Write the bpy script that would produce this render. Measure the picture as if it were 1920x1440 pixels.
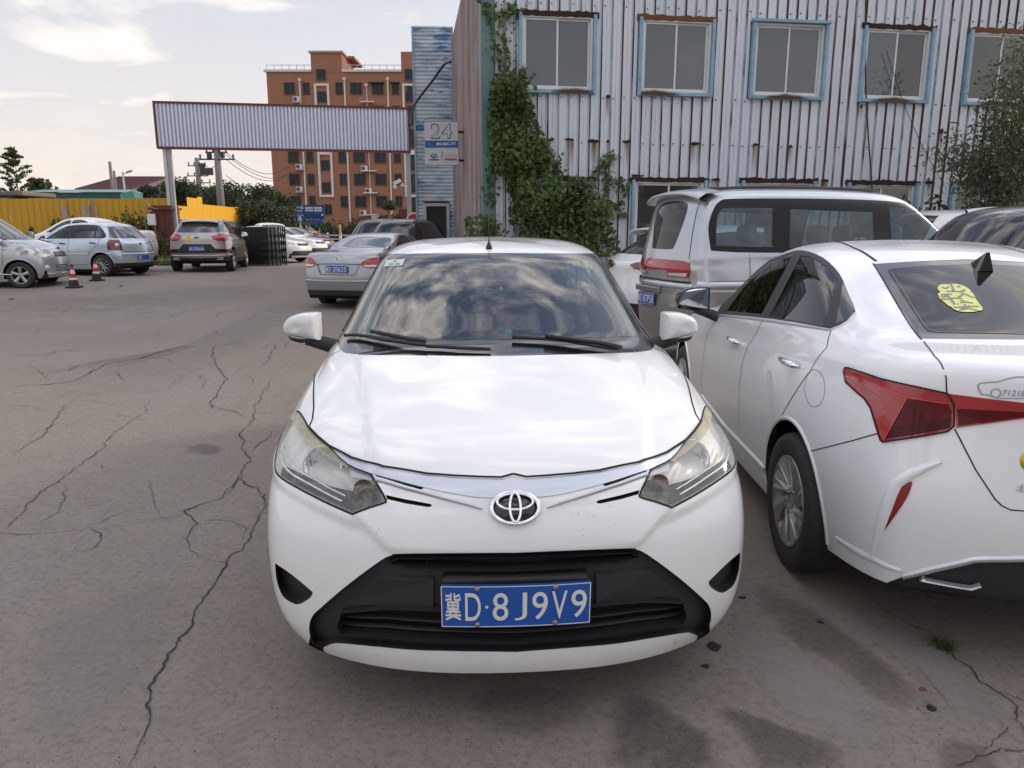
import bpy, bmesh, math, random
import numpy as np
from mathutils import Vector, Matrix, noise
from mathutils.bvhtree import BVHTree

for o in list(bpy.data.objects):
    bpy.data.objects.remove(o)
scene = bpy.context.scene
COL = scene.collection
R = math.radians

# ------------------------------------------------------------------ camera
CAM_H, PITCH, FPX = 1.50, R(11.7), 1390.0          # eye height, downward pitch, focal length for a 1920 px wide frame
cam_d = bpy.data.cameras.new('camera')
cam = bpy.data.objects.new('camera', cam_d)
COL.objects.link(cam)
cam.location = (0, 0, CAM_H)
cam.rotation_euler = (R(90) - PITCH, 0, 0)
cam_d.sensor_width = 36
cam_d.lens = 36 * FPX / 1920
cam_d.clip_end = 4000
cam_d.clip_start = 0.05
scene.camera = cam

# ------------------------------------------------------------------ sky, sun, exposure
SUN_EL, SUN_AZ = R(24), R(62)                       # azimuth measured from +Y towards +X
world = bpy.data.worlds.new('World')
scene.world = world
world.use_nodes = True
nt = world.node_tree
for n in list(nt.nodes):
    nt.nodes.remove(n)
def wn(t, **k):
    n = nt.nodes.new(t)
    for a, b in k.items():
        setattr(n, a, b)
    return n
def lk(a, b):
    nt.links.new(a, b)
def wmath(op, a, b=None, c=None):
    n = wn('ShaderNodeMath', operation=op)
    for i, v in enumerate((a, b, c)):
        if v is None: continue
        if isinstance(v, (int, float)): n.inputs[i].default_value = v
        else: lk(v, n.inputs[i])
    return n.outputs[0]
def wramp(fac, *stops):
    n = wn('ShaderNodeValToRGB')
    e = n.color_ramp.elements
    while len(e) < len(stops): e.new(0.5)
    for el, (p, c) in zip(e, stops):
        el.position = p
        el.color = c if len(c) == 4 else (*c, 1)
    lk(fac, n.inputs[0])
    return n.outputs[0]
sky = wn('ShaderNodeTexSky', sky_type='NISHITA')
sky.sun_disc = False
sky.sun_elevation = SUN_EL
sky.sun_rotation = SUN_AZ
sky.air_density, sky.dust_density, sky.ozone_density = 1.0, 2.0, 1.2
tc = wn('ShaderNodeTexCoord')
sep = wn('ShaderNodeSeparateXYZ')
lk(tc.outputs['Generated'], sep.inputs[0])
zc = wmath('MAXIMUM', sep.outputs[2], 0.0)
den = wmath('ADD', zc, 0.16)
comb = wn('ShaderNodeCombineXYZ')
lk(wmath('DIVIDE', sep.outputs[0], den), comb.inputs[0])
lk(wmath('DIVIDE', sep.outputs[1], den), comb.inputs[1])
mp = wn('ShaderNodeMapping')
mp.inputs['Location'].default_value = (3.1, 1.7, 0)
mp.inputs['Scale'].default_value = (1.0, 1.25, 1)
lk(comb.outputs[0], mp.inputs[0])
n1 = wn('ShaderNodeTexNoise')
n1.inputs['Scale'].default_value = 3.3
n1.inputs['Detail'].default_value = 10
n1.inputs['Roughness'].default_value = 0.58
n1.inputs['Distortion'].default_value = 0.35
lk(mp.outputs[0], n1.inputs['Vector'])
n2 = wn('ShaderNodeTexNoise')
n2.inputs['Scale'].default_value = 9.0
n2.inputs['Detail'].default_value = 8
n2.inputs['Roughness'].default_value = 0.6
lk(mp.outputs[0], n2.inputs['Vector'])
cover_hi = wramp(n1.outputs[0], (0.45, (0, 0, 0)), (0.575, (1, 1, 1)))
n3 = wn('ShaderNodeTexNoise')
n3.inputs['Scale'].default_value = 1.7
n3.inputs['Detail'].default_value = 9
n3.inputs['Roughness'].default_value = 0.52
n3.inputs['Distortion'].default_value = 0.6
lk(mp.outputs[0], n3.inputs['Vector'])
hi = wramp(sep.outputs[2], (0.34, (0, 0, 0)), (0.56, (1, 1, 1)))
def wmix(f, a, b):
    n = wn('ShaderNodeMix', data_type='FLOAT')
    lk(f, n.inputs[0]); lk(a, n.inputs[2]); lk(b, n.inputs[3])
    return n.outputs[0]
cover = wmix(hi, wramp(n3.outputs[0], (0.40, (0, 0, 0)), (0.58, (1, 1, 1))), cover_hi)
billow = wmix(hi, wramp(n3.outputs[0], (0.55, (0, 0, 0)), (0.72, (.85, .85, .85))), wramp(n2.outputs[0], (0.30, (0, 0, 0)), (0.70, (1, 1, 1))))
dens = wmath('MULTIPLY', cover, wmath('ADD', wmath('MULTIPLY', billow, 0.45), 0.55))
# cloud light: pale grey-lilac bodies, creamy tops
ccol = wn('ShaderNodeMix', data_type='RGBA')
ccol.inputs[6].default_value = (6.2, 6.15, 6.5, 1)
ccol.inputs[7].default_value = (13.5, 12.0, 10.2, 1)
lk(wmath('MULTIPLY', billow, cover), ccol.inputs[0])
# clear sky
skyc = wn('ShaderNodeMix', data_type='RGBA', blend_type='MULTIPLY')
skyc.inputs[0].default_value = 1
skyc.inputs[7].default_value = (1.0, 1.02, 1.05, 1)
lk(sky.outputs[0], skyc.inputs[6])
# the haze veil thickens towards the horizon
veil = wn('ShaderNodeMix', data_type='RGBA')
veil.inputs[7].default_value = (8.8, 7.9, 7.35, 1)
lk(wramp(sep.outputs[2], (0.0, (0.92, 0.92, 0.92)), (0.14, (0.66, 0.66, 0.66)), (0.34, (0.34, 0.34, 0.34)), (0.6, (.14, .14, .14)), (1.0, (0.05, 0.05, 0.05))), veil.inputs[0])
lk(skyc.outputs[2], veil.inputs[6])
# overhead both the clouds and the clear sky grow brighter, as under a thin overcast
def gain(col, *stops):
    n = wn('ShaderNodeMix', data_type='RGBA', blend_type='MULTIPLY')
    n.inputs[0].default_value = 1
    lk(col, n.inputs[6]); lk(wramp(sep.outputs[2], *stops), n.inputs[7])
    return n.outputs[2]
clear = gain(veil.outputs[2], (0.0, (.81, .79, .765)), (0.30, (.93, .97, 1.01)), (0.62, (1.15, 1.24, 1.35)), (1.0, (1.3, 1.44, 1.6)))
cloud = gain(ccol.outputs[2], (0.0, (.81, .79, .765)), (0.30, (.88, .88, .88)), (0.62, (1.52, 1.53, 1.54)), (1.0, (1.85, 1.88, 1.92)))
fin = wn('ShaderNodeMix', data_type='RGBA')
lk(wmath('MULTIPLY', dens, wramp(sep.outputs[2], (0.0, (0.1, 0.1, 0.1)), (0.12, (0.75, 0.75, 0.75)), (0.4, (1, 1, 1)))), fin.inputs[0])
lk(clear, fin.inputs[6])
lk(cloud, fin.inputs[7])
bg = wn('ShaderNodeBackground')
bg.inputs[1].default_value = 0.10
lk(fin.outputs[2], bg.inputs[0])
wo = wn('ShaderNodeOutputWorld')
lk(bg.outputs[0], wo.inputs[0])

sun_d = bpy.data.lights.new('sun', 'SUN')
sun_d.energy = 1.2
sun_d.angle = R(12)
sun_d.color = (1.0, 0.86, 0.70)
sun = bpy.data.objects.new('sun', sun_d)
COL.objects.link(sun)
sun.rotation_euler = (R(90) - SUN_EL, 0, -SUN_AZ + R(180))
sun.location = (30, 30, 40)

scene.view_settings.view_transform = 'Standard'
scene.view_settings.look = 'None'
scene.view_settings.gamma = 1
scene.view_settings.exposure = 0.58
scene.render.engine = 'CYCLES'
scene.cycles.max_bounces = 8
scene.cycles.transparent_max_bounces = 12
scene.cycles.use_denoising = True

# ------------------------------------------------------------------ small helpers
_c, _s = math.cos(PITCH), math.sin(PITCH)
def ray(px, py):
    "direction in the world of the sight line through a point of the photograph (1920 wide)"
    a, b = (px - 960) / FPX, (720 - py) / FPX
    return Vector((a, _c + b * _s, -_s + b * _c))
def at(px, py, D):
    "world point at depth D along that line"
    return Vector((0, 0, CAM_H)) + ray(px, py) * D
def atY(px, py, Y):
    d = ray(px, py)
    return Vector((0, 0, CAM_H)) + d * (Y / d.y)
def gz(x, y):
    "the yard rises a little towards the gate and to the left"
    def st(t):
        t = min(max(t, 0), 1)
        return t * t * (3 - 2 * t)
    return (.22 * st(-x / 6) + .02 * min(max(-x - 9, 0), 12)) * st((y - 12.5) / 7.5)
def atG(px, py):
    "point of the ground"
    d = ray(px, py)
    z = 0.0
    for _ in range(4):
        k = (z - CAM_H) / d.z
        p = d * k
        z = gz(p.x, p.y)
    return Vector((p.x, p.y, z))
def proj(p):
    dz = p[2] - CAM_H
    D = p[1] * _c - dz * _s
    v = p[1] * _s + dz * _c
    return (960 + FPX * p[0] / D, 720 - FPX * v / D)

def empty(name, loc=(0, 0, 0), rz=0.0, label=None, cat=None, group=None):
    o = bpy.data.objects.new(name, None)
    o.empty_display_size = 0.2
    o.location = loc
    o.rotation_euler = (0, 0, rz)
    COL.objects.link(o)
    tag(o, label, cat, group)
    return o
def tag(o, label=None, cat=None, group=None, kind=None):
    if label: o['label'] = label
    if cat: o['category'] = cat
    if group: o['group'] = group
    if kind: o['kind'] = kind
    return o
def link(name, me, parent=None, loc=None):
    o = bpy.data.objects.new(name, me)
    COL.objects.link(o)
    if parent is not None: o.parent = parent
    if loc is not None: o.location = loc
    return o

class MB:
    "collects shapes into one mesh"
    def __init__(s):
        s.v, s.f, s.m, s.n = [], [], [], []
        s.mi = 0
        s.smooth = []
        s.sm = False
    def add(s, vs, fs, mi=None):
        b = len(s.v)
        s.v.extend([tuple(p) for p in vs])
        for f in fs:
            s.f.append([b + i for i in f])
            s.m.append(s.mi if mi is None else mi)
            s.smooth.append(s.sm)
        return s
    def box(s, c, d, rz=0.0, mi=None, rot=None):
        x, y, z = d[0] / 2, d[1] / 2, d[2] / 2
        vs = [Vector(p) for p in ((-x, -y, -z), (x, -y, -z), (x, y, -z), (-x, y, -z), (-x, -y, z), (x, -y, z), (x, y, z), (-x, y, z))]
        M = Matrix.Rotation(rz, 3, 'Z') if rot is None else rot
        vs = [M @ p + Vector(c) for p in vs]
        return s.add(vs, [(0, 3, 2, 1), (4, 5, 6, 7), (0, 1, 5, 4), (1, 2, 6, 5), (2, 3, 7, 6), (3, 0, 4, 7)], mi)
    def bevbox(s, c, d, b=0.01, rz=0.0, mi=None, rot=None):
        "box with chamfered edges"
        x, y, z = d[0] / 2, d[1] / 2, d[2] / 2
        b = min(b, x * .9, y * .9, z * .9)
        M = Matrix.Rotation(rz, 3, 'Z') if rot is None else rot
        bm = bmesh.new()
        bmesh.ops.create_cube(bm, size=1)
        for v in bm.verts: v.co = Vector((v.co.x * d[0], v.co.y * d[1], v.co.z * d[2]))
        bmesh.ops.bevel(bm, geom=bm.edges[:], offset=b, segments=2, affect='EDGES', profile=.5)
        vs = [M @ v.co + Vector(c) for v in bm.verts]
        bm.verts.index_update()
        fs = [[v.index for v in f.verts] for f in bm.faces]
        bm.free()
        return s.add(vs, fs, mi)
    def bar(s, a, b, w, h=None, mi=None, up=(0, 0, 1)):
        a, b = Vector(a), Vector(b)
        h = w if h is None else h
        d = (b - a).normalized()
        u = Vector(up)
        if abs(d.dot(u)) > .98: u = Vector((0, 1, 0))
        l = d.cross(u).normalized()
        u = l.cross(d)
        vs = []
        for p in (a, b):
            for i, j in ((-1, -1), (1, -1), (1, 1), (-1, 1)):
                vs.append(p + l * (i * w / 2) + u * (j * h / 2))
        return s.add(vs, [(0, 3, 2, 1), (4, 5, 6, 7), (0, 1, 5, 4), (1, 2, 6, 5), (2, 3, 7, 6), (3, 0, 4, 7)], mi)
    def tube(s, pts, r, n=8, mi=None, caps=True):
        pts = [Vector(p) for p in pts]
        rs = r if isinstance(r, (list, tuple)) else [r] * len(pts)
        vs = []
        pu = None
        for i, p in enumerate(pts):
            d = (pts[min(i + 1, len(pts) - 1)] - pts[max(i - 1, 0)])
            d = d.normalized() if d.length > 1e-9 else Vector((0, 0, 1))
            if pu is None:
                pu = Vector((0, 0, 1)) if abs(d.z) < .9 else Vector((1, 0, 0))
            l = d.cross(pu)
            l = l.normalized() if l.length > 1e-6 else d.orthogonal().normalized()
            u = l.cross(d)
            pu = u
            for k in range(n):
                a = 2 * math.pi * k / n
                vs.append(p + (l * math.cos(a) + u * math.sin(a)) * rs[i])
        fs = []
        for i in range(len(pts) - 1):
            for k in range(n):
                k2 = (k + 1) % n
                fs.append((i * n + k, i * n + k2, (i + 1) * n + k2, (i + 1) * n + k))
        if caps:
            fs.append(tuple(reversed(range(n))))
            fs.append(tuple(range((len(pts) - 1) * n, len(pts) * n)))
        return s.add(vs, fs, mi)
    def lathe(s, prof, n=24, M=None, mi=None, closed=False):
        "prof: list of (radius, height) about local Z"
        vs, fs = [], []
        for r, h in prof:
            for k in range(n):
                a = 2 * math.pi * k / n
                p = Vector((r * math.cos(a), r * math.sin(a), h))
                vs.append(M @ p if M is not None else p)
        m = len(prof)
        for i in range(m if closed else m - 1):
            j = (i + 1) % m
            for k in range(n):
                k2 = (k + 1) % n
                fs.append((i * n + k, i * n + k2, j * n + k2, j * n + k))
        return s.add(vs, fs, mi)
    def prism(s, poly, h0, h1, M=None, mi=None):
        "polygon in XY extruded from z=h0 to h1"
        n = len(poly)
        vs = [Vector((x, y, h0)) for x, y in poly] + [Vector((x, y, h1)) for x, y in poly]
        if M is not None: vs = [M @ p for p in vs]
        fs = [tuple(reversed(range(n))), tuple(range(n, 2 * n))] + [(i, (i + 1) % n, n + (i + 1) % n, n + i) for i in range(n)]
        return s.add(vs, fs, mi)
    def mesh(s, name, mats):
        me = bpy.data.meshes.new(name)
        me.from_pydata(s.v, [], s.f)
        for m in (mats if isinstance(mats, (list, tuple)) else [mats]):
            me.materials.append(m)
        me.polygons.foreach_set('material_index', s.m)
        me.polygons.foreach_set('use_smooth', s.smooth)
        me.update()
        return me
    def obj_parts(s, name, mats, parent=None):
        "one object for every separate piece"
        key, par = {}, list(range(len(s.v)))
        def find(i):
            while par[i] != i:
                par[i] = par[par[i]]; i = par[i]
            return i
        for i, p in enumerate(s.v):
            k = tuple(round(c, 4) for c in p)
            if k in key: par[find(i)] = find(key[k])
            else: key[k] = i
        for f in s.f:
            for i in f[1:]: par[find(i)] = find(f[0])
        groups = {}
        for j, f in enumerate(s.f): groups.setdefault(find(f[0]), []).append(j)
        for fl in groups.values():
            m, mp = MB(), {}
            for j in fl:
                for i in s.f[j]:
                    if i not in mp: mp[i] = len(m.v); m.v.append(s.v[i])
                m.f.append([mp[i] for i in s.f[j]]); m.m.append(s.m[j]); m.smooth.append(s.smooth[j])
            m.obj(name, mats, parent)
    def obj(s, name, mats, parent=None, loc=None):
        return link(name, s.mesh(name, mats), parent, loc)

def smooth_angle(o, deg=35):
    me = o.data
    for p in me.polygons: p.use_smooth = True
    try: me.set_sharp_from_angle(angle=R(deg))
    except Exception: pass
    return o

def crom(pts, n=6, closed=False):
    "Catmull-Rom through points; a repeated point makes a corner"
    P = [tuple(p) for p in pts]
    # split into runs at corners
    out = []
    m = len(P)
    def seg(p0, p1, p2, p3):
        r = []
        for i in range(n):
            t = i / n
            r.append(tuple(0.5 * ((2 * b) + (-a + c) * t + (2 * a - 5 * b + 4 * c - d) * t * t + (-a + 3 * b - 3 * c + d) * t ** 3) for a, b, c, d in zip(p0, p1, p2, p3)))
        return r
    rng = range(m) if closed else range(m - 1)
    for i in rng:
        p1, p2 = P[i], P[(i + 1) % m]
        if p1 == p2: continue
        p0 = P[(i - 1) % m] if (closed or i > 0) else p1
        p3 = P[(i + 2) % m] if (closed or i + 2 < m) else p2
        out += seg(p0, p1, p2, p3)
    if not closed: out.append(P[-1])
    return out

# ------------------------------------------------------------------ materials
MATS = {}
class NT:
    def __init__(s, name):
        s.m = bpy.data.materials.new(name)
        s.m.use_nodes = True
        s.t = s.m.node_tree
        s.t.nodes.clear()
        s.out = s.t.nodes.new('ShaderNodeOutputMaterial')
        s._tc = None
    def n(s, t, **k):
        x = s.t.nodes.new(t)
        for a, b in k.items(): setattr(x, a, b)
        return x
    def l(s, a, b): s.t.links.new(a, b)
    def set(s, sock, v):
        if v is None: return
        if isinstance(v, bpy.types.NodeSocket): s.l(v, sock)
        elif isinstance(v, (tuple, list)) and len(v) == 3 and sock.type == 'RGBA': sock.default_value = (*v, 1)
        else: sock.default_value = v
    def coord(s, kind='Object'):
        if s._tc is None: s._tc = s.n('ShaderNodeTexCoord')
        return s._tc.outputs[kind]
    def mapped(s, scale=(1, 1, 1), kind='Object', loc=(0, 0, 0), rot=(0, 0, 0)):
        m = s.n('ShaderNodeMapping')
        m.inputs['Scale'].default_value = scale
        m.inputs['Location'].default_value = loc
        m.inputs['Rotation'].default_value = rot
        s.l(s.coord(kind), m.inputs[0])
        return m.outputs[0]
    def noise(s, scale=5, detail=4, rough=.55, vec=None, dist=0.0):
        x = s.n('ShaderNodeTexNoise')
        x.inputs['Scale'].default_value = scale
        x.inputs['Detail'].default_value = detail
        x.inputs['Roughness'].default_value = rough
        x.inputs['Distortion'].default_value = dist
        s.l(vec if vec is not None else s.coord(), x.inputs['Vector'])
        return x.outputs[0]
    def voro(s, scale=5, vec=None, feature='F1'):
        x = s.n('ShaderNodeTexVoronoi', feature=feature)
        x.inputs['Scale'].default_value = scale
        s.l(vec if vec is not None else s.coord(), x.inputs['Vector'])
        return x.outputs[0]
    def ramp(s, fac, *stops):
        x = s.n('ShaderNodeValToRGB')
        e = x.color_ramp.elements
        while len(e) < len(stops): e.new(.5)
        for el, (p, c) in zip(e, stops):
            if isinstance(c, (int, float)): c = (c, c, c)
            el.position = p
            el.color = (*c, 1)
        s.l(fac, x.inputs[0])
        return x.outputs[0]
    def mix(s, fac, a, b, blend='MIX'):
        x = s.n('ShaderNodeMix', data_type='RGBA', blend_type=blend)
        s.set(x.inputs[0], fac); s.set(x.inputs[6], a); s.set(x.inputs[7], b)
        return x.outputs[2]
    def math(s, op, a, b=None, c=None, clamp=False):
        x = s.n('ShaderNodeMath', operation=op, use_clamp=clamp)
        s.set(x.inputs[0], a); s.set(x.inputs[1], b)
        if c is not None: s.set(x.inputs[2], c)
        return x.outputs[0]
    def sep(s, vec=None):
        x = s.n('ShaderNodeSeparateXYZ')
        s.l(vec if vec is not None else s.coord(), x.inputs[0])
        return x.outputs
    def bump(s, h, strength=.3, dist=.01):
        x = s.n('ShaderNodeBump')
        x.inputs['Strength'].default_value = strength
        x.inputs['Distance'].default_value = dist
        s.l(h, x.inputs['Height'])
        return x.outputs[0]
    def bsdf(s, color=(.5, .5, .5), rough=.5, metal=0., coat=0., coat_rough=.03, normal=None, spec=None, alpha=None, trans=None, emit=None, estr=0, coat_ior=None):
        b = s.n('ShaderNodeBsdfPrincipled')
        s.set(b.inputs['Base Color'], color); s.set(b.inputs['Roughness'], rough); s.set(b.inputs['Metallic'], metal)
        s.set(b.inputs['Coat Weight'], coat); s.set(b.inputs['Coat Roughness'], coat_rough)
        if coat_ior: b.inputs['Coat IOR'].default_value = coat_ior
        s.set(b.inputs['Normal'], normal); s.set(b.inputs['Alpha'], alpha)
        if spec is not None: b.inputs['Specular IOR Level'].default_value = spec
        if emit is not None:
            s.set(b.inputs['Emission Color'], emit); b.inputs['Emission Strength'].default_value = estr
        return b.outputs[0]
    def done(s, sh):
        s.l(sh, s.out.inputs[0])
        MATS[s.m.name] = s.m
        return s.m

def simple(name, color, rough=.5, metal=0., coat=0., var=.12, vs=4., bump=0., bs=60., spec=None, tint=None):
    "principled with slight procedural variation of tone and roughness"
    m = NT(name)
    nz = m.noise(vs, 5, .6)
    dark = tuple(c * (1 - var) for c in color)
    lite = tuple(min(1, c * (1 + var)) for c in (tint or color))
    col = m.mix(nz, dark, lite)
    rg = m.math('ADD', m.math('MULTIPLY', m.noise(vs * 3.1, 3), .16), rough - .08, clamp=True)
    nrm = m.bump(m.noise(bs, 4), bump, .004) if bump else None
    return m.done(m.bsdf(col, rg, metal, coat, normal=nrm, spec=spec))

def paint(name, color, metal=0., rough=.35, dirt=(.30, .26, .22), dirt_amt=.35, inner=True, flake=0):
    "car paint under clear coat: road dust low down, specks, dark trim on the inside"
    m = NT(name)
    z = m.sep()[2]
    lo = m.ramp(z, (0.0, 1.0), (0.55, 0.0))
    d1 = m.ramp(m.noise(3.2, 8, .68), (.40, 0), (.75, 1))
    d2 = m.ramp(m.noise(46, 3, .6), (.66, 0), (.74, 1))
    dm = m.math('MULTIPLY', m.math('ADD', m.math('MULTIPLY', lo, d1), m.math('ADD', m.math('MULTIPLY', d2, .35), m.math('MULTIPLY', d1, .10))), dirt_amt, clamp=True)
    col = m.mix(dm, color, dirt)
    if flake:
        col = m.mix(m.ramp(m.noise(900, 2), (.35, 0), (.75, flake)), col, (.9, .92, .95))
    rg = m.math('ADD', m.math('MULTIPLY', dm, .5), rough, clamp=True)
    ct = m.math('SUBTRACT', 1.0, m.math('MULTIPLY', dm, 1.6), clamp=True)
    nr = m.bump(m.noise(9, 2, .4), .012, .02)
    b = m.bsdf(col, rg, metal, ct, .025)
    if not inner: return m.done(b)
    g = m.n('ShaderNodeNewGeometry')
    mx = m.n('ShaderNodeMixShader')
    m.l(g.outputs['Backfacing'], mx.inputs[0])
    m.l(b, mx.inputs[1])
    m.l(m.bsdf((.06, .058, .055), .8), mx.inputs[2])
    return m.done(mx.outputs[0])

def glass(name, tint=(.75, .85, .82), ior=1.75, haze=.03, hazecol=(.4, .38, .34)):
    m = NT(name)
    tr = m.n('ShaderNodeBsdfTransparent')
    tr.inputs[0].default_value = (*tint, 1)
    gl = m.n('ShaderNodeBsdfGlossy')
    gl.inputs['Roughness'].default_value = .012
    nz = m.bump(m.noise(2.2, 2, .4), .02, .02)
    m.l(nz, gl.inputs['Normal'])
    f0 = ((ior - 1) / (ior + 1)) ** 2
    g = m.n('ShaderNodeNewGeometry')
    dt = m.n('ShaderNodeVectorMath', operation='DOT_PRODUCT')
    m.l(g.outputs['Incoming'], dt.inputs[0]); m.l(g.outputs['Normal'], dt.inputs[1])
    k = m.math('SUBTRACT', 1.0, m.math('ABSOLUTE', dt.outputs['Value']), clamp=True)
    fac = m.math('ADD', f0, m.math('MULTIPLY', m.math('POWER', k, 5.0), 1 - f0), clamp=True)
    mx = m.n('ShaderNodeMixShader')
    m.l(fac, mx.inputs[0]); m.l(tr.outputs[0], mx.inputs[1]); m.l(gl.outputs[0], mx.inputs[2])
    df = m.n('ShaderNodeBsdfDiffuse')
    df.inputs[0].default_value = (*hazecol, 1)
    m2 = m.n('ShaderNodeMixShader')
    m.l(m.math('MULTIPLY', m.ramp(m.noise(2.5, 8, .7), (.3, .2), (.8, 1)), haze), m2.inputs[0])
    m.l(mx.outputs[0], m2.inputs[1]); m.l(df.outputs[0], m2.inputs[2])
    return m.done(m2.outputs[0])

M_white = paint('white_paint', (.80, .805, .80), 0, .32)
M_white2 = paint('white_paint_clean', (.84, .85, .86), 0, .28, dirt_amt=.22)
M_silver = paint('silver_paint', (.43, .455, .49), .65, .30, flake=.35)
M_bsilver = paint('pale_blue_silver_paint', (.50, .57, .66), .55, .30, flake=.3)
M_tan = paint('champagne_paint', (.40, .36, .32), .6, .32, flake=.25)
M_cream = paint('cream_paint', (.74, .70, .62), 0, .3)
M_blackp = paint('black_paint', (.010, .010, .014), 0, .3, dirt_amt=.12)
M_dgrey = paint('dark_grey_paint', (.10, .095, .09), .4, .35)
M_lower = paint('grey_lower_paint', (.22, .21, .20), .5, .35)
M_blk = simple('black_plastic', (.022, .022, .024), .55, bump=.15, bs=180)
M_blk2 = simple('matt_black', (.010, .010, .011), .85)
M_gap = simple('gap_black', (.012, .012, .012), .9)
M_gloss = simple('gloss_black', (.008, .008, .010), .16, coat=.6)
M_rub = simple('tyre_rubber', (.020, .020, .021), .78, bump=.3, bs=90, tint=(.04, .038, .035))
M_rim = simple('wheel_alloy', (.50, .50, .50), .34, .85, tint=(.4, .38, .36))
M_rimd = simple('wheel_cover_grey', (.42, .42, .40), .38, .6)
M_chrome = simple('chrome', (.82, .83, .85), .10, 1., var=.05)
M_satin = simple('satin_silver', (.60, .62, .64), .30, .8, var=.06)
M_int = simple('interior_grey', (.035, .035, .037), .8)
M_seat = simple('seat_cloth', (.06, .058, .055), .9, bump=.2)
M_beige = simple('beige_trim', (.46, .41, .31), .8)
M_redl = NT('red_lens')
M_redl = M_redl.done(M_redl.bsdf(M_redl.mix(M_redl.noise(6, 3), (.24, .004, .010), (.46, .012, .02)), .18, 0, 1.0))
M_redd = NT('dark_red_lens')
M_redd = M_redd.done(M_redd.bsdf(M_redd.mix(M_redd.noise(9, 3), (.06, .002, .006), (.13, .004, .01)), .2, 0, .15, spec=.25))
M_amber = simple('amber_lens', (.55, .16, .04), .25, coat=1)
M_wlens = simple('clear_lens_block', (.62, .62, .60), .2, .2, coat=1)
M_glass = glass('windscreen_glass', (.46, .56, .55), 2.45, .03, (.36, .36, .33))
M_tint = glass('tinted_glass', (.05, .055, .06), 1.9, .01)
M_mid = glass('side_glass', (.42, .48, .50), 1.7, .05)
M_far = simple('far_car_glass', (.016, .019, .022), .08, coat=.25, spec=.5)
M_lens = glass('headlamp_lens', (.94, .94, .92), 1.55, .20, (.70, .69, .64))
M_yel = glass('yellowed_lens', (.80, .76, .62), 1.5, .85, (.82, .77, .60))
M_blue = simple('plate_blue', (.008, .085, .40), .35, coat=.4, var=.08)
M_wht = simple('plate_white', (.72, .72, .70), .5, var=.08)
M_bolt = simple('plate_bolt', (.28, .25, .21), .5, .6)
# ------------------------------------------------------------------ text as meshes (made first, while the scene is empty)
TEXT = {}
def text_mesh(s, offset=0.0):
    key = (s, offset)
    if key in TEXT: return TEXT[key]
    cu = bpy.data.curves.new('lettering', 'FONT')
    cu.body = s
    cu.size = 1
    cu.offset = offset
    o = bpy.data.objects.new('lettering', cu)
    COL.objects.link(o)
    dg = bpy.context.evaluated_depsgraph_get()
    me = bpy.data.meshes.new_from_object(o.evaluated_get(dg))
    vs = [tuple(v.co) for v in me.vertices]
    fs = [list(p.vertices) for p in me.polygons]
    bpy.data.objects.remove(o)
    bpy.data.meshes.remove(me)
    TEXT[key] = (vs, fs)
    return TEXT[key]
def put_text(mb, s, box, M, mi=0, offset=0.0, keep=False, lift=0.0):
    "lettering scaled into box=(x0,y0,x1,y1) of the plane of M"
    vs, fs = text_mesh(s, offset)
    if not vs: return
    xs = [v[0] for v in vs]; ys = [v[1] for v in vs]
    x0, x1, y0, y1 = min(xs), max(xs), min(ys), max(ys)
    bx0, by0, bx1, by1 = box
    sy = (by1 - by0) / max(y1 - y0, 1e-6)
    sx = (bx1 - bx0) / max(x1 - x0, 1e-6)
    if keep: sx = min(sx, sy * 1.0); bx0 = (bx0 + bx1) / 2 - sx * (x1 - x0) / 2
    mb.add([M @ Vector((bx0 + (v[0] - x0) * sx, by0 + (v[1] - y0) * sy, lift)) for v in vs], fs, mi)

# ------------------------------------------------------------------ car bodies: smooth surfaces through rings of points
def ring(F, A, Mi, B, Re):
    """half ring of a body (x>=0), nose at y=0, tail at +y.
    F=(y,z,bow,w,zcorner)  A=(y,w,z) side at the front  Mi=(w,z) side middle  B=(y,w,z) side at the back  Re=(y,z,bow,w,zcorner)"""
    FR = (.30, .57, .79, .95)
    pts = [(0, F[0], F[1])]
    for f in FR:
        pts.append((F[3] * f, F[0] + F[2] * f ** 2.6, F[1] + (F[4] - F[1]) * f ** 2))
    for i, t in enumerate((0, .25, .5, .75, 1)):
        q = 4 * t * (1 - t)
        w = A[1] * (1 - t) + B[1] * t + (Mi[0] - (A[1] + B[1]) / 2) * q
        z = A[2] * (1 - t) + B[2] * t + (Mi[1] - (A[2] + B[2]) / 2) * q
        pts.append((w, A[0] * (1 - t) + B[0] * t, z))
    for f in reversed(FR):
        pts.append((Re[3] * f, Re[0] - Re[2] * f ** 2.6, Re[1] + (Re[4] - Re[1]) * f ** 2))
    pts.append((0, Re[0], Re[1]))
    return pts

def bspl(P, m):
    "uniform cubic B-spline along axis 0 of P (already padded by one at both ends), m samples per span"
    n = P.shape[0] - 2
    out = []
    for i in range(n - 1):
        for j in range(m):
            t = j / m
            b = ((1 - t) ** 3 / 6, (3 * t ** 3 - 6 * t * t + 4) / 6, (-3 * t ** 3 + 3 * t * t + 3 * t + 1) / 6, t ** 3 / 6)
            out.append(sum(b[k] * P[i + k] for k in range(4)))
    i = n - 2
    out.append((P[i + 1] + 4 * P[i + 2] + P[i + 3]) / 6)
    return np.array(out)

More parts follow.
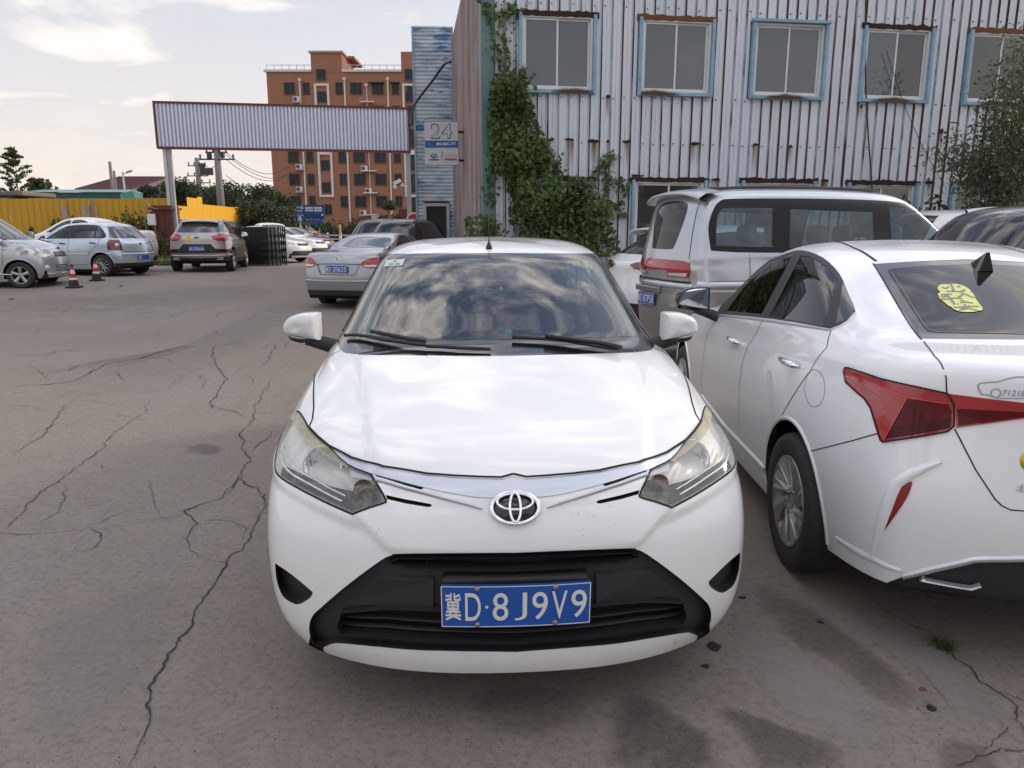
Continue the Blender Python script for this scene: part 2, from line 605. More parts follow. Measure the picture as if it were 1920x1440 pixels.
class AxisP:
    def __init__(s, ax, sign=1):
        s.ax = ax; s.sign = sign
        s.i = {'x': (1, 2), 'y': (0, 2), 'z': (0, 1)}[ax]
        s.d = {'x': Vector((1, 0, 0)), 'y': Vector((0, 1, 0)), 'z': Vector((0, 0, 1))}[ax] * -sign
    def to2(s, p): return (p[s.i[0]], p[s.i[1]])
    def pt(s, q):
        v = [0, 0, 0]
        v[s.i[0]], v[s.i[1]] = q
        return Vector(v)
    def ray(s, q): return s.pt(q) - s.d * 20, s.d
    def plane(s, a, b):
        p, q = s.pt(a), s.pt(b)
        return p, (q - p).cross(s.d).normalized()
class CamP:
    "outlines read off the photograph, carried along sight lines onto the body"
    def __init__(s, M, mirror):
        s.M = M; s.Mi = M.inverted(); s.mir = -1 if mirror else 1
        o = s.Mi @ Vector((0, 0, CAM_H))
        s.o = Vector((o.x * s.mir, o.y, o.z))
    def to2(s, p): return proj(s.M @ Vector((p[0] * s.mir, p[1], p[2])))
    def ray(s, q):
        d = s.Mi.to_3x3() @ ray(*q)
        return s.o, Vector((d.x * s.mir, d.y, d.z)).normalized()
    def plane(s, a, b):
        return s.o, s.ray(a)[1].cross(s.ray(b)[1]).normalized()

def inside(q, poly):
    x, y = q
    c = False
    n = len(poly)
    j = n - 1
    for i in range(n):
        xi, yi = poly[i]; xj, yj = poly[j]
        if (yi > y) != (yj > y) and x < (xj - xi) * (y - yi) / (yj - yi) + xi: c = not c
        j = i
    return c

class Hull:
    def __init__(s, rings, mu=8, mv=8, press=None):
        C = np.array(rings, float)                     # ring, k, xyz
        mir = np.array([-1., 1, 1])
        # along the ring: symmetric about x=0 at both ends
        P = np.concatenate([C[:, 1:2] * mir, C, C[:, -2:-1] * mir], 1)
        G = bspl(np.swapaxes(P, 0, 1), mu)             # u, ring, xyz
        G = np.swapaxes(G, 0, 1)                       # ring, u, xyz
        top = G[-2:-1] * mir
        bot = 2 * G[0:1] - G[1:2]
        G = bspl(np.concatenate([bot, G, top], 0), mv)  # v, u, xyz
        G[:, 0, 0] = 0; G[:, -1, 0] = 0; G[-1, :, 0] = 0
        G[..., 0] = np.maximum(G[..., 0], 0)
        s.G = G
        du = np.gradient(G, axis=1); dv = np.gradient(G, axis=0)
        N = np.cross(du, dv)
        l = np.linalg.norm(N, axis=2, keepdims=True)
        N = N / np.maximum(l, 1e-12)
        ctr = np.array([0, G[..., 1].mean(), G[..., 2].mean()])
        if (N * (G - ctr)).sum() < 0: N = -N
        N[-1, :, 0] = 0; N[:, 0, 0] = 0; N[:, -1, 0] = 0
        if press is not None:
            D = press(G, N)
            G = G + N * D[..., None]
            G[:, 0, 0] = 0; G[:, -1, 0] = 0; G[-1, :, 0] = 0
            s.G = G
            du = np.gradient(G, axis=1); dv = np.gradient(G, axis=0)
            N2 = np.cross(du, dv); l2 = np.linalg.norm(N2, axis=2, keepdims=True)
            N2 = N2 / np.maximum(l2, 1e-12)
            N2 *= np.sign((N2 * N).sum(2, keepdims=True) + 1e-12)
            N = N2
        bad = l[..., 0] < 1e-9
        N[bad] = (0, 0, 1)
        N /= np.maximum(np.linalg.norm(N, axis=2, keepdims=True), 1e-9)
        s.bm = bm = bmesh.new()
        s.nl = bm.verts.layers.float_vector.new('nrm')
        s.pl = bm.faces.layers.int.new('part')
        nv, nu = G.shape[:2]
        V = []
        for i in range(nv):
            row = []
            for j in range(nu):
                v = bm.verts.new(G[i, j]); v[s.nl] = N[i, j]
                row.append(v)
            V.append(row)
        for i in range(nv - 1):
            for j in range(nu - 1):
                q = [V[i][j], V[i][j + 1], V[i + 1][j + 1], V[i + 1][j]]
                nn = Vector(N[i, j] + N[i + 1, j + 1])
                f = bm.faces.new(q)
                f.normal_update()
                if f.normal.dot(nn) < 0: f.normal_flip()
        bm.normal_update()
        s.bvh = BVHTree.FromBMesh(bm)
        s.next = 1
    def hit(s, P, q, tol=.12):
        o, d = P.ray(q)
        r = s.bvh.ray_cast(o, d)
        if r[0] is None:
            best = None
            L = 24 if isinstance(P, AxisP) else 12
            for i in range(240):
                p = o + d * (L * i / 240)
                q = s.bvh.find_nearest(p, .35)
                if q[0] is not None and (best is None or q[3] < best[3]): best = q
            if best is None or best[3] > tol: return None
            return best[0], best[1]
        return r[0], r[1]
    def near(s, p):
        r = s.bvh.find_nearest(Vector(p))
        return r[0], r[1]
    def cut(s, poly, P, cond=None, inside_of=(0,)):
        "cuts an outline into the surface; the faces within become a part of their own"
        bm = s.bm
        poly = [tuple(p) for p in poly]
        xs = [p[0] for p in poly]; ys = [p[1] for p in poly]
        bx = (min(xs), min(ys), max(xs), max(ys))
        bm.faces.ensure_lookup_table()
        cand = []
        pad = 1e-6
        for f in bm.faces:
            if f[s.pl] not in inside_of: continue
            c = f.calc_center_median()
            if cond is not None and not cond(c, f.normal): continue
            q = [P.to2(v.co) for v in f.verts]
            fx0 = min(a[0] for a in q); fx1 = max(a[0] for a in q); fy0 = min(a[1] for a in q); fy1 = max(a[1] for a in q)
            if fx1 < bx[0] or fx0 > bx[2] or fy1 < bx[1] or fy0 > bx[3]: continue
            cand.append(f)
        cand = set(cand)
        n = len(poly)
        for i in range(n):
            a, b = poly[i], poly[(i + 1) % n]
            if abs(a[0] - b[0]) + abs(a[1] - b[1]) < 1e-9: continue
            x0, x1 = min(a[0], b[0]) - pad, max(a[0], b[0]) + pad
            y0, y1 = min(a[1], b[1]) - pad, max(a[1], b[1]) + pad
            sub = []
            for f in cand:
                q = [P.to2(v.co) for v in f.verts]
                if max(t[0] for t in q) < x0 or min(t[0] for t in q) > x1 or max(t[1] for t in q) < y0 or min(t[1] for t in q) > y1: continue
                sub.append(f)
            if not sub: continue
            co, no = P.plane(a, b)
            geom = list(sub) + list({e for f in sub for e in f.edges}) + list({v for f in sub for v in f.verts})
            r = bmesh.ops.bisect_plane(bm, geom=geom, dist=1e-6, plane_co=co, plane_no=no)
            cand -= set(sub)
            for g in r['geom']:
                if isinstance(g, bmesh.types.BMFace) and g.is_valid: cand.add(g)
            for f in sub:
                if f.is_valid: cand.add(f)
        pid = s.next
        s.next += 1
        k = 0
        for f in cand:
            if not f.is_valid: continue
            if inside(P.to2(f.calc_center_median()), poly):
                f[s.pl] = pid
                k += 1
        return pid
    def data(s, pid, lift=0.0, thick=0.0, along=None, keep=False):
        "verts, faces, normals of a part, moved along its normals by lift; thick adds a skirt back to the surface"
        fs = [f for f in s.bm.faces if f[s.pl] == pid]
        if keep and fs:                                # only the largest connected piece
            left, best = set(fs), []
            while left:
                stack, comp = [left.pop()], []
                while stack:
                    f = stack.pop(); comp.append(f)
                    for e in f.edges:
                        for g in e.link_faces:
                            if g in left: left.discard(g); stack.append(g)
                if len(comp) > len(best): best = comp
            fs = best
        idx, vs, ns, out = {}, [], [], []
        for f in fs:
            r = []
            for v in f.verts:
                if v not in idx:
                    idx[v] = len(vs)
                    n = Vector(v[s.nl])
                    vs.append(v.co + (along if along is not None else n) * lift); ns.append(n)
                r.append(idx[v])
            out.append(r)
        walls = []
        if thick:
            fset = set(fs)
            for f in fs:
                for lp in f.loops:
                    e = lp.edge
                    if sum(1 for g in e.link_faces if g in fset) == 1:
                        a, b = lp.vert, lp.link_loop_next.vert
                        if a.co.x < 1e-5 and b.co.x < 1e-5: continue
                        walls.append((idx[a], idx[b]))
        return vs, out, ns, walls
    def emit(s, pid, name, mat, parent, mode='both', lift=0.0, skirt=0.0, along=None, label=None, keep=False):
        """mode both: one mesh with its mirror image; pair: two objects; left/right: one side. skirt: depth of walls drawn from the edge"""
        vs, fs, ns, walls = s.data(pid, lift, skirt, along, keep)
        if not fs: return []
        res = []
        def build(sides):
            V, F, N = [], [], []
            for sg in sides:
                b = len(V)
                mp = []
                for i, (v, n) in enumerate(zip(vs, ns)):
                    if b and v.x < 1e-5: mp.append(i)
                    else:
                        mp.append(len(V)); V.append((v.x * sg, v.y, v.z)); N.append((n.x * sg, n.y, n.z))
                F += [[mp[i] for i in (f if sg > 0 else reversed(f))] for f in fs]
                if skirt:
                    for a, c in walls:
                        k = len(V)
                        va, vc = vs[a], vs[c]
                        da = (along if along is not None else ns[a]) * -skirt
                        dc = (along if along is not None else ns[c]) * -skirt
                        q = [va, va + da, vc + dc, vc]
                        nn = (vc - va).cross(da).normalized()
                        nn = -nn if skirt > 0 else nn
                        if skirt < 0: nn = -nn
                        V += [(v.x * sg, v.y, v.z) for v in q]; N += [(nn.x * sg, nn.y, nn.z)] * 4
                        F.append([k, k + 1, k + 2, k + 3] if sg > 0 else [k + 3, k + 2, k + 1, k])
            me = bpy.data.meshes.new(name)
            me.from_pydata(V, [], F)
            me.materials.append(mat)
            me.polygons.foreach_set('use_smooth', [True] * len(F))
            me.normals_split_custom_set_from_vertices(N)
            me.update()
            o = link(name, me, parent)
            if label: o['label'] = label
            return o
        if mode == 'both': res.append(build((1, -1)))
        elif mode == 'pair': res += [build((1,)), build((-1,))]
        elif mode == 'pos': res.append(build((1,)))
        elif mode == 'neg': res.append(build((-1,)))
        return res
    def clean(s):
        bmesh.ops.remove_doubles(s.bm, verts=s.bm.verts[:], dist=2e-4)
        bmesh.ops.dissolve_degenerate(s.bm, dist=2e-4, edges=s.bm.edges[:])
    def drop(s, pid):
        bmesh.ops.delete(s.bm, geom=[f for f in s.bm.faces if f[s.pl] == pid], context='FACES')
    def path(s, pts, P, step=.02, lim=None):
        "points of a drawn line on the surface, with normals"
        out = []
        for q in pts:
            h = s.hit(P, q)
            if h is None: continue
            out.append(h)
        if len(out) < 2: return out
        res = [out[0]]
        for (a, na), (b, nb) in zip(out, out[1:]):
            L = (b - a).length
            if lim and L > lim: continue
            k = max(1, int(L / step))
            for i in range(1, k + 1):
                t = i / k
                p = a.lerp(b, t)
                n = na.lerp(nb, t).normalized()
                h = s.bvh.find_nearest(p)
                if h[0] is not None and (h[0] - p).length < .05: p = h[0]
                res.append((p, n))
        return res
def strip(mb, path, w, h=.0015, n=1, sides=(1,), mi=None, taper=None, lift=0.0):
    "a band along a surface path; n>1 gives it a rounded back of height h"
    if len(path) < 2: return
    for sg in sides:
        vs, fs = [], []
        m = len(path)
        for i, (p, nr) in enumerate(path):
            d = path[min(i + 1, m - 1)][0] - path[max(i - 1, 0)][0]
            if d.length < 1e-9: d = Vector((1, 0, 0))
            l = d.normalized().cross(nr)
            l = l.normalized() if l.length > 1e-6 else Vector((0, 0, 1))
            ww = w * (taper(i / (m - 1)) if taper else 1)
            for k in range(n + 1):
                t = k / n
                hh = h if n == 1 else h * math.sin(math.pi * t) ** .5 if 0 < t < 1 else -.001
                q = p + l * (ww * (t - .5)) + nr * (hh + lift)
                vs.append((q.x * sg, q.y, q.z))
        flip = 0
        for i in range(m - 1):
            for k in range(n):
                a = i * (n + 1) + k
                q = (a, a + n + 1, a + n + 2, a + 1)
                fs.append(q)
                v0, v1, v2 = Vector(vs[q[0]]), Vector(vs[q[1]]), Vector(vs[q[3]])
                nr = path[i][1]
                flip += (v1 - v0).cross(v2 - v0).dot(Vector((nr.x * sg, nr.y, nr.z)))
        if flip < 0: fs = [tuple(reversed(q)) for q in fs]
        mb.add(vs, fs, mi)

def std_rings(L, W, H, zb=.2, ax=(.83, 3.38), nose=.70, lead=.775, cowl=(1.06, 1.0), wt=(1.84, 1.385), rt=(3.28, 1.395),
              rb=(3.85, 1.06), tl=(4.36, 1.05), belt=(.985, 1.03), wroof=.60, wbelt=.765, bow=.34, rbow=.26, rear_w=None, shoulder=.86, roof_side=None, tail=0.0, hoodw=.70, frontw=.96, ny0=.0, rfull=0., yB=None, flat=False):
    """a passenger car from its main measures (metres, half widths). cowl/wt/rt/rb/tl = (y,z) of windscreen base, windscreen top,
    roof end, rear glass base and tailgate edge"""
    k = W / .85
    rw = rear_w or W * .95
    a0, a1 = ax
    zs = shoulder
    hy = cowl[0]
    rs = roof_side or (wt[1] + .015)
    yB = yB or min(rb[0] - .25, L - .7)
    def rfw(b, ref=None):
        t = (ref or rw) * .97
        return rw * b * (1 - rfull) + t * rfull
    z2, z3, z4 = zb + .25 * (nose - zb) / .5 , zb + .40 * (nose - zb) / .5, nose
    zl = (zb + .07)
    tz = tl[1]
    t2 = zb + .55 * (tz - zb); t1 = zb + .3 * (tz - zb); t3 = zb + .8 * (tz - zb)
    r = []
    r.append(ring((.06 + ny0, zb + .015, bow * .85, W * .9, zb), (a0, W * .94, zb - .01), (W * .945, zb - .01), (a1, W * .94, zb), (L - .06, zb + .08, rbow * .9, rw * .95, zb + .07)))
    r.append(ring((ny0, zl, bow * .97, W * .95 * frontw / .96, zl + .03), (a0, W * .98, zl + .03), (W * .97, zl + .01), (a1, W * .98, zl + .04), (L - .012, t1, rbow, rw * .985, t1)))
    r.append(ring((ny0, z2, bow, W * .965 * frontw / .96, z2 + .03), (a0, W * .998, z2 + .03), (W * .985, z2 + .02), (a1, W * .998, z2 + .05), (L, t1 + (t2 - t1) * .55, rbow, rw, t1 + (t2 - t1) * .55)))
    r.append(ring((.015 + ny0, z3, bow, W * frontw, z3 + .02), (a0, W, z3 + .03), (W, z3 + .03), (a1, W, z3 + .06), (L - .008, t2, rbow, rw, t2)))
    r.append(ring((.05, z4, bow * 1.18, W * (frontw - .02), z4 + .04), (a0 + .02, W * .994, z4 + .06), (W, z4 + .04), (a1, W * .996, z4 + .1), (L - .03 - tail * .3, t3, rbow * 1.05, rw * .98, t3)))
    r.append(ring((.11, lead, bow * 1.5, W * .89, lead + .085), (a0 + .07, W * .945, zs + .02), (W * .983, zs), (a1, W * .975, zs + .06), (tl[0] + .03, tz - .05, rbow * 1.1, rfw(.96), tz - .05)))
    r.append(ring((.11 + .22 * (hy - .1), lead + .40 * (cowl[1] - lead), bow * 1.45, hoodw * k, lead + .60 * (cowl[1] - lead)), (a0 + .17, W * .89, belt[0] - .04), (W * .955, (zs + belt[0]) / 2), (a1 + .03, W * .94, (zs + .06 + belt[1]) / 2), (tl[0], tz, rbow, rfw(.92), tz - .01)))
    r.append(ring((hy - .12, cowl[1] - .015, .16, hoodw * k * .97, cowl[1] - .015), (hy + .27, wbelt * .965, belt[0]), (wbelt * 1.025, belt[0] - .025 + (belt[1] - belt[0]) / 2), (yB + .05, wbelt * .965, belt[1] - .03), ((rb[0] + tl[0]) / 2, (rb[1] + tz) / 2, rbow * .7, rfw(.84, wbelt * 1.03), (rb[1] + tz) / 2 - .01)))
    r.append(ring((hy + .02, cowl[1] + .005, .24, hoodw * k * .95, cowl[1] + .005), (hy + .44, wbelt * .935, belt[0] + .03), (wbelt, belt[0] + .01 + (belt[1] - belt[0]) / 2), (yB, wbelt * .94, belt[1]), (rb[0], rb[1], rbow * .6, rfw(.74, wbelt), rb[1] - .01)))
    f = .52
    ym, zm = hy + f * (wt[0] - hy), cowl[1] + .56 * (wt[1] - cowl[1])
    yr, zr = rb[0] + f * (rt[0] - rb[0]), rb[1] + .54 * (rt[1] - rb[1])
    wm = wbelt + .50 * (wroof - wbelt)
    r.append(ring((ym, zm, .21, wm * .875, zm - .01), (ym + .36, wm * .945, zm), (wm, (belt[0] + rs) / 2 + .03), ((yB + rt[0] - .2) / 2 + .02, wm * .95, zr), (yr, zr, rbow * .6, wm * (.80 + .18 * rfull), zr - .01)))
    r.append(ring((wt[0], wt[1], .15, wroof * .91, wt[1] - .025), (wt[0] + .22, wroof * .975, wt[1] - .02), (wroof, rs), (rt[0] - .22, wroof * .965, rt[1] - .02), (rt[0], rt[1], .12, wroof * (.86 + .10 * rfull), rt[1] - .02)))
    r.append(ring((wt[0] + .2, (wt[1] * .42 + H * .58) - .004, .08, wroof * .72, wt[1] + .4 * (H - wt[1])), (wt[0] + .38, wroof * .74, H - .04), (wroof * .76, H - .022), (rt[0] - .4, wroof * .74, (H + rt[1]) / 2 + .01), (rt[0] - .22, rt[1] * .45 + H * .55 - .004, .08, wroof * .68, rt[1] + .4 * (H - rt[1]))))
    if flat:
        # two more rings on the straight of the windscreen, so that the pane stays flat between its edges
        a8, a9, a10 = r[8], r[9], r[10]
        mixr = lambda p, q, t: [tuple(u * (1 - t) + w_ * t for u, w_ in zip(a, b)) for a, b in zip(p, q)]
        r = r[:9] + [mixr(a8, a9, .5), a9, mixr(a9, a10, .5)] + r[10:]
    y0, y1 = wt[0] + .34, rt[0] - .36
    top = []
    for i in range(15):
        t = max(0, min(1, (i - 2) / 10))
        e0, e1 = (wt[1] * .25 + H * .75), (rt[1] * .3 + H * .7)
        z = H - (H - e0) * (1 - t) ** 3 - (H - e1) * t ** 3
        top.append((0, y0 + (y1 - y0) * t, z))
    r.append(top)
    return r

# ------------------------------------------------------------------ wheels
WHEEL_CACHE = {}
def wheel(parent, loc, side, R_=.305, w=.19, style='five', steer=0.0):
    "side +1: outer face towards +x. wheel > tyre, rim"
    key = (round(R_, 3), round(w, 3), style)
    if key not in WHEEL_CACHE:
        rr = R_ * .66
        Mx = Matrix(((0, 0, 1), (1, 0, 0), (0, 1, 0))).to_4x4()        # local z -> x
        t = MB(); t.sm = True
        h = w / 2
        t.lathe([(rr * .97, -h * .8), (rr + .01, -h * .95), (R_ * .86, -h), (R_ * .95, -h * .96), (R_ * .985, -h * .78), (R_, -h * .4), (R_, h * .4), (R_ * .985, h * .78), (R_ * .95, h * .96), (R_ * .86, h), (R_ * .80, h * .985), (rr + .01, h * .95), (rr * .97, h * .8)], 40, Mx)
        # tread grooves
        g = MB(); g.sm = True
        r = MB(); r.sm = True
        r.lathe([(rr * .80, -h * .3), (rr * .86, h * .25), (rr * .93, h * .78), (rr * 1.0, h * .97), (rr * 1.0, h * .90), (rr * .97, h * .7)], 40, Mx)
        r.lathe([(0.001, h * .70), (rr * .16, h * .70), (rr * .20, h * .62), (rr * .20, h * .3)], 24, Mx)
        r.sm = False
        def spoke(a0, a1, r0, r1, wa, wb, x0, x1, dz=.012):
            ca, sa, cb, sb = math.cos(a0), math.sin(a0), math.cos(a1), math.sin(a1)
            P = []
            for (rad, ang, ww, xx) in ((r0, a0, wa, x0), (r1, a1, wb, x1)):
                c, s_ = math.cos(ang), math.sin(ang)
                for sg in (-1, 1):
                    P.append(Vector((xx - abs(0), rad * c - sg * ww * s_, rad * s_ + sg * ww * c)))
            q = [P[0], P[1], P[3], P[2]]
            mid0 = (P[0] + P[1]) / 2 + Vector((dz, 0, 0)); mid1 = (P[2] + P[3]) / 2 + Vector((dz * .6, 0, 0))
            back = [p - Vector((.03, 0, 0)) for p in q]
            vs = q + back + [mid0, mid1]
            r.add(vs, [(0, 8, 9, 3), (8, 1, 2, 9), (0, 3, 7, 4), (1, 5, 6, 2), (0, 4, 5, 1), (0, 1, 8), (3, 9, 2)])
        if style == 'five':
            for k in range(5):
                a = k * 2 * math.pi / 5 + .3
                spoke(a, a, rr * .15, rr * .96, rr * .13, rr * .20, h * .62, h * .84)
        elif style == 'ten':
            for k in range(10):
                a = k * 2 * math.pi / 10
                spoke(a, a + .12, rr * .18, rr * .95, rr * .06, rr * .075, h * .62, h * .84)
        elif style == 'blade':
            for k in range(8):
                a = k * 2 * math.pi / 8 + .1
                spoke(a, a + .42, rr * .20, rr * .96, rr * .12, rr * .22, h * .60, h * .86, .02)
            for k in range(8):
                a = k * 2 * math.pi / 8 + .1
                spoke(a + .1, a + .70, rr * .30, rr * .94, rr * .03, rr * .09, h * .75, h * .93, .01)
        else:
            for k in range(7):
                a = k * 2 * math.pi / 7
                spoke(a, a, rr * .18, rr * .95, rr * .12, rr * .12, h * .62, h * .84)
        for k in range(5):
            a = k * 2 * math.pi / 5
            p = Vector((h * .72, rr * .26 * math.cos(a), rr * .26 * math.sin(a)))
            r.box(p, (.014, .014, .014))
        d = MB(); d.sm = True
        d.lathe([(0.001, h * .05), (rr * .70, h * .05), (rr * .72, 0), (rr * .86, -h * .3)], 28, Mx)
        d.lathe([(rr * .70, h * .12), (rr * .45, h * .14), (rr * .45, h * .05)], 28, Mx)
        rimmat = M_rimd if style == 'blade' else M_rim
        WHEEL_CACHE[key] = (d.mesh('wheel', M_blk2), t.mesh('tyre', M_rub), r.mesh('rim', rimmat))
    a, b, c = WHEEL_CACHE[key]
    o = link('wheel', a, parent, loc)
    o.rotation_euler = (0, 0, (0 if side > 0 else math.pi) + steer)
    link('tyre', b, o); link('rim', c, o)
    return o

def arch_poly(y, z, r, n=22, zb=-.2):
    pts = [(y - r * .98, zb)]
    for i in range(n + 1):
        a = math.pi - math.pi * i / n
        pts.append((y + r * math.cos(a), z + r * math.sin(a)))
    pts.append((y + r * .98, zb))
    return pts
XP = AxisP('x', 1)
YF = AxisP('y', -1)     # seen from the front
YR = AxisP('y', 1)      # seen from the rear
ZP = AxisP('z', 1)

def arches(h, ax, rad, W, car, lip=True, lipmat=None, inner=.40, zc=None):
    for y in ax:
        zc_ = zc or rad * .90
        pid = h.cut(arch_poly(y, zc_, rad), XP, lambda c, n: c.x > .5)
        h.drop(pid)
    for y in ax:
        zc_ = zc or rad * .90
        for sg in (1, -1):
            mb = MB(); mb.sm = True
            vs, fs = [], []
            n = 18
            for i in range(n + 1):
                a = math.pi * 1.04 - math.pi * 1.08 * i / n
                hx = h.bvh.ray_cast(Vector((3, y + (rad + .012) * math.cos(a), max(.26, zc_ + (rad + .012) * math.sin(a)))), Vector((-1, 0, 0)))
                xo = min(W - .09, hx[0].x - .07) if hx[0] is not None else W - .08
                for x in (inner, max(inner + .1, xo)):
                    vs.append((x * sg, y + (rad + .012) * math.cos(a), zc_ + (rad + .012) * math.sin(a)))
            for i in range(n): fs.append((2 * i, 2 * i + 1, 2 * i + 3, 2 * i + 2))
            k = len(vs)
            vs.append((inner * sg, y, zc_))
            for i in range(n): fs.append((k, 2 * i, 2 * i + 2))
            mb.add(vs, fs)
            mb.obj('wheel_arch_liner', M_blk2, car)
    if lip:
        for y in ax:
            zc_ = zc or rad * .90
            pts = [(y + (rad + .010) * math.cos(a), zc_ + (rad + .010) * math.sin(a)) for a in [math.pi * 1.05 - math.pi * 1.10 * i / 30 for i in range(31)]]
            pts = [q for q in pts if q[1] > .17]
            pa = h.path(pts, XP, .03)
            for sg in (1, -1):
                lb = MB(); lb.sm = True
                strip(lb, pa, .022, .007, 4, (sg,))
                if lb.v: lb.obj('arch_lip', lipmat or M_gap, car)

def plate(parent, loc, text, rot=None, w=.44, hgt=.14, bend=0.0, bolts=True, name='number_plate', detail=True):
    "blue plate; the text is one province sign, one letter, then five more. faces local -y"
    fr = empty_part = None
    b = MB()
    def rr(wd, hg, r, n=5):
        p = []
        for cx, cy, a0 in ((wd / 2 - r, hg / 2 - r, 0), (-wd / 2 + r, hg / 2 - r, 90), (-wd / 2 + r, -hg / 2 + r, 180), (wd / 2 - r, -hg / 2 + r, 270)):
            for i in range(n + 1):
                a = R(a0 + 90 * i / n)
                p.append((cx + r * math.cos(a), cy + r * math.sin(a)))
        return p
    def bendv(vs): return [Vector((v[0], v[1] + bend * (v[0] / (w / 2)) ** 2, v[2])) for v in vs]
    outer = rr(w, hgt, .010); rim = rr(w - .006, hgt - .006, .009); inn = rr(w - .013, hgt - .013, .007)
    nseg = 12
    # base sheet as a grid so that it can bend
    vs, fs = [], []
    for i in range(nseg + 1):
        x = -w / 2 + .004 + (w - .008) * i / nseg
        for (y, z) in ((-.002, -hgt / 2 + .001), (-.002, hgt / 2 - .001), (.002, hgt / 2 - .001), (.002, -hgt / 2 + .001)):
            vs.append((x, y, z))
    for i in range(nseg):
        for k in range(4):
            k2 = (k + 1) % 4
            fs.append((i * 4 + k, (i + 1) * 4 + k, (i + 1) * 4 + k2, i * 4 + k2))
    fs += [(0, 1, 2, 3), (nseg * 4 + 3, nseg * 4 + 2, nseg * 4 + 1, nseg * 4)]
    b.add(bendv(vs), fs, 0)
    m = len(rim)
    vs = [(x, -.0032, z) for x, z in rim] + [(x, -.0032, z) for x, z in inn]
    # the thin white frame, cut into short pieces along the long sides
    def frame(a, c):
        vs = []
        k = 10
        for i in range(k + 1):
            t = i / k
            for (p, q) in (a, c):
                vs.append((p[0] * (1 - t) + q[0] * t, -.0036, p[1] * (1 - t) + q[1] * t))
        b.add(bendv(vs), [(2 * i, 2 * i + 2, 2 * i + 3, 2 * i + 1) for i in range(k)], 1)
    W2, H2, g = w / 2 - .004, hgt / 2 - .004, .0028
    frame(((-W2, -H2), (W2, -H2)), ((-W2, -H2 + g), (W2, -H2 + g)))
    frame(((-W2, H2 - g), (W2, H2 - g)), ((-W2, H2), (W2, H2)))
    frame(((-W2, -H2), (-W2, H2)), ((-W2 + g, -H2), (-W2 + g, H2)))
    frame(((W2 - g, -H2), (W2 - g, H2)), ((W2, -H2), (W2, H2)))
    o = b.obj(name, [M_blue, M_wht], parent, loc)
    if rot is not None: o.rotation_euler = rot
    c = MB()
    Mt = Matrix(((1, 0, 0, 0), (0, 0, -1, -.0045), (0, 1, 0, 0), (0, 0, 0, 1)))
    s = w / .44
    xs = [15.5, 72.5, 151.5, 208.5, 265.5, 322.5, 379.5]
    for ch, x in zip(text, xs):
        x0 = x / 1000 * s - w / 2
        ww = .045 * s
        off = .004 if ord(ch) < 256 else .012
        if ch == 'J': x0 += .006 * s; ww = .036 * s; off = -.012
        if ch == '1': x0 += .014; ww = .016
        put_text(c, ch, (x0, -.045 * s, x0 + ww, .045 * s), Mt, 0, off)
    c.lathe([(.0001, 0), (.005 * s, 0)], 12, Matrix.Translation((134.5 / 1000 * s - w / 2, -.0045, 0)) @ Matrix.Rotation(R(90), 4, 'X'))
    c.v = [tuple(p) for p in bendv(c.v)]
    c.obj('plate_lettering', M_wht, o)
    if bolts:
        for x in (-.1125, .1125):
            for z in (-.058, .058):
                k = MB(); k.sm = True
                k.lathe([(.0001, .006), (.006, .005), (.0085, .001), (.0085, -.002)], 12, Matrix.Translation((x, -.004 + bend * (x / .22) ** 2, z)) @ Matrix.Rotation(R(90), 4, 'X'))
                k.obj('bolt', M_bolt, o)
    return o

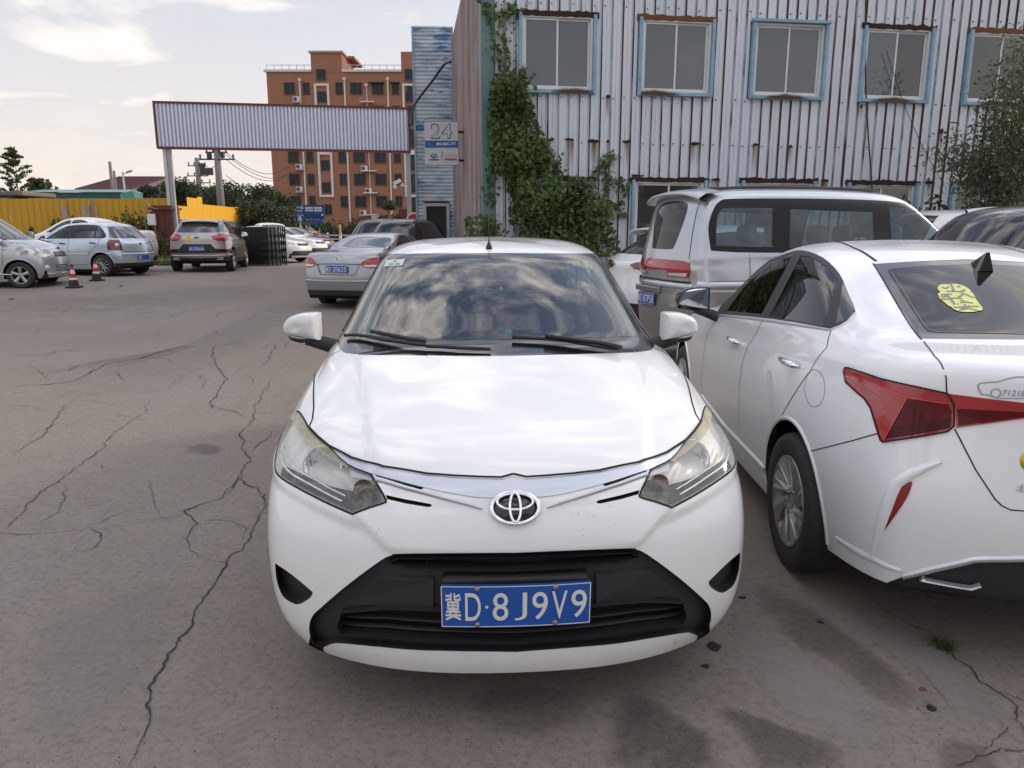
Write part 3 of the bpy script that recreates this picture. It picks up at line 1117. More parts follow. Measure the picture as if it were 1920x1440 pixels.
def mirror_shell(parent, loc, side, paintm, size=(.20, .12, .13), facing=1, gl=True, yaw=0.0, name='wing_mirror'):
    """door mirror: painted shell bulging forward (-y), black base below, glass at the back. side +1 lies towards +x"""
    sx, sy, sz = size
    s = MB(); s.sm = True
    base = crom([(-.5, .50), (-.5, .50), (-.30, .52), (.02, .48), (.30, .34), (.46, .12), (.50, -.10), (.47, -.24), (.30, -.33), (-.05, -.42), (-.5, -.50), (-.5, -.50)], 3, True)
    nu = len(base)
    loops = [(1.0, 0), (1.01, -.30), (.985, -.55), (.90, -.74), (.74, -.88), (.50, -.97), (.22, -1.0)]
    nv = len(loops)
    vs, fs = [], []
    for sc, d in loops:
        for u, z in base:
            vs.append((side * ((u + .18) * sc - .18) * sx, d * sy + .35 * sy * max(0, u + .1) ** 2, ((z - .04) * sc + .04) * sz))
    for j in range(nv - 1):
        for i in range(nu):
            i2 = (i + 1) % nu
            q = (j * nu + i, j * nu + i2, (j + 1) * nu + i2, (j + 1) * nu + i)
            fs.append(tuple(reversed(q)) if side > 0 else q)
    e = tuple(range((nv - 1) * nu, nv * nu))
    fs.append(tuple(reversed(e)) if side > 0 else e)
    s.add(vs, fs)
    o = s.obj(name, paintm, parent, loc)
    smooth_angle(o, 50)
    o.rotation_euler = (0, 0, yaw * side)
    k = MB(); k.sm = True
    rim = [Vector(v) for v in vs[:nu]]
    back = [p * .985 + Vector((0, .012, 0)) for p in rim]
    k.add(rim + back + [p * .90 + Vector((0, .010, 0)) for p in rim], [(i, nu + i, nu + (i + 1) % nu, (i + 1) % nu) for i in range(nu)] + [(nu + i, 2 * nu + i, 2 * nu + (i + 1) % nu, nu + (i + 1) % nu) for i in range(nu)])
    # black foot running in to the door
    k.tube([(side * -sx * .10, -sy * .25, -sz * .47), (side * -sx * .40, -sy * .1, -sz * .62), (side * -sx * .80, .03, -sz * .85), (side * -sx * 1.05, .05, -sz * .95)], [.030, .032, .036, .045], 10)
    # lower skirt
    sk = [(side * (ex * sx * .46), -sy * .75 * (1 - abs(ex) ** 2.4) - .01, -sz * .42 + .10 * sz * max(0, ex)) for ex in [(-1 + 2 * i / 10) for i in range(11)]]
    k.add([Vector(p) for p in sk] + [Vector((p[0] * .92, p[1] * .8, p[2] - .020)) for p in sk] + [Vector((p[0] * .9, .01, p[2] - .018)) for p in sk], [(i, i + 1, 12 + i, 11 + i) for i in range(10)] + [(11 + i, 12 + i, 23 + i, 22 + i) for i in range(10)])
    k.obj('mirror_base', M_blk, o)
    if gl:
        g = MB()
        gp = [p * .90 + Vector((0, .011, 0)) for p in rim]
        g.add(gp, [tuple(range(nu))])
        g.obj('mirror_glass', M_chrome, o)
    return o

def handle(parent, h, q, P, mode=(1,), mat=None, length=.19, dirv=(0, 1, 0)):
    r = h.hit(P, q)
    if r is None: return
    p, n = r
    for sg in mode:
        m = MB(); m.sm = True
        d = Vector(dirv)
        a, b = p - d * length / 2, p + d * length / 2
        pts = [a + n * .002, a.lerp(b, .12) + n * .028, a.lerp(b, .5) + n * .036, a.lerp(b, .88) + n * .028, b + n * .002]
        pts = [Vector((v.x * sg, v.y, v.z)) for v in pts]
        m.tube(pts, [.008, .013, .015, .013, .008], 8)
        o = m.obj('handle', mat or M_chrome, parent)
# ================================================================== the white sedan facing the camera
GRP_CAR = 'cars parked in the yard'
def ribbon_obj(name, paths, w, mat, parent, h=.0015, n=1, sides=(1, -1), taper=None, lift=0.0):
    for p in paths:
        if len(p) < 2: continue
        split = min(q[0].x for q in p) > .02
        for sd in ([(a,) for a in sides] if split else [sides]):
            mb = MB(); mb.sm = n > 1
            strip(mb, p, w, h, n, sd, None, taper, lift)
            if mb.v: mb.obj(name, mat, parent)

def front_sedan():
    th = R(3.2)
    O = Vector((.012, 1.975, 0))
    car = empty('white_sedan', O, th, 'white sedan in the foreground facing the camera, blue plate on its black lower grille', 'car', GRP_CAR)
    M = Matrix.Translation(O) @ Matrix.Rotation(th, 4, 'Z')
    rings = std_rings(4.41, .85, 1.475, frontw=1.0, bow=.30, wbelt=.79, hoodw=.715, flat=True)
    for i in (0, 1):
        for k in range(6):
            x, y, z = rings[i][k]; f = (1, 1, .9, .6, .2, 0)[k]
            rings[i][k] = (x, y - (.035 if i == 0 else .006) * f, z - (.014 if i == 0 else .004) * f)
    def ss(t): t = np.clip(t, 0, 1); return t * t * (3 - 2 * t)
    def press(G, N):
        x, y, z = G[..., 0], G[..., 1], G[..., 2]
        bon = ss((N[..., 2] - .45) / .25) * ss((1.16 - y) / .10) * ss((y - .10) / .12)
        xc = .415 + (y - .15) * .19
        d = bon * .009 * ss((xc - x) / .045 + .5)
        nose = ss((.45 - y) / .1) * ss((-N[..., 1] - .25) / .2) * ss((z - .57) / .03) * ss((.78 - z) / .04)
        xn = .36 + (z - .58) * 1.15
        d = d + nose * .010 * ss((xn - x) / .04 + .5)
        # a fold running out below the headlamp to the wheel arch
        zf = .655 + (x - .5) * .22
        d = d + ss((x - .42) / .06) * ss((1.0 - y) / .2) * .012 * ss((z - zf) / .035 + .5) * ss((zf + .12 - z) / .1)
        return d
    h = Hull(rings, 13, 15, press)
    PL = CamP(M, True)      # image left
    PR = CamP(M, False)
    front = lambda c, n: c.y < 2.2
    AX, RAD = (.83, 3.38), .345
    arches(h, AX, RAD, .85, car, lip=True, lipmat=M_white)
    # windscreen
    ws = h.cut(crom([(1000, 474), (1000, 474), (722, 476), (722, 476), (708, 496), (641, 618), (635, 632), (634, 648), (641, 658), (656, 663), (720, 666), (1000, 668), (1000, 668)], 3, True), PL, front)
    wg = h.cut(crom([(1000, 482), (1000, 482), (745, 483), (731, 485), (722, 493), (664, 612), (660, 628), (668, 634), (680, 635), (1000, 635), (1000, 635)], 3, True), PL, front, (ws,))
    # headlamp
    HL = crom([(544, 774), (560, 772), (572, 789), (579, 802), (596, 820), (617, 837), (653, 871), (694, 888), (694, 888), (706, 906), (723, 936), (720, 943), (692, 952), (661, 964), (661, 964), (615, 944), (553, 912), (522, 891), (516, 870), (521, 838), (533, 797), (539, 779)], 3, True)
    hl = h.cut(HL, PL, front)
    hy = h.cut([(538, 780), (543, 773), (560, 770), (573, 789), (580, 802), (597, 820), (618, 837), (655, 872), (650, 876), (620, 860), (596, 844), (572, 826), (556, 803), (548, 788)], PL, front, (hl,))
    # chrome blade under the bonnet edge
    ch = h.cut(crom([(617, 839), (617, 839), (660, 862), (720, 879), (800, 892), (900, 899), (1000, 900), (1000, 900), (1000, 935), (1000, 935), (925, 934), (880, 931), (795, 915), (740, 901), (694, 888), (653, 872), (630, 852)], 3, True), PL, front)
    s1 = h.cut([(703, 889), (740, 899), (792, 913), (794, 916), (788, 918), (750, 909), (708, 897)], PL, front)
    s2 = h.cut([(723, 928), (760, 936), (808, 945), (810, 949), (803, 951), (760, 944), (726, 936)], PL, front)
    # lower opening
    GR = crom([(1000, 1036), (1000, 1036), (760, 1038), (735, 1041), (712, 1052), (650, 1098), (602, 1139), (586, 1155), (580, 1173), (582, 1192), (590, 1208), (590, 1208), (607, 1213), (607, 1213), (624, 1206), (645, 1206), (720, 1213), (800, 1219), (1000, 1222), (1000, 1222)], 3, True)
    gr = h.cut(GR, PL, front)
    lc = h.cut([(582, 1193), (590, 1208), (607, 1213.5), (606, 1219), (614, 1226), (604, 1246), (570, 1232), (579, 1206)], PL, front)
    gi = h.cut([(1000, 1148), (715, 1143), (640, 1150), (632, 1176), (640, 1190), (800, 1203), (1000, 1207)], PL, front, (gr,))
    gt = h.cut([(1000, 1046), (745, 1048), (728, 1056), (770, 1066), (1000, 1072)], PL, front, (gr,))
    fg = h.cut(crom([(516, 1056), (516, 1056), (548, 1078), (586, 1110), (586, 1110), (582, 1120), (562, 1132), (548, 1130), (530, 1117), (519, 1088)], 3, True), PL, front)
    # side and rear glass (side view / rear view)
    sw = h.cut(crom([(1.62, 1.02), (1.62, 1.02), (2.15, 1.33), (2.40, 1.385), (2.9, 1.39), (3.25, 1.33), (3.62, 1.10), (3.62, 1.06), (3.62, 1.06)], 4, True), XP, lambda c, n: c.x > .4)
    rwp = h.cut(crom([(0, 1.37), (0, 1.37), (.44, 1.35), (.48, 1.33), (.56, 1.12), (.53, 1.09), (0, 1.08), (0, 1.08)], 4, True), YR, lambda c, n: c.y > 3.0)
    tl_ = h.cut([(.46, .98), (.80, 1.0), (.84, .80), (.70, .76), (.50, .84)], YR, lambda c, n: c.y > 3.9)
    h.clean()
    # ---- emit
    h.emit(0, 'body', M_white, car)
    h.emit(ws, 'windscreen_surround', M_gloss, car, lift=-.001)
    h.emit(wg, 'windscreen', M_glass, car)
    h.emit(sw, 'side_window', M_mid, car, 'pair')
    h.emit(rwp, 'rear_window', M_mid, car)
    h.emit(tl_, 'tail_light', M_redl, car, 'pair', lift=.004)
    back = Vector((0, 1, 0))
    h.emit(ch, 'chrome_strip', M_wing, car, lift=.005, skirt=.006, keep=True)
    for pid in (s1, s2): h.emit(pid, 'air_slot', M_blk2, car, 'pair', lift=.030, skirt=.030, along=back)
    h.emit(gr, 'lower_grille', M_blk, car, lift=.032, skirt=.034, along=back)
    h.emit(lc, 'lip_gap', M_blk, car, 'pair', lift=.012, skirt=.013, along=back)
    h.emit(gi, 'grille_opening', M_blk2, car, lift=.085, skirt=.055, along=back)
    h.emit(gt, 'upper_slot', M_blk2, car, lift=.060, skirt=.030, along=back)
    h.emit(fg, 'fog_lamp_recess', M_blk, car, 'pair', lift=.045, skirt=.046, along=back, keep=True)
    # headlamps: lens, yellowed top, housing with a bowl and the amber lamp
    lamps = []
    for o in h.emit(hl, 'headlight', M_lens, car, 'pair'):
        lamps.append(o)
    for o, lp in zip(h.emit(hy, 'yellowed_lens', M_yel, None, 'pair'), lamps): o.parent = lp
    for pid in (hl, hy):
        for o, lp in zip(h.emit(pid, 'lamp_housing', M_hous, None, 'pair', lift=.115, skirt=.114, along=Vector((.0, 1, -.06))), lamps): o.parent = lp
    bx = h.hit(PL, (597, 880)); ax_ = h.hit(PL, (681, 922)); cx = h.hit(PL, (655, 905))
    for lp, sg in zip(lamps, (1, -1)):
        b = MB(); b.sm = True
        c = Vector((bx[0].x * sg, bx[0].y + .082, bx[0].z - .018)); K = .82
        Mb = Matrix.Translation(c) @ Matrix.Rotation(R(72), 4, 'X') @ Matrix.Rotation(R(16) * sg, 4, 'Y') @ Matrix.Scale(.80, 4)
        b.lathe([(.012, -.055), (.03, -.048), (.055, -.028), (.074, .004), (.080, .012), (.083, .010)], 28, Mb)
        b.lathe([(.0001, -.02), (.010, -.02), (.011, -.055)], 10, Mb)
        b.obj('reflector', M_flute, lp)
        b = MB(); b.sm = True
        b.lathe([(.080, .008), (.086, .014), (.090, .006), (.086, -.02)], 28, Mb)
        b.obj('reflector_ring', M_satin, lp)
        a = MB(); a.sm = True
        c = Vector((ax_[0].x * sg, ax_[0].y + .026, ax_[0].z))
        Ma = Matrix.Translation(c) @ Matrix.Rotation(R(90), 4, 'X') @ Matrix.Rotation(R(5) * sg, 4, 'Y')
        a.lathe([(.0001, -.022), (.014, -.018), (.026, -.004), (.032, .008)], 16, Ma)
        a.obj('turn_signal', M_turn, lp)
        # dark shelf under the bowl
        d = MB(); d.sm = True
        pts = [h.hit(PL, q) for q in ((525, 892), (553, 908), (590, 927), (618, 941), (660, 959), (700, 943), (715, 935))]
        up = [h.hit(PL, q) for q in ((523, 884), (553, 901), (588, 918), (618, 928), (655, 936), (690, 926), (708, 922))]
        vs = [Vector((p[0].x * sg, p[0].y + .006, p[0].z)) for p in pts] + [Vector((p[0].x * sg, p[0].y + .060, p[0].z + .004)) for p in up]
        n = len(pts)
        d.add(vs, [(i, i + 1, n + i + 1, n + i) if sg > 0 else (n + i, n + i + 1, i + 1, i) for i in range(n - 1)])
        d.obj('lamp_shelf', M_blk, lp)
        d = MB(); d.sm = True
        ln = [h.hit(PL, q) for q in ((523, 850), (528, 872), (545, 892), (580, 912), (612, 930), (640, 944))]
        d.tube(crom([(p[0].x * sg, p[0].y + .016, p[0].z) for p in ln], 4), .004, 6)
        d.tube(crom([(p[0].x * sg * .985, p[0].y + .030, p[0].z + .012) for p in ln], 4), .003, 6)
        d.obj('lamp_trim_line', M_chrome, lp)
        # bright inner wing beside the chrome blade
        d = MB(); d.sm = True
        q4 = [h.hit(PL, q) for q in ((654, 876), (692, 890), (703, 905), (656, 896))]
        d.add([Vector((p[0].x * sg, p[0].y + .014, p[0].z)) for p in q4], [(0, 1, 2, 3) if sg > 0 else (3, 2, 1, 0)])
        d.obj('lamp_wing', M_satin, lp)
    ribbon_obj('lamp_seal', [h.path(HL + HL[:1], PL, .02, .1)], .006, M_gap, car, .0015)
    # bars
    ribbon_obj('chrome_bar', [h.path([(706, 899), (760, 915), (830, 934), (880, 947), (905, 955)], PL, .02)], .016, M_satin, car, .010, 6, taper=lambda t: (1.15 - .55 * t) * (1 if t < .94 else .55))
    ribbon_obj('grille_bar', [h.path([(636, 1150), (720, 1152), (860, 1159), (1000, 1163)], PL, .03), h.path([(626, 1168), (720, 1172), (860, 1180), (1000, 1183)], PL, .03), h.path([(626, 1184), (720, 1190), (860, 1198), (1000, 1201)], PL, .03)], .012, M_blk, car, .012, 4, lift=-.050)
    ribbon_obj('grille_crossbar', [h.path([(724, 1062), (780, 1068), (1000, 1075)], PL, .03)], .016, M_blk, car, .012, 4, lift=-.030)
    # sculpted panels left and right of the plate
    pan = [h.hit(PL, q)[0] for q in ((700, 1090), (812, 1095), (812, 1146), (640, 1138))]
    mb = MB()
    for sg in (1, -1):
        vs = [Vector((p.x * sg, p.y + .018, p.z)) for p in pan] + [Vector((p.x * sg, p.y + .034, p.z + .012)) for p in pan[:2]]
        f = [(0, 1, 2, 3), (4, 5, 1, 0)]
        mb.add(vs, [q if sg > 0 else tuple(reversed(q)) for q in f])
    mb.obj_parts('grille_panel', M_blk, car)
    pb = h.hit(PL, (966, 1130)); pz = pb[0].z
    mb = MB(); mb.bevbox((0, pb[0].y + .03, pz + .012), (.43, .05, .135), .012)
    mb.obj('plate_holder', M_blk, car)
    plate(car, (.0, pb[0].y - .018, pz), '冀D8J9V9', (R(4), 0, 0), bend=.010)
    for q in ():
        pass
    # emblem
    e0 = h.hit(PL, (966, 955))
    ep, en = e0
    en = Vector((0, en.y, en.z)).normalized()
    zx = Vector((0, 0, 1)); zx = (zx - en * zx.dot(en)).normalized()
    Me = Matrix((( -1, 0, 0), zx, en)).transposed().to_4x4()
    Me.translation = Vector((0, ep.y, ep.z)) + en * .004
    def ell(cx, cz, rx, rz, r, mb, n=44, flat=.55, h0=.006):
        pts = []
        for i in range(n):
            a = 2 * math.pi * i / n
            c = Vector((cx + rx * math.cos(a), cz + rz * math.sin(a), h0))
            nr = Vector((math.cos(a) / rx, math.sin(a) / rz, 0)).normalized()
            for k in range(8):
                b = 2 * math.pi * k / 8
                pts.append(Me @ (c + nr * r * math.cos(b) + Vector((0, 0, r * flat * math.sin(b)))))
        mb.add(pts, [(i * 8 + k, ((i + 1) % n) * 8 + k, ((i + 1) % n) * 8 + (k + 1) % 8, i * 8 + (k + 1) % 8) for i in range(n) for k in range(8)])
    eb = MB(); eb.sm = True
    eb.lathe([(.0001, .004), (.9, .003), (1.0, -.006)], 40, Me @ Matrix.Diagonal((.072, .050, 1, 1)))
    eo = eb.obj('emblem', M_gloss, car)
    er = MB(); er.sm = True
    ell(0, 0, .0685, .0465, .0062, er, h0=.007)
    ell(0, .017, .052, .0235, .0042, er, h0=.008)
    ell(0, .0, .0155, .0425, .0042, er, h0=.009)
    er.obj('emblem_ring', M_chrome, eo)
    # stone chips and a scuffed end of the lip
    rng = random.Random(7)
    mb = MB()
    for i in range(95):
        q = (rng.uniform(520, 1340), rng.gauss(985, 60)) if i < 60 else (rng.uniform(560, 1330), rng.uniform(1215, 1250)) if i < 75 else (rng.gauss(1285, 14), rng.gauss(1200, 7))
        PP, sg = (PL, -1) if q[0] < 950 else (PR, 1)
        r_ = h.bvh.ray_cast(*PP.ray(q))
        if r_[0] is None or abs(proj(M @ Vector((sg * r_[0].x, r_[0].y, r_[0].z)))[1] - q[1]) > 3: continue
        p, n_ = r_[0] + r_[1] * .0012, r_[1]
        u = n_.orthogonal().normalized(); w_ = n_.cross(u)
        rr = rng.uniform(.0006, .0016) * (1.6 if i >= 75 else 1)
        a0 = rng.random() * 6
        mb.add([Vector((sg * t.x, t.y, t.z)) for t in [p + (u * math.cos(a0 + k * 1.26) * rng.uniform(.5, 1.6) + w_ * math.sin(a0 + k * 1.26)) * rr for k in range(5)]], [tuple(range(5))])
    if mb.v: tag(mb.obj('stone_chips', M_chip, car), kind='stuff')
    # shut lines
    gaps = [h.path([(639, 657), (617, 668), (601, 678), (594, 695), (589, 717), (588, 739), (588.5, 764), (586, 786), (579, 802)], PL, .02),
            h.path([(579, 802), (596, 820), (617, 838), (660, 860.5), (720, 877.5), (800, 890.5), (850, 894.5), (900, 897), (940, 898), (964, 898)], PL, .02)]
    ribbon_obj('shut_line', gaps[:1], .0055, M_gap, car)
    ribbon_obj('bonnet_gap', gaps[1:], .008, M_gap, car, .0085)
    ribbon_obj('roof_seam', [h.path([(722, 475), (734, 457), (748, 447), (762, 442.5)], PL, .03)], .016, M_gap, car)
    ribbon_obj('screen_trim', [h.path([(721, 478), (706, 497), (672, 560), (640, 618)], PL, .03)], .012, M_gap, car, .004, 4)
    dl = [[(1.45, .30), (1.42, .55), (1.43, .80), (1.55, 1.0)], [(2.55, .25), (2.55, .7), (2.53, 1.02)], [(3.62, 1.05), (3.6, .9), (3.42, .74)], [(1.45, .28), (2.0, .25), (2.9, .25)]]
    ribbon_obj('door_gap', [h.path(p, XP, .04) for p in dl], .006, M_gap, car)
    # mirrors
    for px, PP, sg in (((570, 610), PL, -1), ((1270, 609), PR, 1)):
        w_ = at(*px, 3.38)
        l = M.inverted() @ w_
        mirror_shell(car, l, sg, M_white, (.168, .10, .12), yaw=R(6))
    # wipers
    def lift(P, pts, up):
        return [p + n * up for p, n in h.path(pts, P, .05)]
    mb = MB(); mb.sm = True
    A = [Vector((-p.x, p.y, p.z)) for p in lift(PL, [(650, 634), (720, 643), (800, 654)], .016)]
    B = [Vector((-p.x, p.y, p.z)) for p in lift(PL, [(800, 652), (760, 645), (700, 632)], .030)]
    mb.tube(A, .008, 6); mb.tube(B, [.009] * len(B), 6)
    mb.obj('wiper', M_blk, car)
    mb = MB(); mb.sm = True
    A = lift(PR, [(960, 638), (1060, 645), (1160, 661)], .016)
    B = lift(PR, [(1165, 664), (1120, 655), (1020, 641)], .030)
    mb.tube(A, .008, 6); mb.tube(B, .009, 6)
    mb.obj('wiper', M_blk, car)
    mb = MB(); mb.sm = True
    C1 = [Vector((-p.x, p.y, p.z)) for p in lift(PL, [(800, 655), (860, 658), (920, 660)], .014)]
    mb.tube(C1, .008, 6)
    mb.obj('wiper_linkage', M_blk, car)
    # aerial
    ha = h.hit(PL, (917, 466))
    mb = MB(); mb.sm = True
    b = Vector((-ha[0].x, ha[0].y, ha[0].z))
    mb.tube([b + Vector((0, 0, -.005)), b + Vector((0, .003, .012)), b + Vector((0, .008, .030)), b + Vector((0, .014, .045))], [.018, .015, .007, .003], 10)
    mb.tube([b + Vector((0, .014, .044)), b + Vector((.002, .09, .20))], [.0024, .0015], 6)
    mb.obj('aerial', M_blk, car)
    # paper sticker inside the screen
    pid_pts = [h.hit(PL, q)[0] for q in ((725, 489), (760, 486.5), (755, 499), (720, 501))]
    mb = MB()
    mb.add([Vector((-p.x, p.y - .003, p.z + .004)) for p in pid_pts], [(0, 1, 2, 3)])
    o = mb.obj('inspection_sticker', M_stick, car)
    mb = MB()
    q = [Vector((-p.x, p.y - .005, p.z + .006)) for p in pid_pts]
    ex = (q[1] - q[0]); ey = (q[0] - q[3])
    Ms = Matrix((ex, ey, ex.cross(ey).normalized())).transposed().to_4x4(); Ms.translation = q[3]
    put_text(mb, '20 26', (.2, .12, .8, .38), Ms, 0)
    put_text(mb, '检', (.42, .55, .58, .85), Ms, 0)
    mb.obj('sticker_print', M_gap, o)
    # under the body
    mb = MB(); mb.bevbox((0, 2.25, .30), (1.2, 3.6, .18), .03)
    mb.obj('underbody', M_blk2, car)
    # wheels
    for y in AX:
        for sg in (1, -1):
            wheel(car, (sg * .70, y, .305), sg, .305, .185, 'five')
    # cabin
    mb = MB(); mb.sm = True
    prof = [(1.06, .94), (1.2, .985), (1.42, 1.005), (1.60, .985), (1.68, .93), (1.70, .75)]
    vs, fs = [], []
    for i, (y, z) in enumerate(prof):
        for k in range(9):
            x = -.66 + 1.32 * k / 8
            vs.append((x, y + .10 * (x / .66) ** 2, z + .018 * math.cos(x * 7) * (1 if 0 < i < 4 else 0)))
    for i in range(len(prof) - 1):
        for k in range(8): fs.append((i * 9 + k, i * 9 + k + 1, (i + 1) * 9 + k + 1, (i + 1) * 9 + k))
    mb.add(vs, fs)
    mb.obj('dashboard', M_int, car)
    mb = MB(); mb.sm = True
    c = Vector((.36, 1.78, .98))
    Mw = Matrix.Translation(c) @ Matrix.Rotation(R(-65), 4, 'X')
    mb.lathe([(.185 + .014 * math.cos(a), .014 * math.sin(a)) for a in [2 * math.pi * i / 8 for i in range(8)]], 32, Mw, closed=True)
    mb.lathe([(.0001, .01), (.06, .005), (.07, -.02)], 16, Mw)
    mb.bar(Mw @ Vector((-.18, 0, 0)), Mw @ Vector((.18, 0, 0)), .03, .02)
    mb.bar(Mw @ Vector((0, 0, 0)), Mw @ Vector((0, -.18, 0)), .03, .02)
    mb.obj('steering_wheel', M_int, car)
    for x in (-.36, .36):
        mb = MB(); mb.sm = True
        mb.bevbox((x, 2.25, .55), (.50, .52, .16), .06)
        mb.bevbox((x, 2.58, .86), (.48, .14, .62), .06, rot=Matrix.Rotation(R(-16), 3, 'X'))
        s = mb.obj('front_seat', M_seat, car)
        mb = MB(); mb.sm = True
        mb.bevbox((x, 2.72, 1.24), (.27, .11, .19), .05, rot=Matrix.Rotation(R(-10), 3, 'X'))
        mb.obj('headrest', M_seat, s)
    mb = MB(); mb.sm = True
    mb.bevbox((0, 3.1, .55), (1.2, .5, .16), .06)
    mb.bevbox((0, 3.42, .84), (1.2, .14, .56), .06, rot=Matrix.Rotation(R(-20), 3, 'X'))
    mb.obj('rear_seat', M_seat, car)
    mb = MB(); mb.bevbox((0, 1.7, .42), (1.36, 1.6, .06), .02); mb.obj('cabin_floor', M_int, car)
    # roof lining and pillar trims
    mb = MB(); mb.sm = True
    vs, fs = [], []
    for i in range(7):
        y = 1.93 + (3.2 - 1.93) * i / 6
        for k in range(7):
            x = -.52 + 1.04 * k / 6
            z = 1.405 - .06 * abs(x / .52) ** 3 - (.045 if i == 0 else 0)
            vs.append((x, y, z))
    for i in range(6):
        for k in range(6): fs.append((i * 7 + k, (i + 1) * 7 + k, (i + 1) * 7 + k + 1, i * 7 + k + 1))
    mb.add(vs, fs); mb.obj('roof_lining', M_beige, car)
    pa = [p - n * .045 for p, n in h.path([(722, 500), (690, 560), (667, 620), (664, 640)], PL, .08)]
    mb = MB(); mb.sm = True
    for sg in (1, -1):
        mb.tube([Vector((p.x * sg, p.y + .02, p.z)) for p in pa], [.035] * (len(pa) - 2) + [.03, .022], 8)
    mb.obj('pillar_trim', M_beige, car)
    # rear view mirror
    rm = h.hit(PL, (925, 492))
    mb = MB(); mb.sm = True
    mb.bevbox((0, rm[0].y + .10, rm[0].z - .10), (.25, .035, .065), .016)
    mb.tube([(0, rm[0].y + .02, rm[0].z - .03), (0, rm[0].y + .08, rm[0].z - .08)], .012, 8)
    mb.obj('rear_view_mirror', M_blk, car)
    # things in the cabin
    W = lambda v: M @ Vector(v)
    p = W((.035, rm[0].y + .10, rm[0].z - .14))
    t = empty('hanging_tassel', p, th, 'red tassel with a bright bead hanging from the mirror of the front white sedan', 'ornament')
    mb = MB(); mb.sm = True
    mb.lathe([(.0001, .02), (.012, .012), (.016, 0), (.012, -.012), (.0001, -.02)], 12)
    mb.tube([(0, 0, .05), (0, 0, 0)], .002, 5)
    mb.obj('bead', M_chrome, t)
    mb = MB(); mb.sm = True
    mb.lathe([(.004, -.02), (.012, -.05), (.014, -.12), (.010, -.24)], 10)
    mb.obj('fringe', simple('red_cord', (.34, .03, .02), .8), t)
    p = W((.045, 1.33, 1.005))
    t = empty('dashboard_ornament', p, th, 'small green glass ornament standing on the dashboard of the front white sedan', 'ornament')
    mb = MB(); mb.sm = True
    mb.lathe([(.0001, .062), (.012, .058), (.019, .045), (.017, .030), (.012, .022)], 14)
    mb.obj('ball', simple('green_glass', (.10, .42, .36), .1, coat=1), t)
    mb = MB(); mb.sm = True
    mb.lathe([(.013, .024), (.016, .012), (.022, .004), (.022, 0), (.0001, 0)], 14)
    mb.obj('base', simple('brass', (.5, .42, .14), .3, .8), t)
    p = W((-.60, 1.42, .99))
    t = empty('white_cup', p, th, 'small white cup standing on the dashboard at the left pillar of the front white sedan', 'cup')
    mb = MB(); mb.sm = True
    mb.lathe([(.0001, 0), (.024, 0), (.027, .050), (.025, .052), (.0001, .050)], 16)
    mb.obj('cup', M_wht, t)
    h.bm.free()
    return car
M_flute = NT('fluted_reflector')
_w = M_flute.n('ShaderNodeTexWave'); _w.inputs['Scale'].default_value = 26; _w.inputs['Distortion'].default_value = 1.5
M_flute.l(M_flute.coord(), _w.inputs[0])
M_flute = M_flute.done(M_flute.bsdf((.80, .81, .83), .10, 1., normal=M_flute.bump(_w.outputs[1], .5, .006)))
M_wing = simple('wing_chrome', (.60, .63, .68), .36, .8, var=.05)
M_hous = simple('lamp_housing_grey', (.78, .78, .76), .4, .2)
M_chip = simple('chip_grey', (.10, .095, .09), .8)
M_stick = simple('sticker_paper', (.60, .68, .62), .7)
M_turn = NT('turn_signal_glass')
_w = M_turn.voro(90)
M_turn = M_turn.done(M_turn.bsdf(M_turn.mix(M_turn.ramp(M_turn.noise(14, 3), (.4, 0), (.6, 1)), (.30, .28, .26), (.50, .20, .10)), .15, .3, 1, normal=M_turn.bump(_w, .6, .01)))
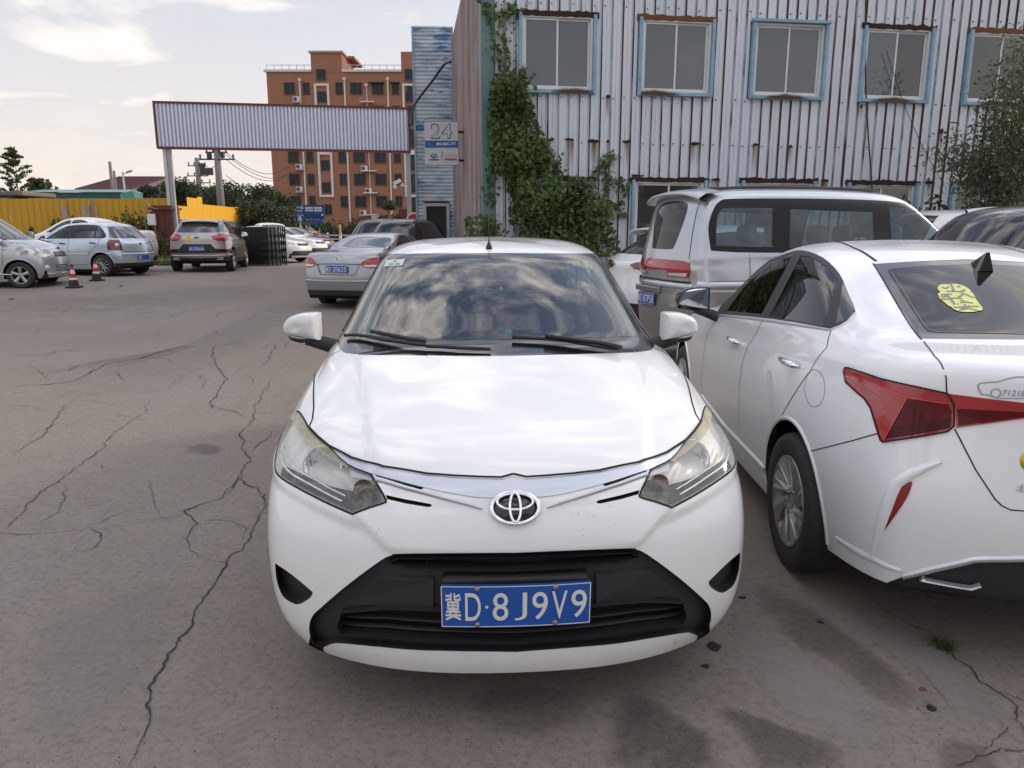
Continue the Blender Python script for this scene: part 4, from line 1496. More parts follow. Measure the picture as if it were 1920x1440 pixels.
# ================================================================== the white sedan on the right, seen from behind
def right_sedan():
    th = R(180 - 2.4)
    O = Vector((2.225, 6.58, 0))
    car = empty('white_sedan', O, th, 'white sedan at the right edge seen from behind, yellow sticker on its tinted rear window', 'car', GRP_CAR)
    M = Matrix.Translation(O) @ Matrix.Rotation(th, 4, 'Z')
    rings = std_rings(4.405, .86, 1.462, ax=(.86, 3.46), nose=.70, cowl=(1.05, .97), wt=(1.88, 1.375), rt=(3.05, 1.395), rb=(3.92, 1.12), tl=(4.34, 1.085),
                      belt=(.945, 1.10), wroof=.60, wbelt=.80, rbow=.24, shoulder=.86, rear_w=.86, frontw=1.0, tail=.06, roof_side=1.395)
    h = Hull(rings, 9, 9)
    P = CamP(M, False)
    rear = lambda c, n: c.y > 2.0
    AX, RAD = (.86, 3.46), .355
    arches(h, AX, RAD, .86, car, lip=True, lipmat=M_white2)
    wo = h.cut(crom([(1343, 588), (1343, 588), (1378, 535), (1425, 497), (1476, 475), (1506, 470), (1544, 484), (1574, 514), (1591, 552), (1603, 580), (1598, 594), (1574, 609), (1557, 616), (1557, 616), (1450, 598)], 3, True), P, lambda c, n: c.x > .4)
    wf = h.cut([(1362, 583), (1399, 531), (1442, 495), (1487, 478), (1429, 589)], P, lambda c, n: c.x > .4, (wo,))
    wr = h.cut([(1443, 594), (1502, 480), (1516, 481), (1531, 488), (1553, 505), (1571, 526), (1544, 611)], P, lambda c, n: c.x > .4, (wo,))
    wq = h.cut([(1581, 527), (1590, 551), (1602, 578), (1598, 590), (1588, 598), (1566, 608)], P, lambda c, n: c.x > .4, (wo,))
    rwo = h.cut(crom([(2330, 482), (2330, 482), (1920, 484), (1760, 488), (1637, 495), (1637, 495), (1660, 533), (1726, 635), (1726, 635), (1920, 637), (2330, 640), (2330, 640)], 3, True), P, rear)
    rwi = h.cut(crom([(2330, 492), (2330, 492), (1920, 493), (1760, 497), (1675, 503), (1667, 508), (1670, 517), (1726, 604), (1738, 617), (1755, 623), (1920, 626), (2330, 629), (2330, 629)], 3, True), P, rear, (rwo,))
    TLp = [(1584, 695), (1586, 691), (1591, 690), (1620, 699), (1654, 710.5), (1720, 725), (1776, 737), (1779, 742), (1788, 757), (1789, 780), (1788, 799), (1776, 809), (1720, 819), (1657, 829), (1653, 825), (1643, 792), (1635, 765), (1624, 748), (1604, 731), (1588, 716)]
    tl = h.cut(TLp, P, rear)
    tld = h.cut([(1702, 747), (1777, 757), (1784, 770), (1783, 798), (1774, 804), (1661, 824)], P, rear, (tl,))
    TTp = [(1779, 738), (1850, 747), (1920, 755), (2330, 782), (2330, 800), (2100, 793), (1920, 784), (1793, 802), (1792, 770), (1790, 757)]
    tt = h.cut(TTp, P, rear)
    ttd = h.cut([(1794, 766), (1920, 772), (2330, 792), (2330, 796), (1920, 781), (1797, 798)], P, rear, (tt,))
    df = h.cut([(1694, 1081), (1750, 1068), (1830, 1054), (1920, 1052), (2330, 1056), (2330, 1300), (1500, 1300), (1500, 1180), (1664, 1092)], P, lambda c, n: c.y > 3.7)
    rf = h.cut(crom([(1711, 903), (1711, 903), (1707, 919), (1694, 944), (1657, 997), (1657, 997), (1661, 982), (1686, 913)], 3, True), P, rear)
    h.clean()
    # emit
    h.emit(0, 'body', M_white2, car)
    for o in h.emit(wo, 'window_frame', M_blk, car, 'pair', lift=.002): pass
    h.emit(wf, 'front_door_window', M_tint, car, 'pair')
    h.emit(wr, 'rear_door_window', M_tint, car, 'pair')
    h.emit(wq, 'quarter_window', M_gloss, car, 'pair', lift=.001)
    h.emit(rwo, 'rear_window_border', M_rwb, car, lift=-.001)
    h.emit(rwi, 'rear_window', M_rwin, car)
    for o, o2 in zip(h.emit(tl, 'tail_light', M_redl, car, 'pair', lift=.006, skirt=.008), h.emit(tld, 'dark_lens', M_redd, None, 'pair', lift=.007, skirt=.004)): o2.parent = o
    t = h.emit(tt, 'tailgate_light', M_redl, car, lift=.005, skirt=.007)[0]
    h.emit(ttd, 'dark_lens', M_redd, t, lift=.006, skirt=.002)
    h.emit(df, 'lower_bumper', M_blk, car, lift=.012, skirt=.014, along=Vector((0, -1, 0)))
    h.emit(rf, 'reflector', M_redl2, car, 'pair', lift=.003, skirt=.004)
    ribbon_obj('lamp_seal', [h.path(TLp + TLp[:1], P, .02, .15)], .0055, M_gap, car, .0085)
    lines = [h.path([(1669 + k * 1.5, 819 - k * 5.2), (1720, 812 - k * 5.4), (1781, 801 - k * 5.0)], P, .02) for k in range(4)]
    ribbon_obj('lamp_line', lines, .0022, M_gap, car, .0095)
    ribbon_obj('lamp_edge', [h.path([(1702, 747), (1682, 785), (1661, 825)], P, .02), h.path([(1592, 700), (1650, 722), (1704, 745), (1777, 756)], P, .02)], .004, M_redb, car, .0100)
    # creases and seams
    ribbon_obj('bumper_fin', [h.path([(1764, 866), (1738, 875), (1708, 889), (1682, 905), (1672, 925), (1661, 955), (1646, 1004), (1636, 1046)], P, .02)], .030, M_white2, car, .013, 4, taper=lambda t: .35 + 1.3 * math.sin(math.pi * min(1, t * 1.05)) ** .7 if t < .95 else .35)
    ribbon_obj('bumper_edge', [h.path([(1568, 1008), (1600, 1030), (1640, 1050), (1690, 1070)], P, .02)], .036, M_white2, car, .006, 4, taper=lambda t: .5 + .5 * math.sin(math.pi * t))
    ribbon_obj('chrome_trim', [h.path([(1693, 1081), (1750, 1067), (1825, 1050), (1850, 1049), (1920, 1048), (2330, 1052)], P, .03)], .026, M_satin, car, .010, 5)
    ribbon_obj('exhaust_trim', [h.path([(1734, 1077), (1724, 1083), (1750, 1088), (1820, 1100), (1838, 1094)], P, .02)], .010, M_satin, car, .022, 4)
    gaps = [h.path([(1520, 846), (1560, 836), (1600, 826), (1650, 812)], P, .02),
            h.path([(1732, 640), (1752, 668), (1768, 690), (1774, 708), (1775, 738)], P, .02),
            h.path([(1790, 804), (1830, 882), (1865, 935), (1878, 948), (1895, 956), (1920, 958), (2330, 968)], P, .02),
            h.path([(1434, 598), (1424, 612), (1405, 645), (1392, 682), (1386, 730), (1386, 807)], P, .02),
            h.path([(1558, 620), (1550, 652), (1520, 695), (1490, 738), (1463, 785), (1446, 830), (1436, 872)], P, .02),
            h.path([(1342, 598), (1328, 625), (1320, 660), (1315, 740)], P, .02)]
    ribbon_obj('shut_line', gaps, .0042, M_gap, car)
    cc = [(1528 + 19 * math.cos(a), 728 + 35 * math.sin(a)) for a in [2 * math.pi * i / 24 for i in range(25)]]
    ribbon_obj('fuel_flap', [h.path(cc, P, .02)], .0035, M_fgap, car, sides=(1,))
    ribbon_obj('window_trim', [h.path([(1343, 591), (1400, 597), (1450, 603), (1510, 612), (1557, 619), (1575, 612), (1590, 603), (1603, 588)], P, .02)], .015, M_satin, car, .006, 4)
    ribbon_obj('screen_trim', [h.path([(1637, 494), (1660, 532), (1728, 637)], P, .03)], .006, M_gap, car)
    ribbon_obj('roof_seam', [h.path([(1562, 452), (1590, 460), (1620, 474), (1643, 490)], P, .03)], .013, M_gap, car)
    ribbon_obj('sill_trim', [h.path([(1316, 742), (1360, 800), (1436, 880)], P, .03)], .03, M_white2, car, .012, 4)
    # doors' handles
    for q in ((1485, 681), (1380, 640)):
        r = h.hit(P, q)
        handle(car, h, q, P, (1, -1), M_chrome, .20)
        mb = MB(); mb.sm = True
        pn = h.near(r[0] + Vector((0, -.02, .012)))
    # mirrors
    for sg in (1, -1):
        mirror_shell(car, Vector((sg * .96, 1.72, 1.06)), sg, M_blackp, (.22, .13, .145), yaw=R(4))
    # rear-window print, sticker
    r = [h.hit(P, q) for q in ((1700, 560), (1800, 560), (1800, 500))]
    ribbon_obj('heater_frame', [h.path([(1672, 512), (1700, 556), (1729, 604), (1741, 618), (1758, 623), (1920, 626)], P, .03)], .003, M_line, car, .0015, sides=(1,))
    sh = [(364, 196), (378, 168), (420, 138), (500, 130), (548, 134), (600, 126), (700, 128), (800, 150), (880, 186), (950, 240), (975, 285), (1000, 300), (1055, 400), (1080, 440), (1150, 530), (1175, 575), (1150, 605), (1090, 612), (1060, 625), (960, 634), (850, 632), (740, 618), (650, 580), (618, 548), (560, 520), (500, 470), (440, 425), (400, 390), (378, 330), (376, 300), (410, 275), (372, 235)]
    pol = [(1720 + x / 9.6, 520 + y / 9.6) for x, y in sh]
    st = h.cut(crom(pol, 2, True), P, rear, (rwi,))
    so = h.emit(st, 'window_sticker', M_ystick, car, 'pos', lift=.0025)
    # the strokes cut out of the sticker
    strokes = [[(450, 185), (490, 210), (530, 205), (560, 180)], [(580, 120), (630, 180), (650, 250), (690, 268)], [(520, 265), (600, 262), (720, 268), (830, 262), (850, 235), (800, 235)], [(700, 180), (760, 180), (760, 160)],
               [(420, 330), (500, 320), (620, 315)], [(430, 370), (520, 350), (540, 340), (600, 400), (670, 500)], [(420, 408), (560, 400), (660, 385), (800, 390)], [(820, 300), (790, 345), (730, 362)], [(780, 290), (880, 320), (960, 360), (1040, 380)],
               [(770, 425), (840, 435)], [(770, 470), (880, 455), (1000, 480)], [(720, 495), (740, 490)], [(650, 555), (760, 550), (900, 540), (1110, 535)], [(860, 495), (840, 560), (760, 605)], [(880, 560), (960, 580), (1080, 610)], [(930, 520), (900, 570), (830, 590)]]
    mb = MB()
    for s_ in strokes:
        strip(mb, h.path([(1720 + x / 9.6, 520 + y / 9.6) for x, y in s_], P, .006), .0085, .0042, 1, (1,))
    mb.obj('sticker_lettering', M_stkdark, so[0] if so else car)
    # trunk badge: outline of a car with a number
    mb = MB()
    car_o = [(1833, 722), (1840, 718), (1870, 716), (1890, 710), (1905, 707), (1925, 707), (1950, 711), (1970, 722), (1990, 726), (1992, 740), (1985, 746)]
    strip(mb, h.path(car_o, P, .01), .004, .002, 1, (1,))
    strip(mb, h.path([(1833, 722), (1836, 732), (1840, 739), (1856, 741), (1864, 745)], P, .01), .004, .002, 1, (1,))
    strip(mb, h.path([(1867 + 9 * math.cos(a), 737 + 8 * math.sin(a)) for a in [2 * math.pi * i / 16 for i in range(17)]], P, .01), .004, .002, 1, (1,))
    strip(mb, h.path([(1868, 746.5), (1920, 747), (1990, 749)], P, .01), .003, .002, 1, (1,))
    mb.obj('plastic_badge', M_badge, car)
    def lettering(name, txt, q0, q1, q3, mat, lift=.002, off=0):
        a, b, c = (h.hit(P, q) for q in (q0, q1, q3))
        nn = (a[1] + b[1]).normalized()
        ex = b[0] - a[0]; ey = c[0] - a[0]
        Ms = Matrix((ex, ey, ex.cross(ey).normalized())).transposed().to_4x4()
        Ms.translation = a[0] + nn * (lift + .003)
        m = MB()
        put_text(m, txt, (0, 0, 1, 1), Ms, 0, off)
        return m.obj(name, mat, car)
    lettering('phone_number', '71218', (1877, 742), (1921, 743), (1880, 731), M_bluel)
    # gold and silver badges at the frame edge
    mb = MB(); mb.sm = True
    e = [h.hit(P, q) for q in ((1930, 864), (1940, 912), (1938, 918))]
    c0 = e[0][0]; nn = e[0][1]
    mb.lathe([(.0001, .005), (.024, .004), (.028, -.002)], 20, Matrix.Translation(c0) @ nn.to_track_quat('Z', 'Y').to_matrix().to_4x4() @ Matrix.Diagonal((1.0, 1.25, 1, 1)))
    mb.obj('gold_badge', simple('gold', (.62, .42, .06), .3, .7), car)
    lettering('maker_lettering', '北京', (1903, 922), (1960, 925), (1905, 907), M_satin, off=.02)
    # shark fin
    f = h.hit(P, (1864, 466))
    b = f[0]
    mb = MB(); mb.sm = True
    prof = [(-.11, .002, .012), (-.06, .018, .030), (-.01, .040, .034), (.035, .062, .034), (.055, .068, .032)]
    vs = []
    for y, z, w in prof:
        vs += [(b.x - w, b.y + y, b.z - .014), (b.x - .006, b.y + y, b.z + z), (b.x + .006, b.y + y, b.z + z), (b.x + w, b.y + y, b.z - .014)]
    fs = [(4 * i + k, 4 * i + k + 1, 4 * i + k + 5, 4 * i + k + 4) for i in range(4) for k in range(3)]
    mb.add(vs, fs + [(16, 17, 18, 19)])
    smooth_angle(mb.obj('shark_fin', M_gloss, car), 40)
    mb = MB(); mb.bevbox((0, 2.2, .31), (1.2, 3.7, .2), .03); mb.obj('underbody', M_blk2, car)
    for y in AX:
        for sg in (1, -1): wheel(car, (sg * .755, y, .31), sg, .31, .19, 'blade')
    mb = MB(); mb.bevbox((0, 2.5, .85), (1.35, 2.2, .1), .03); mb.obj('cabin_floor', M_int, car)
    for x in (-.36, .36):
        mb = MB(); mb.sm = True
        mb.bevbox((x, 2.45, .95), (.46, .14, .6), .06, rot=Matrix.Rotation(R(-14), 3, 'X'))
        mb.bevbox((x, 2.56, 1.25), (.26, .1, .17), .05)
        mb.obj('front_seat', M_seat, car)
    h.bm.free()
    return car
M_redb = simple('bright_red_lens', (.62, .04, .05), .25, coat=.6)
M_rwin = glass('rear_glass_film', (.03, .024, .026), 1.62, .03, (.16, .11, .12))
M_rwb = simple('rear_glass_frit', (.022, .018, .018), .10, coat=.3)
M_redl2 = simple('reflector_red', (.25, .008, .012), .3, coat=1)
M_line = simple('print_grey', (.22, .21, .20), .5)
M_fgap = simple('flap_gap', (.30, .31, .33), .6)
M_ystick = simple('sticker_yellow', (.66, .68, .22), .5)
M_stkdark = simple('sticker_cutout', (.06, .055, .06), .2, coat=.6)
M_badge = simple('badge_edge', (.34, .33, .31), .4)
M_bluel = simple('lettering_blue', (.10, .22, .40), .5)
# ================================================================== the other cars
def place(wx, wy, a, lx, ly):
    "origin of a car heading a degrees right of +Y whose local point (lx,ly) stands at (wx,wy)"
    th = R(180 - a)
    c, s = math.cos(th), math.sin(th)
    ox, oy = wx - (lx * c - ly * s), wy - (lx * s + ly * c)
    return Vector((ox, oy, gz(wx, wy))), th

def basic(name, label, O, th, rings, pm, W, AX, R_, tw, style, mu=5, mv=5, group=GRP_CAR, lipmat=None, track=None, inner=.4):
    car = empty(name, O, th, label, 'car', group)
    h = Hull(rings, mu, mv)
    arches(h, AX, R_ * 1.15, W, car, lip=True, lipmat=lipmat or pm, inner=inner, zc=R_ * 1.02)
    for y in AX:
        for sg in (1, -1):
            wheel(car, (sg * (track or W - .115), y, R_), sg, R_, tw, style)
    return car, h, Matrix.Translation(O) @ Matrix.Rotation(th, 4, 'Z')
def under(car, L, w=.72, z=.3):
    mb = MB(); mb.bevbox((0, L / 2, z), (w * 2, L - .4, .2), .03); mb.obj('underbody', M_blk2, car)
SIDE = lambda c, n: c.x > .35
def side_glass(h, car, polys, frame=None, mat=None, split=True, n=3):
    out = []
    if frame:
        f = h.cut(crom(frame, n, True), XP, SIDE)
        ids = [h.cut(crom(p, n, True), XP, SIDE, (f,)) for p in polys]
        out.append((f, 'window_frame', M_blk, .002))
    else: ids = [h.cut(crom(p, n, True), XP, SIDE) for p in polys]
    for i in ids: out.append((i, 'side_window', mat or M_far, 0))
    return out
def dress(h, car, body, parts):
    h.emit(0, 'body', body, car)
    for p in parts:
        pid, name, mat, lift = p[:4]
        mode = p[4] if len(p) > 4 else 'pair'
        sk = p[5] if len(p) > 5 else 0
        h.emit(pid, name, mat, car, mode, lift=lift, skirt=sk)
def FRt(y): return lambda c, n: c.y < y
def RRt(y): return lambda c, n: c.y > y

def silver_van():
    O, th = Vector((6.226, 9.76, 0)), R(105)
    W = .85
    rings = std_rings(4.76, W, 1.985, ax=(.9, 3.72), nose=.85, lead=.95, cowl=(.85, 1.20), wt=(1.78, 1.83), rt=(4.58, 1.88), rb=(4.70, 1.27), tl=(4.74, 1.14), belt=(1.24, 1.27), wroof=.70, wbelt=.81, shoulder=1.02, rfull=.85, yB=4.25, rbow=.20, roof_side=1.86, rear_w=.85)
    car, h, M = basic('silver_van', 'silver and grey van with tall roof standing behind the right white sedan', O, th, rings, M_silver, W, (.9, 3.72), .33, .2, 'five', 7, 7)
    car['category'] = 'van'
    P = CamP(M, True)
    S = lambda c, n: c.x > .3
    rw = h.cut(crom([(1245, 381), (1270, 377), (1286, 380), (1290, 386), (1284, 411), (1265, 461), (1257, 467), (1240, 467), (1196, 464), (1200, 441), (1224, 402)], 3, True), P, lambda c, n: n.y > .3)
    fr = h.cut(crom([(1328, 428), (1337, 394), (1350, 377), (1369, 373), (1463, 372), (1560, 373), (1647, 376), (1704, 382), (1758, 393), (1798, 415), (1812, 440), (1812, 470), (1812, 470), (1442, 474), (1333, 470), (1333, 470)], 3, True), P, S)
    w1 = h.cut(crom([(1343, 411), (1352, 394), (1365, 390), (1442, 390), (1448, 398), (1447, 458), (1442, 463), (1350, 461), (1343, 456)], 3, True), P, S, (fr,))
    w2 = h.cut([(1482, 392), (1636, 398), (1639, 465), (1480, 465)], P, S, (fr,))
    w3 = h.cut([(1668, 388), (1724, 392), (1766, 405), (1792, 420), (1803, 440), (1803, 466), (1672, 466)], P, S, (fr,))
    tl = h.cut(crom([(1252, 487), (1252, 487), (1285, 490), (1293, 498), (1294, 512), (1289, 521), (1289, 521), (1252, 518), (1252, 518)], 3, True), P, lambda c, n: c.y > 4.0)
    tlc = h.cut([(1120, 478), (1252, 486.5), (1252, 506), (1120, 500)], P, lambda c, n: c.y > 4.0)
    tlw = h.cut([(1254, 511), (1290, 512), (1287, 519), (1254, 516)], P, lambda c, n: c.y > 4.0, (tl,))
    ws = h.cut(crom([(0, 1.78), (0, 1.78), (.56, 1.75), (.70, 1.25), (0, 1.25), (0, 1.25)], 3, True), YF, FRt(1.9))
    low = h.cut([(-1, -.1), (6, -.1), (6, .86), (-1, .86)], XP, None)
    sr = h.cut([(.0, 2.0), (.42, 2.0), (.42, 3.9), (0, 3.9)], ZP, lambda c, n: n.z > .6)
    dress(h, car, M_silver, [(rw, 'rear_window', M_tint, 0, 'both'), (fr, 'window_band', M_band, .002), (w1, 'rear_side_window', M_van, 0), (w2, 'sliding_door_window', M_van, 0), (w3, 'front_door_window', M_van, 0),
                              (ws, 'windscreen', M_mid, 0, 'both'), (low, 'lower_body', M_lower, .004, 'both'), (tl, 'tail_light', M_redl, .012, 'pair', .014), (tlc, 'light_bar', M_redl, .010, 'both', .012), (tlw, 'reversing_lamp', M_wlens, .014, 'pair', .01), (sr, 'sunroof', M_gloss, .003, 'both')])
    ribbon_obj('body_moulding', [h.path([(1.45, .975), (2.6, .97), (4.5, .965)], XP, .06)], .022, M_blk, car, .008, 4)
    ribbon_obj('body_moulding', [h.path([(.86, .955), (.6, .955), (0, .96)], YR, .05)], .022, M_blk, car, .008, 4)
    ribbon_obj('bumper_edge', [h.path([(4.05, .93), (4.4, .93), (4.6, .93)], XP, .05), ], .09, M_silver, car, .03, 5)
    ribbon_obj('bumper_edge', [h.path([(.84, .90), (.6, .905), (0, .91)], YR, .05)], .08, M_silver, car, .03, 5)
    ribbon_obj('shut_line', [h.path([(1322, 347), (1318, 370), (1298, 440), (1292, 486)], P, .03), h.path([(1463, 372), (1462, 474)], P, .03), h.path([(1650, 376), (1656, 420), (1658, 470)], P, .03)], .010, M_gap, car)
    ribbon_obj('shut_line', [h.path([(4.05, 1.25), (4.05, .9), (4.0, .5)], XP, .04), h.path([(2.45, 1.25), (2.45, .9), (2.4, .35)], XP, .04), h.path([(.60, 1.17), (.60, .96), (.62, .55)], YR, .04)], .008, M_gap, car)
    ribbon_obj('roof_rail', [h.path([(1330, 350), (1450, 349), (1560, 351), (1636, 356)], P, .05)], .05, M_blk, car, .03, 4)
    # spoiler
    mb = MB(); mb.sm = True
    vs = []
    for i in range(13):
        x = -.63 + 1.26 * i / 12
        e = abs(x / .63) ** 3
        for y, z in ((4.36, 1.955 - .05 * e), (4.52, 1.94 - .06 * e), (4.65 - .05 * e, 1.905 - .08 * e), (4.63 - .05 * e, 1.875 - .08 * e), (4.48, 1.865 - .08 * e)):
            vs.append((x, y, z))
    mb.add(vs, [(5 * i + k + 5, 5 * i + k + 6, 5 * i + k + 1, 5 * i + k) for i in range(12) for k in range(4)])
    mb.obj('rear_spoiler', M_silver, car)
    # rear wiper
    a = [p + n * .03 for p, n in h.path([(1207, 474), (1216, 458), (1228, 455)], P, .05)]
    if len(a) > 1:
        mb = MB(); mb.tube([Vector((-p.x, p.y, p.z)) for p in a], .012, 6); mb.obj('rear_wiper', M_blk, car)
    plate(car, (.18, 4.775, .725), '冀D87P5R', (0, 0, R(180)), detail=False)
    mb = MB(); mb.bevbox((.18, 4.75, .84), (.62, .05, .07), .015); mb.obj('plate_lamp_bar', M_lower, car)
    for k in range(3):
        mb = MB(); mb.box((-.42 - .05 * k, 4.765, .80), (.03, .01, .03)); mb.box((-.42 - .05 * k, 4.765, .70), (.03, .01, .02)); mb.obj('badge_letter', M_satin, car)
    # seats inside
    for y in (1.9, 2.9, 3.8):
        for x in (-.42, .42):
            mb = MB(); mb.sm = True
            mb.bevbox((x, y, 1.0), (.5, .16, .7), .06, rot=Matrix.Rotation(R(-12), 3, 'X'))
            mb.bevbox((x, y + .08, 1.46), (.3, .11, .2), .06)
            mb.obj('seat', M_lseat, car)
    mb = MB(); mb.sm = True
    mb.lathe([(.19 + .014 * math.cos(a), .014 * math.sin(a)) for a in [2 * math.pi * i / 8 for i in range(8)]], 24, Matrix.Translation((.4, 1.45, 1.28)) @ Matrix.Rotation(R(-60), 4, 'X'), closed=True)
    mb.obj('steering_wheel', M_int, car)
    for sg in (1, -1): mirror_shell(car, Vector((sg * .98, 1.30, 1.30)), sg, M_silver, (.18, .12, .22))
    under(car, 4.7, .7)
    h.bm.free()

def silver_saloon():
    C = at(631, 498, 13.9)
    O, th = place(C.x, C.y, 14, 0, 4.63)
    rings = std_rings(4.64, .89, 1.46, ax=(.9, 3.55), cowl=(1.15, 1.0), wt=(1.95, 1.385), rt=(3.2, 1.39), rb=(3.92, 1.12), tl=(4.52, 1.075), belt=(.98, 1.06), wroof=.60, wbelt=.80, rbow=.22, rear_w=.87)
    car, h, M = basic('silver_saloon', 'silver saloon seen from behind beyond the mirror of the front white sedan', O, th, rings, M_dsilver, .89, (.9, 3.55), .32, .2, 'ten', 6, 6)
    rw = h.cut(crom([(0, 1.365), (0, 1.365), (.48, 1.345), (.53, 1.31), (.66, 1.14), (.60, 1.115), (0, 1.125), (0, 1.125)], 3, True), YR, RRt(3.0))
    tl = h.cut(crom([(.44, .86), (.44, .86), (.52, .94), (.66, .985), (.95, 1.01), (.95, 1.01), (.95, .79), (.95, .79), (.74, .785), (.56, .80)], 3, True), YR, RRt(3.9))
    tl2 = h.cut([(.50, .85), (.55, .82), (.92, .82), (.92, .86)], YR, RRt(3.9), (tl,))
    lo = h.cut([(0, .38), (.75, .37), (.86, .44), (.95, .44), (.95, .1), (0, .1)], YR, RRt(4.1))
    pr = h.cut(crom([(0, .87), (0, .87), (.44, .86), (.44, .86), (.36, .68), (.36, .68), (0, .67), (0, .67)], 3, True), YR, RRt(4.1))
    sw = side_glass(h, car, [[(1.75, 1.04), (1.75, 1.04), (2.2, 1.32), (2.5, 1.37), (2.55, 1.05), (2.55, 1.05)], [(2.62, 1.05), (2.62, 1.05), (2.60, 1.37), (3.0, 1.36), (3.5, 1.12), (3.5, 1.08)]])
    ws = h.cut(crom([(0, 1.37), (0, 1.37), (.50, 1.35), (.62, 1.03), (0, 1.03), (0, 1.03)], 3, True), YF, FRt(2.2))
    dress(h, car, M_dsilver, [(rw, 'rear_window', M_far2, 0, 'both'), (tl, 'tail_light', M_redl, .006, 'pair', .008), (tl2, 'light_band', M_wlens, .008), (lo, 'lower_bumper', M_blk, .006, 'both', .008), (pr, 'plate_recess', M_dsilver, -.015, 'both', -.016), (ws, 'windscreen', M_far, 0, 'both')] + sw)
    ribbon_obj('shut_line', [h.path([(.44, .865), (.36, .675), (0, .665)], YR, .03), h.path([(.44, .862), (0, .872)], YR, .03)], .010, M_gap, car)
    ribbon_obj('bumper_step', [h.path([(.86, .56), (.7, .555), (0, .55)], YR, .04)], .035, M_dsilver, car, .018, 4)
    plate(car, (0, 4.655, .775), '冀D20625', (0, 0, R(180)), bolts=False)
    mb = MB(); mb.sm = True
    p = h.hit(YR, (0, .955))
    Me = Matrix.Translation(p[0]) @ Matrix.Rotation(R(-90 + 12), 4, 'X')
    mb.lathe([(.052 + .007 * math.cos(a), .007 * math.sin(a)) for a in [2 * math.pi * i / 6 for i in range(6)]], 24, Me, closed=True)
    for a, b in (((-.034, .036), (-.016, -.038)), ((-.016, -.038), (0, .0)), ((0, 0), (.016, -.038)), ((.016, -.038), (.034, .036))):
        mb.bar(Me @ Vector((a[0], a[1], .004)), Me @ Vector((b[0], b[1], .004)), .010, .006)
    mb.obj('emblem', M_chrome, car)
    for sg in (1, -1): mirror_shell(car, Vector((sg * .99, 1.75, 1.04)), sg, M_dsilver, (.2, .12, .14))
    under(car, 4.6, .74)
    h.bm.free()

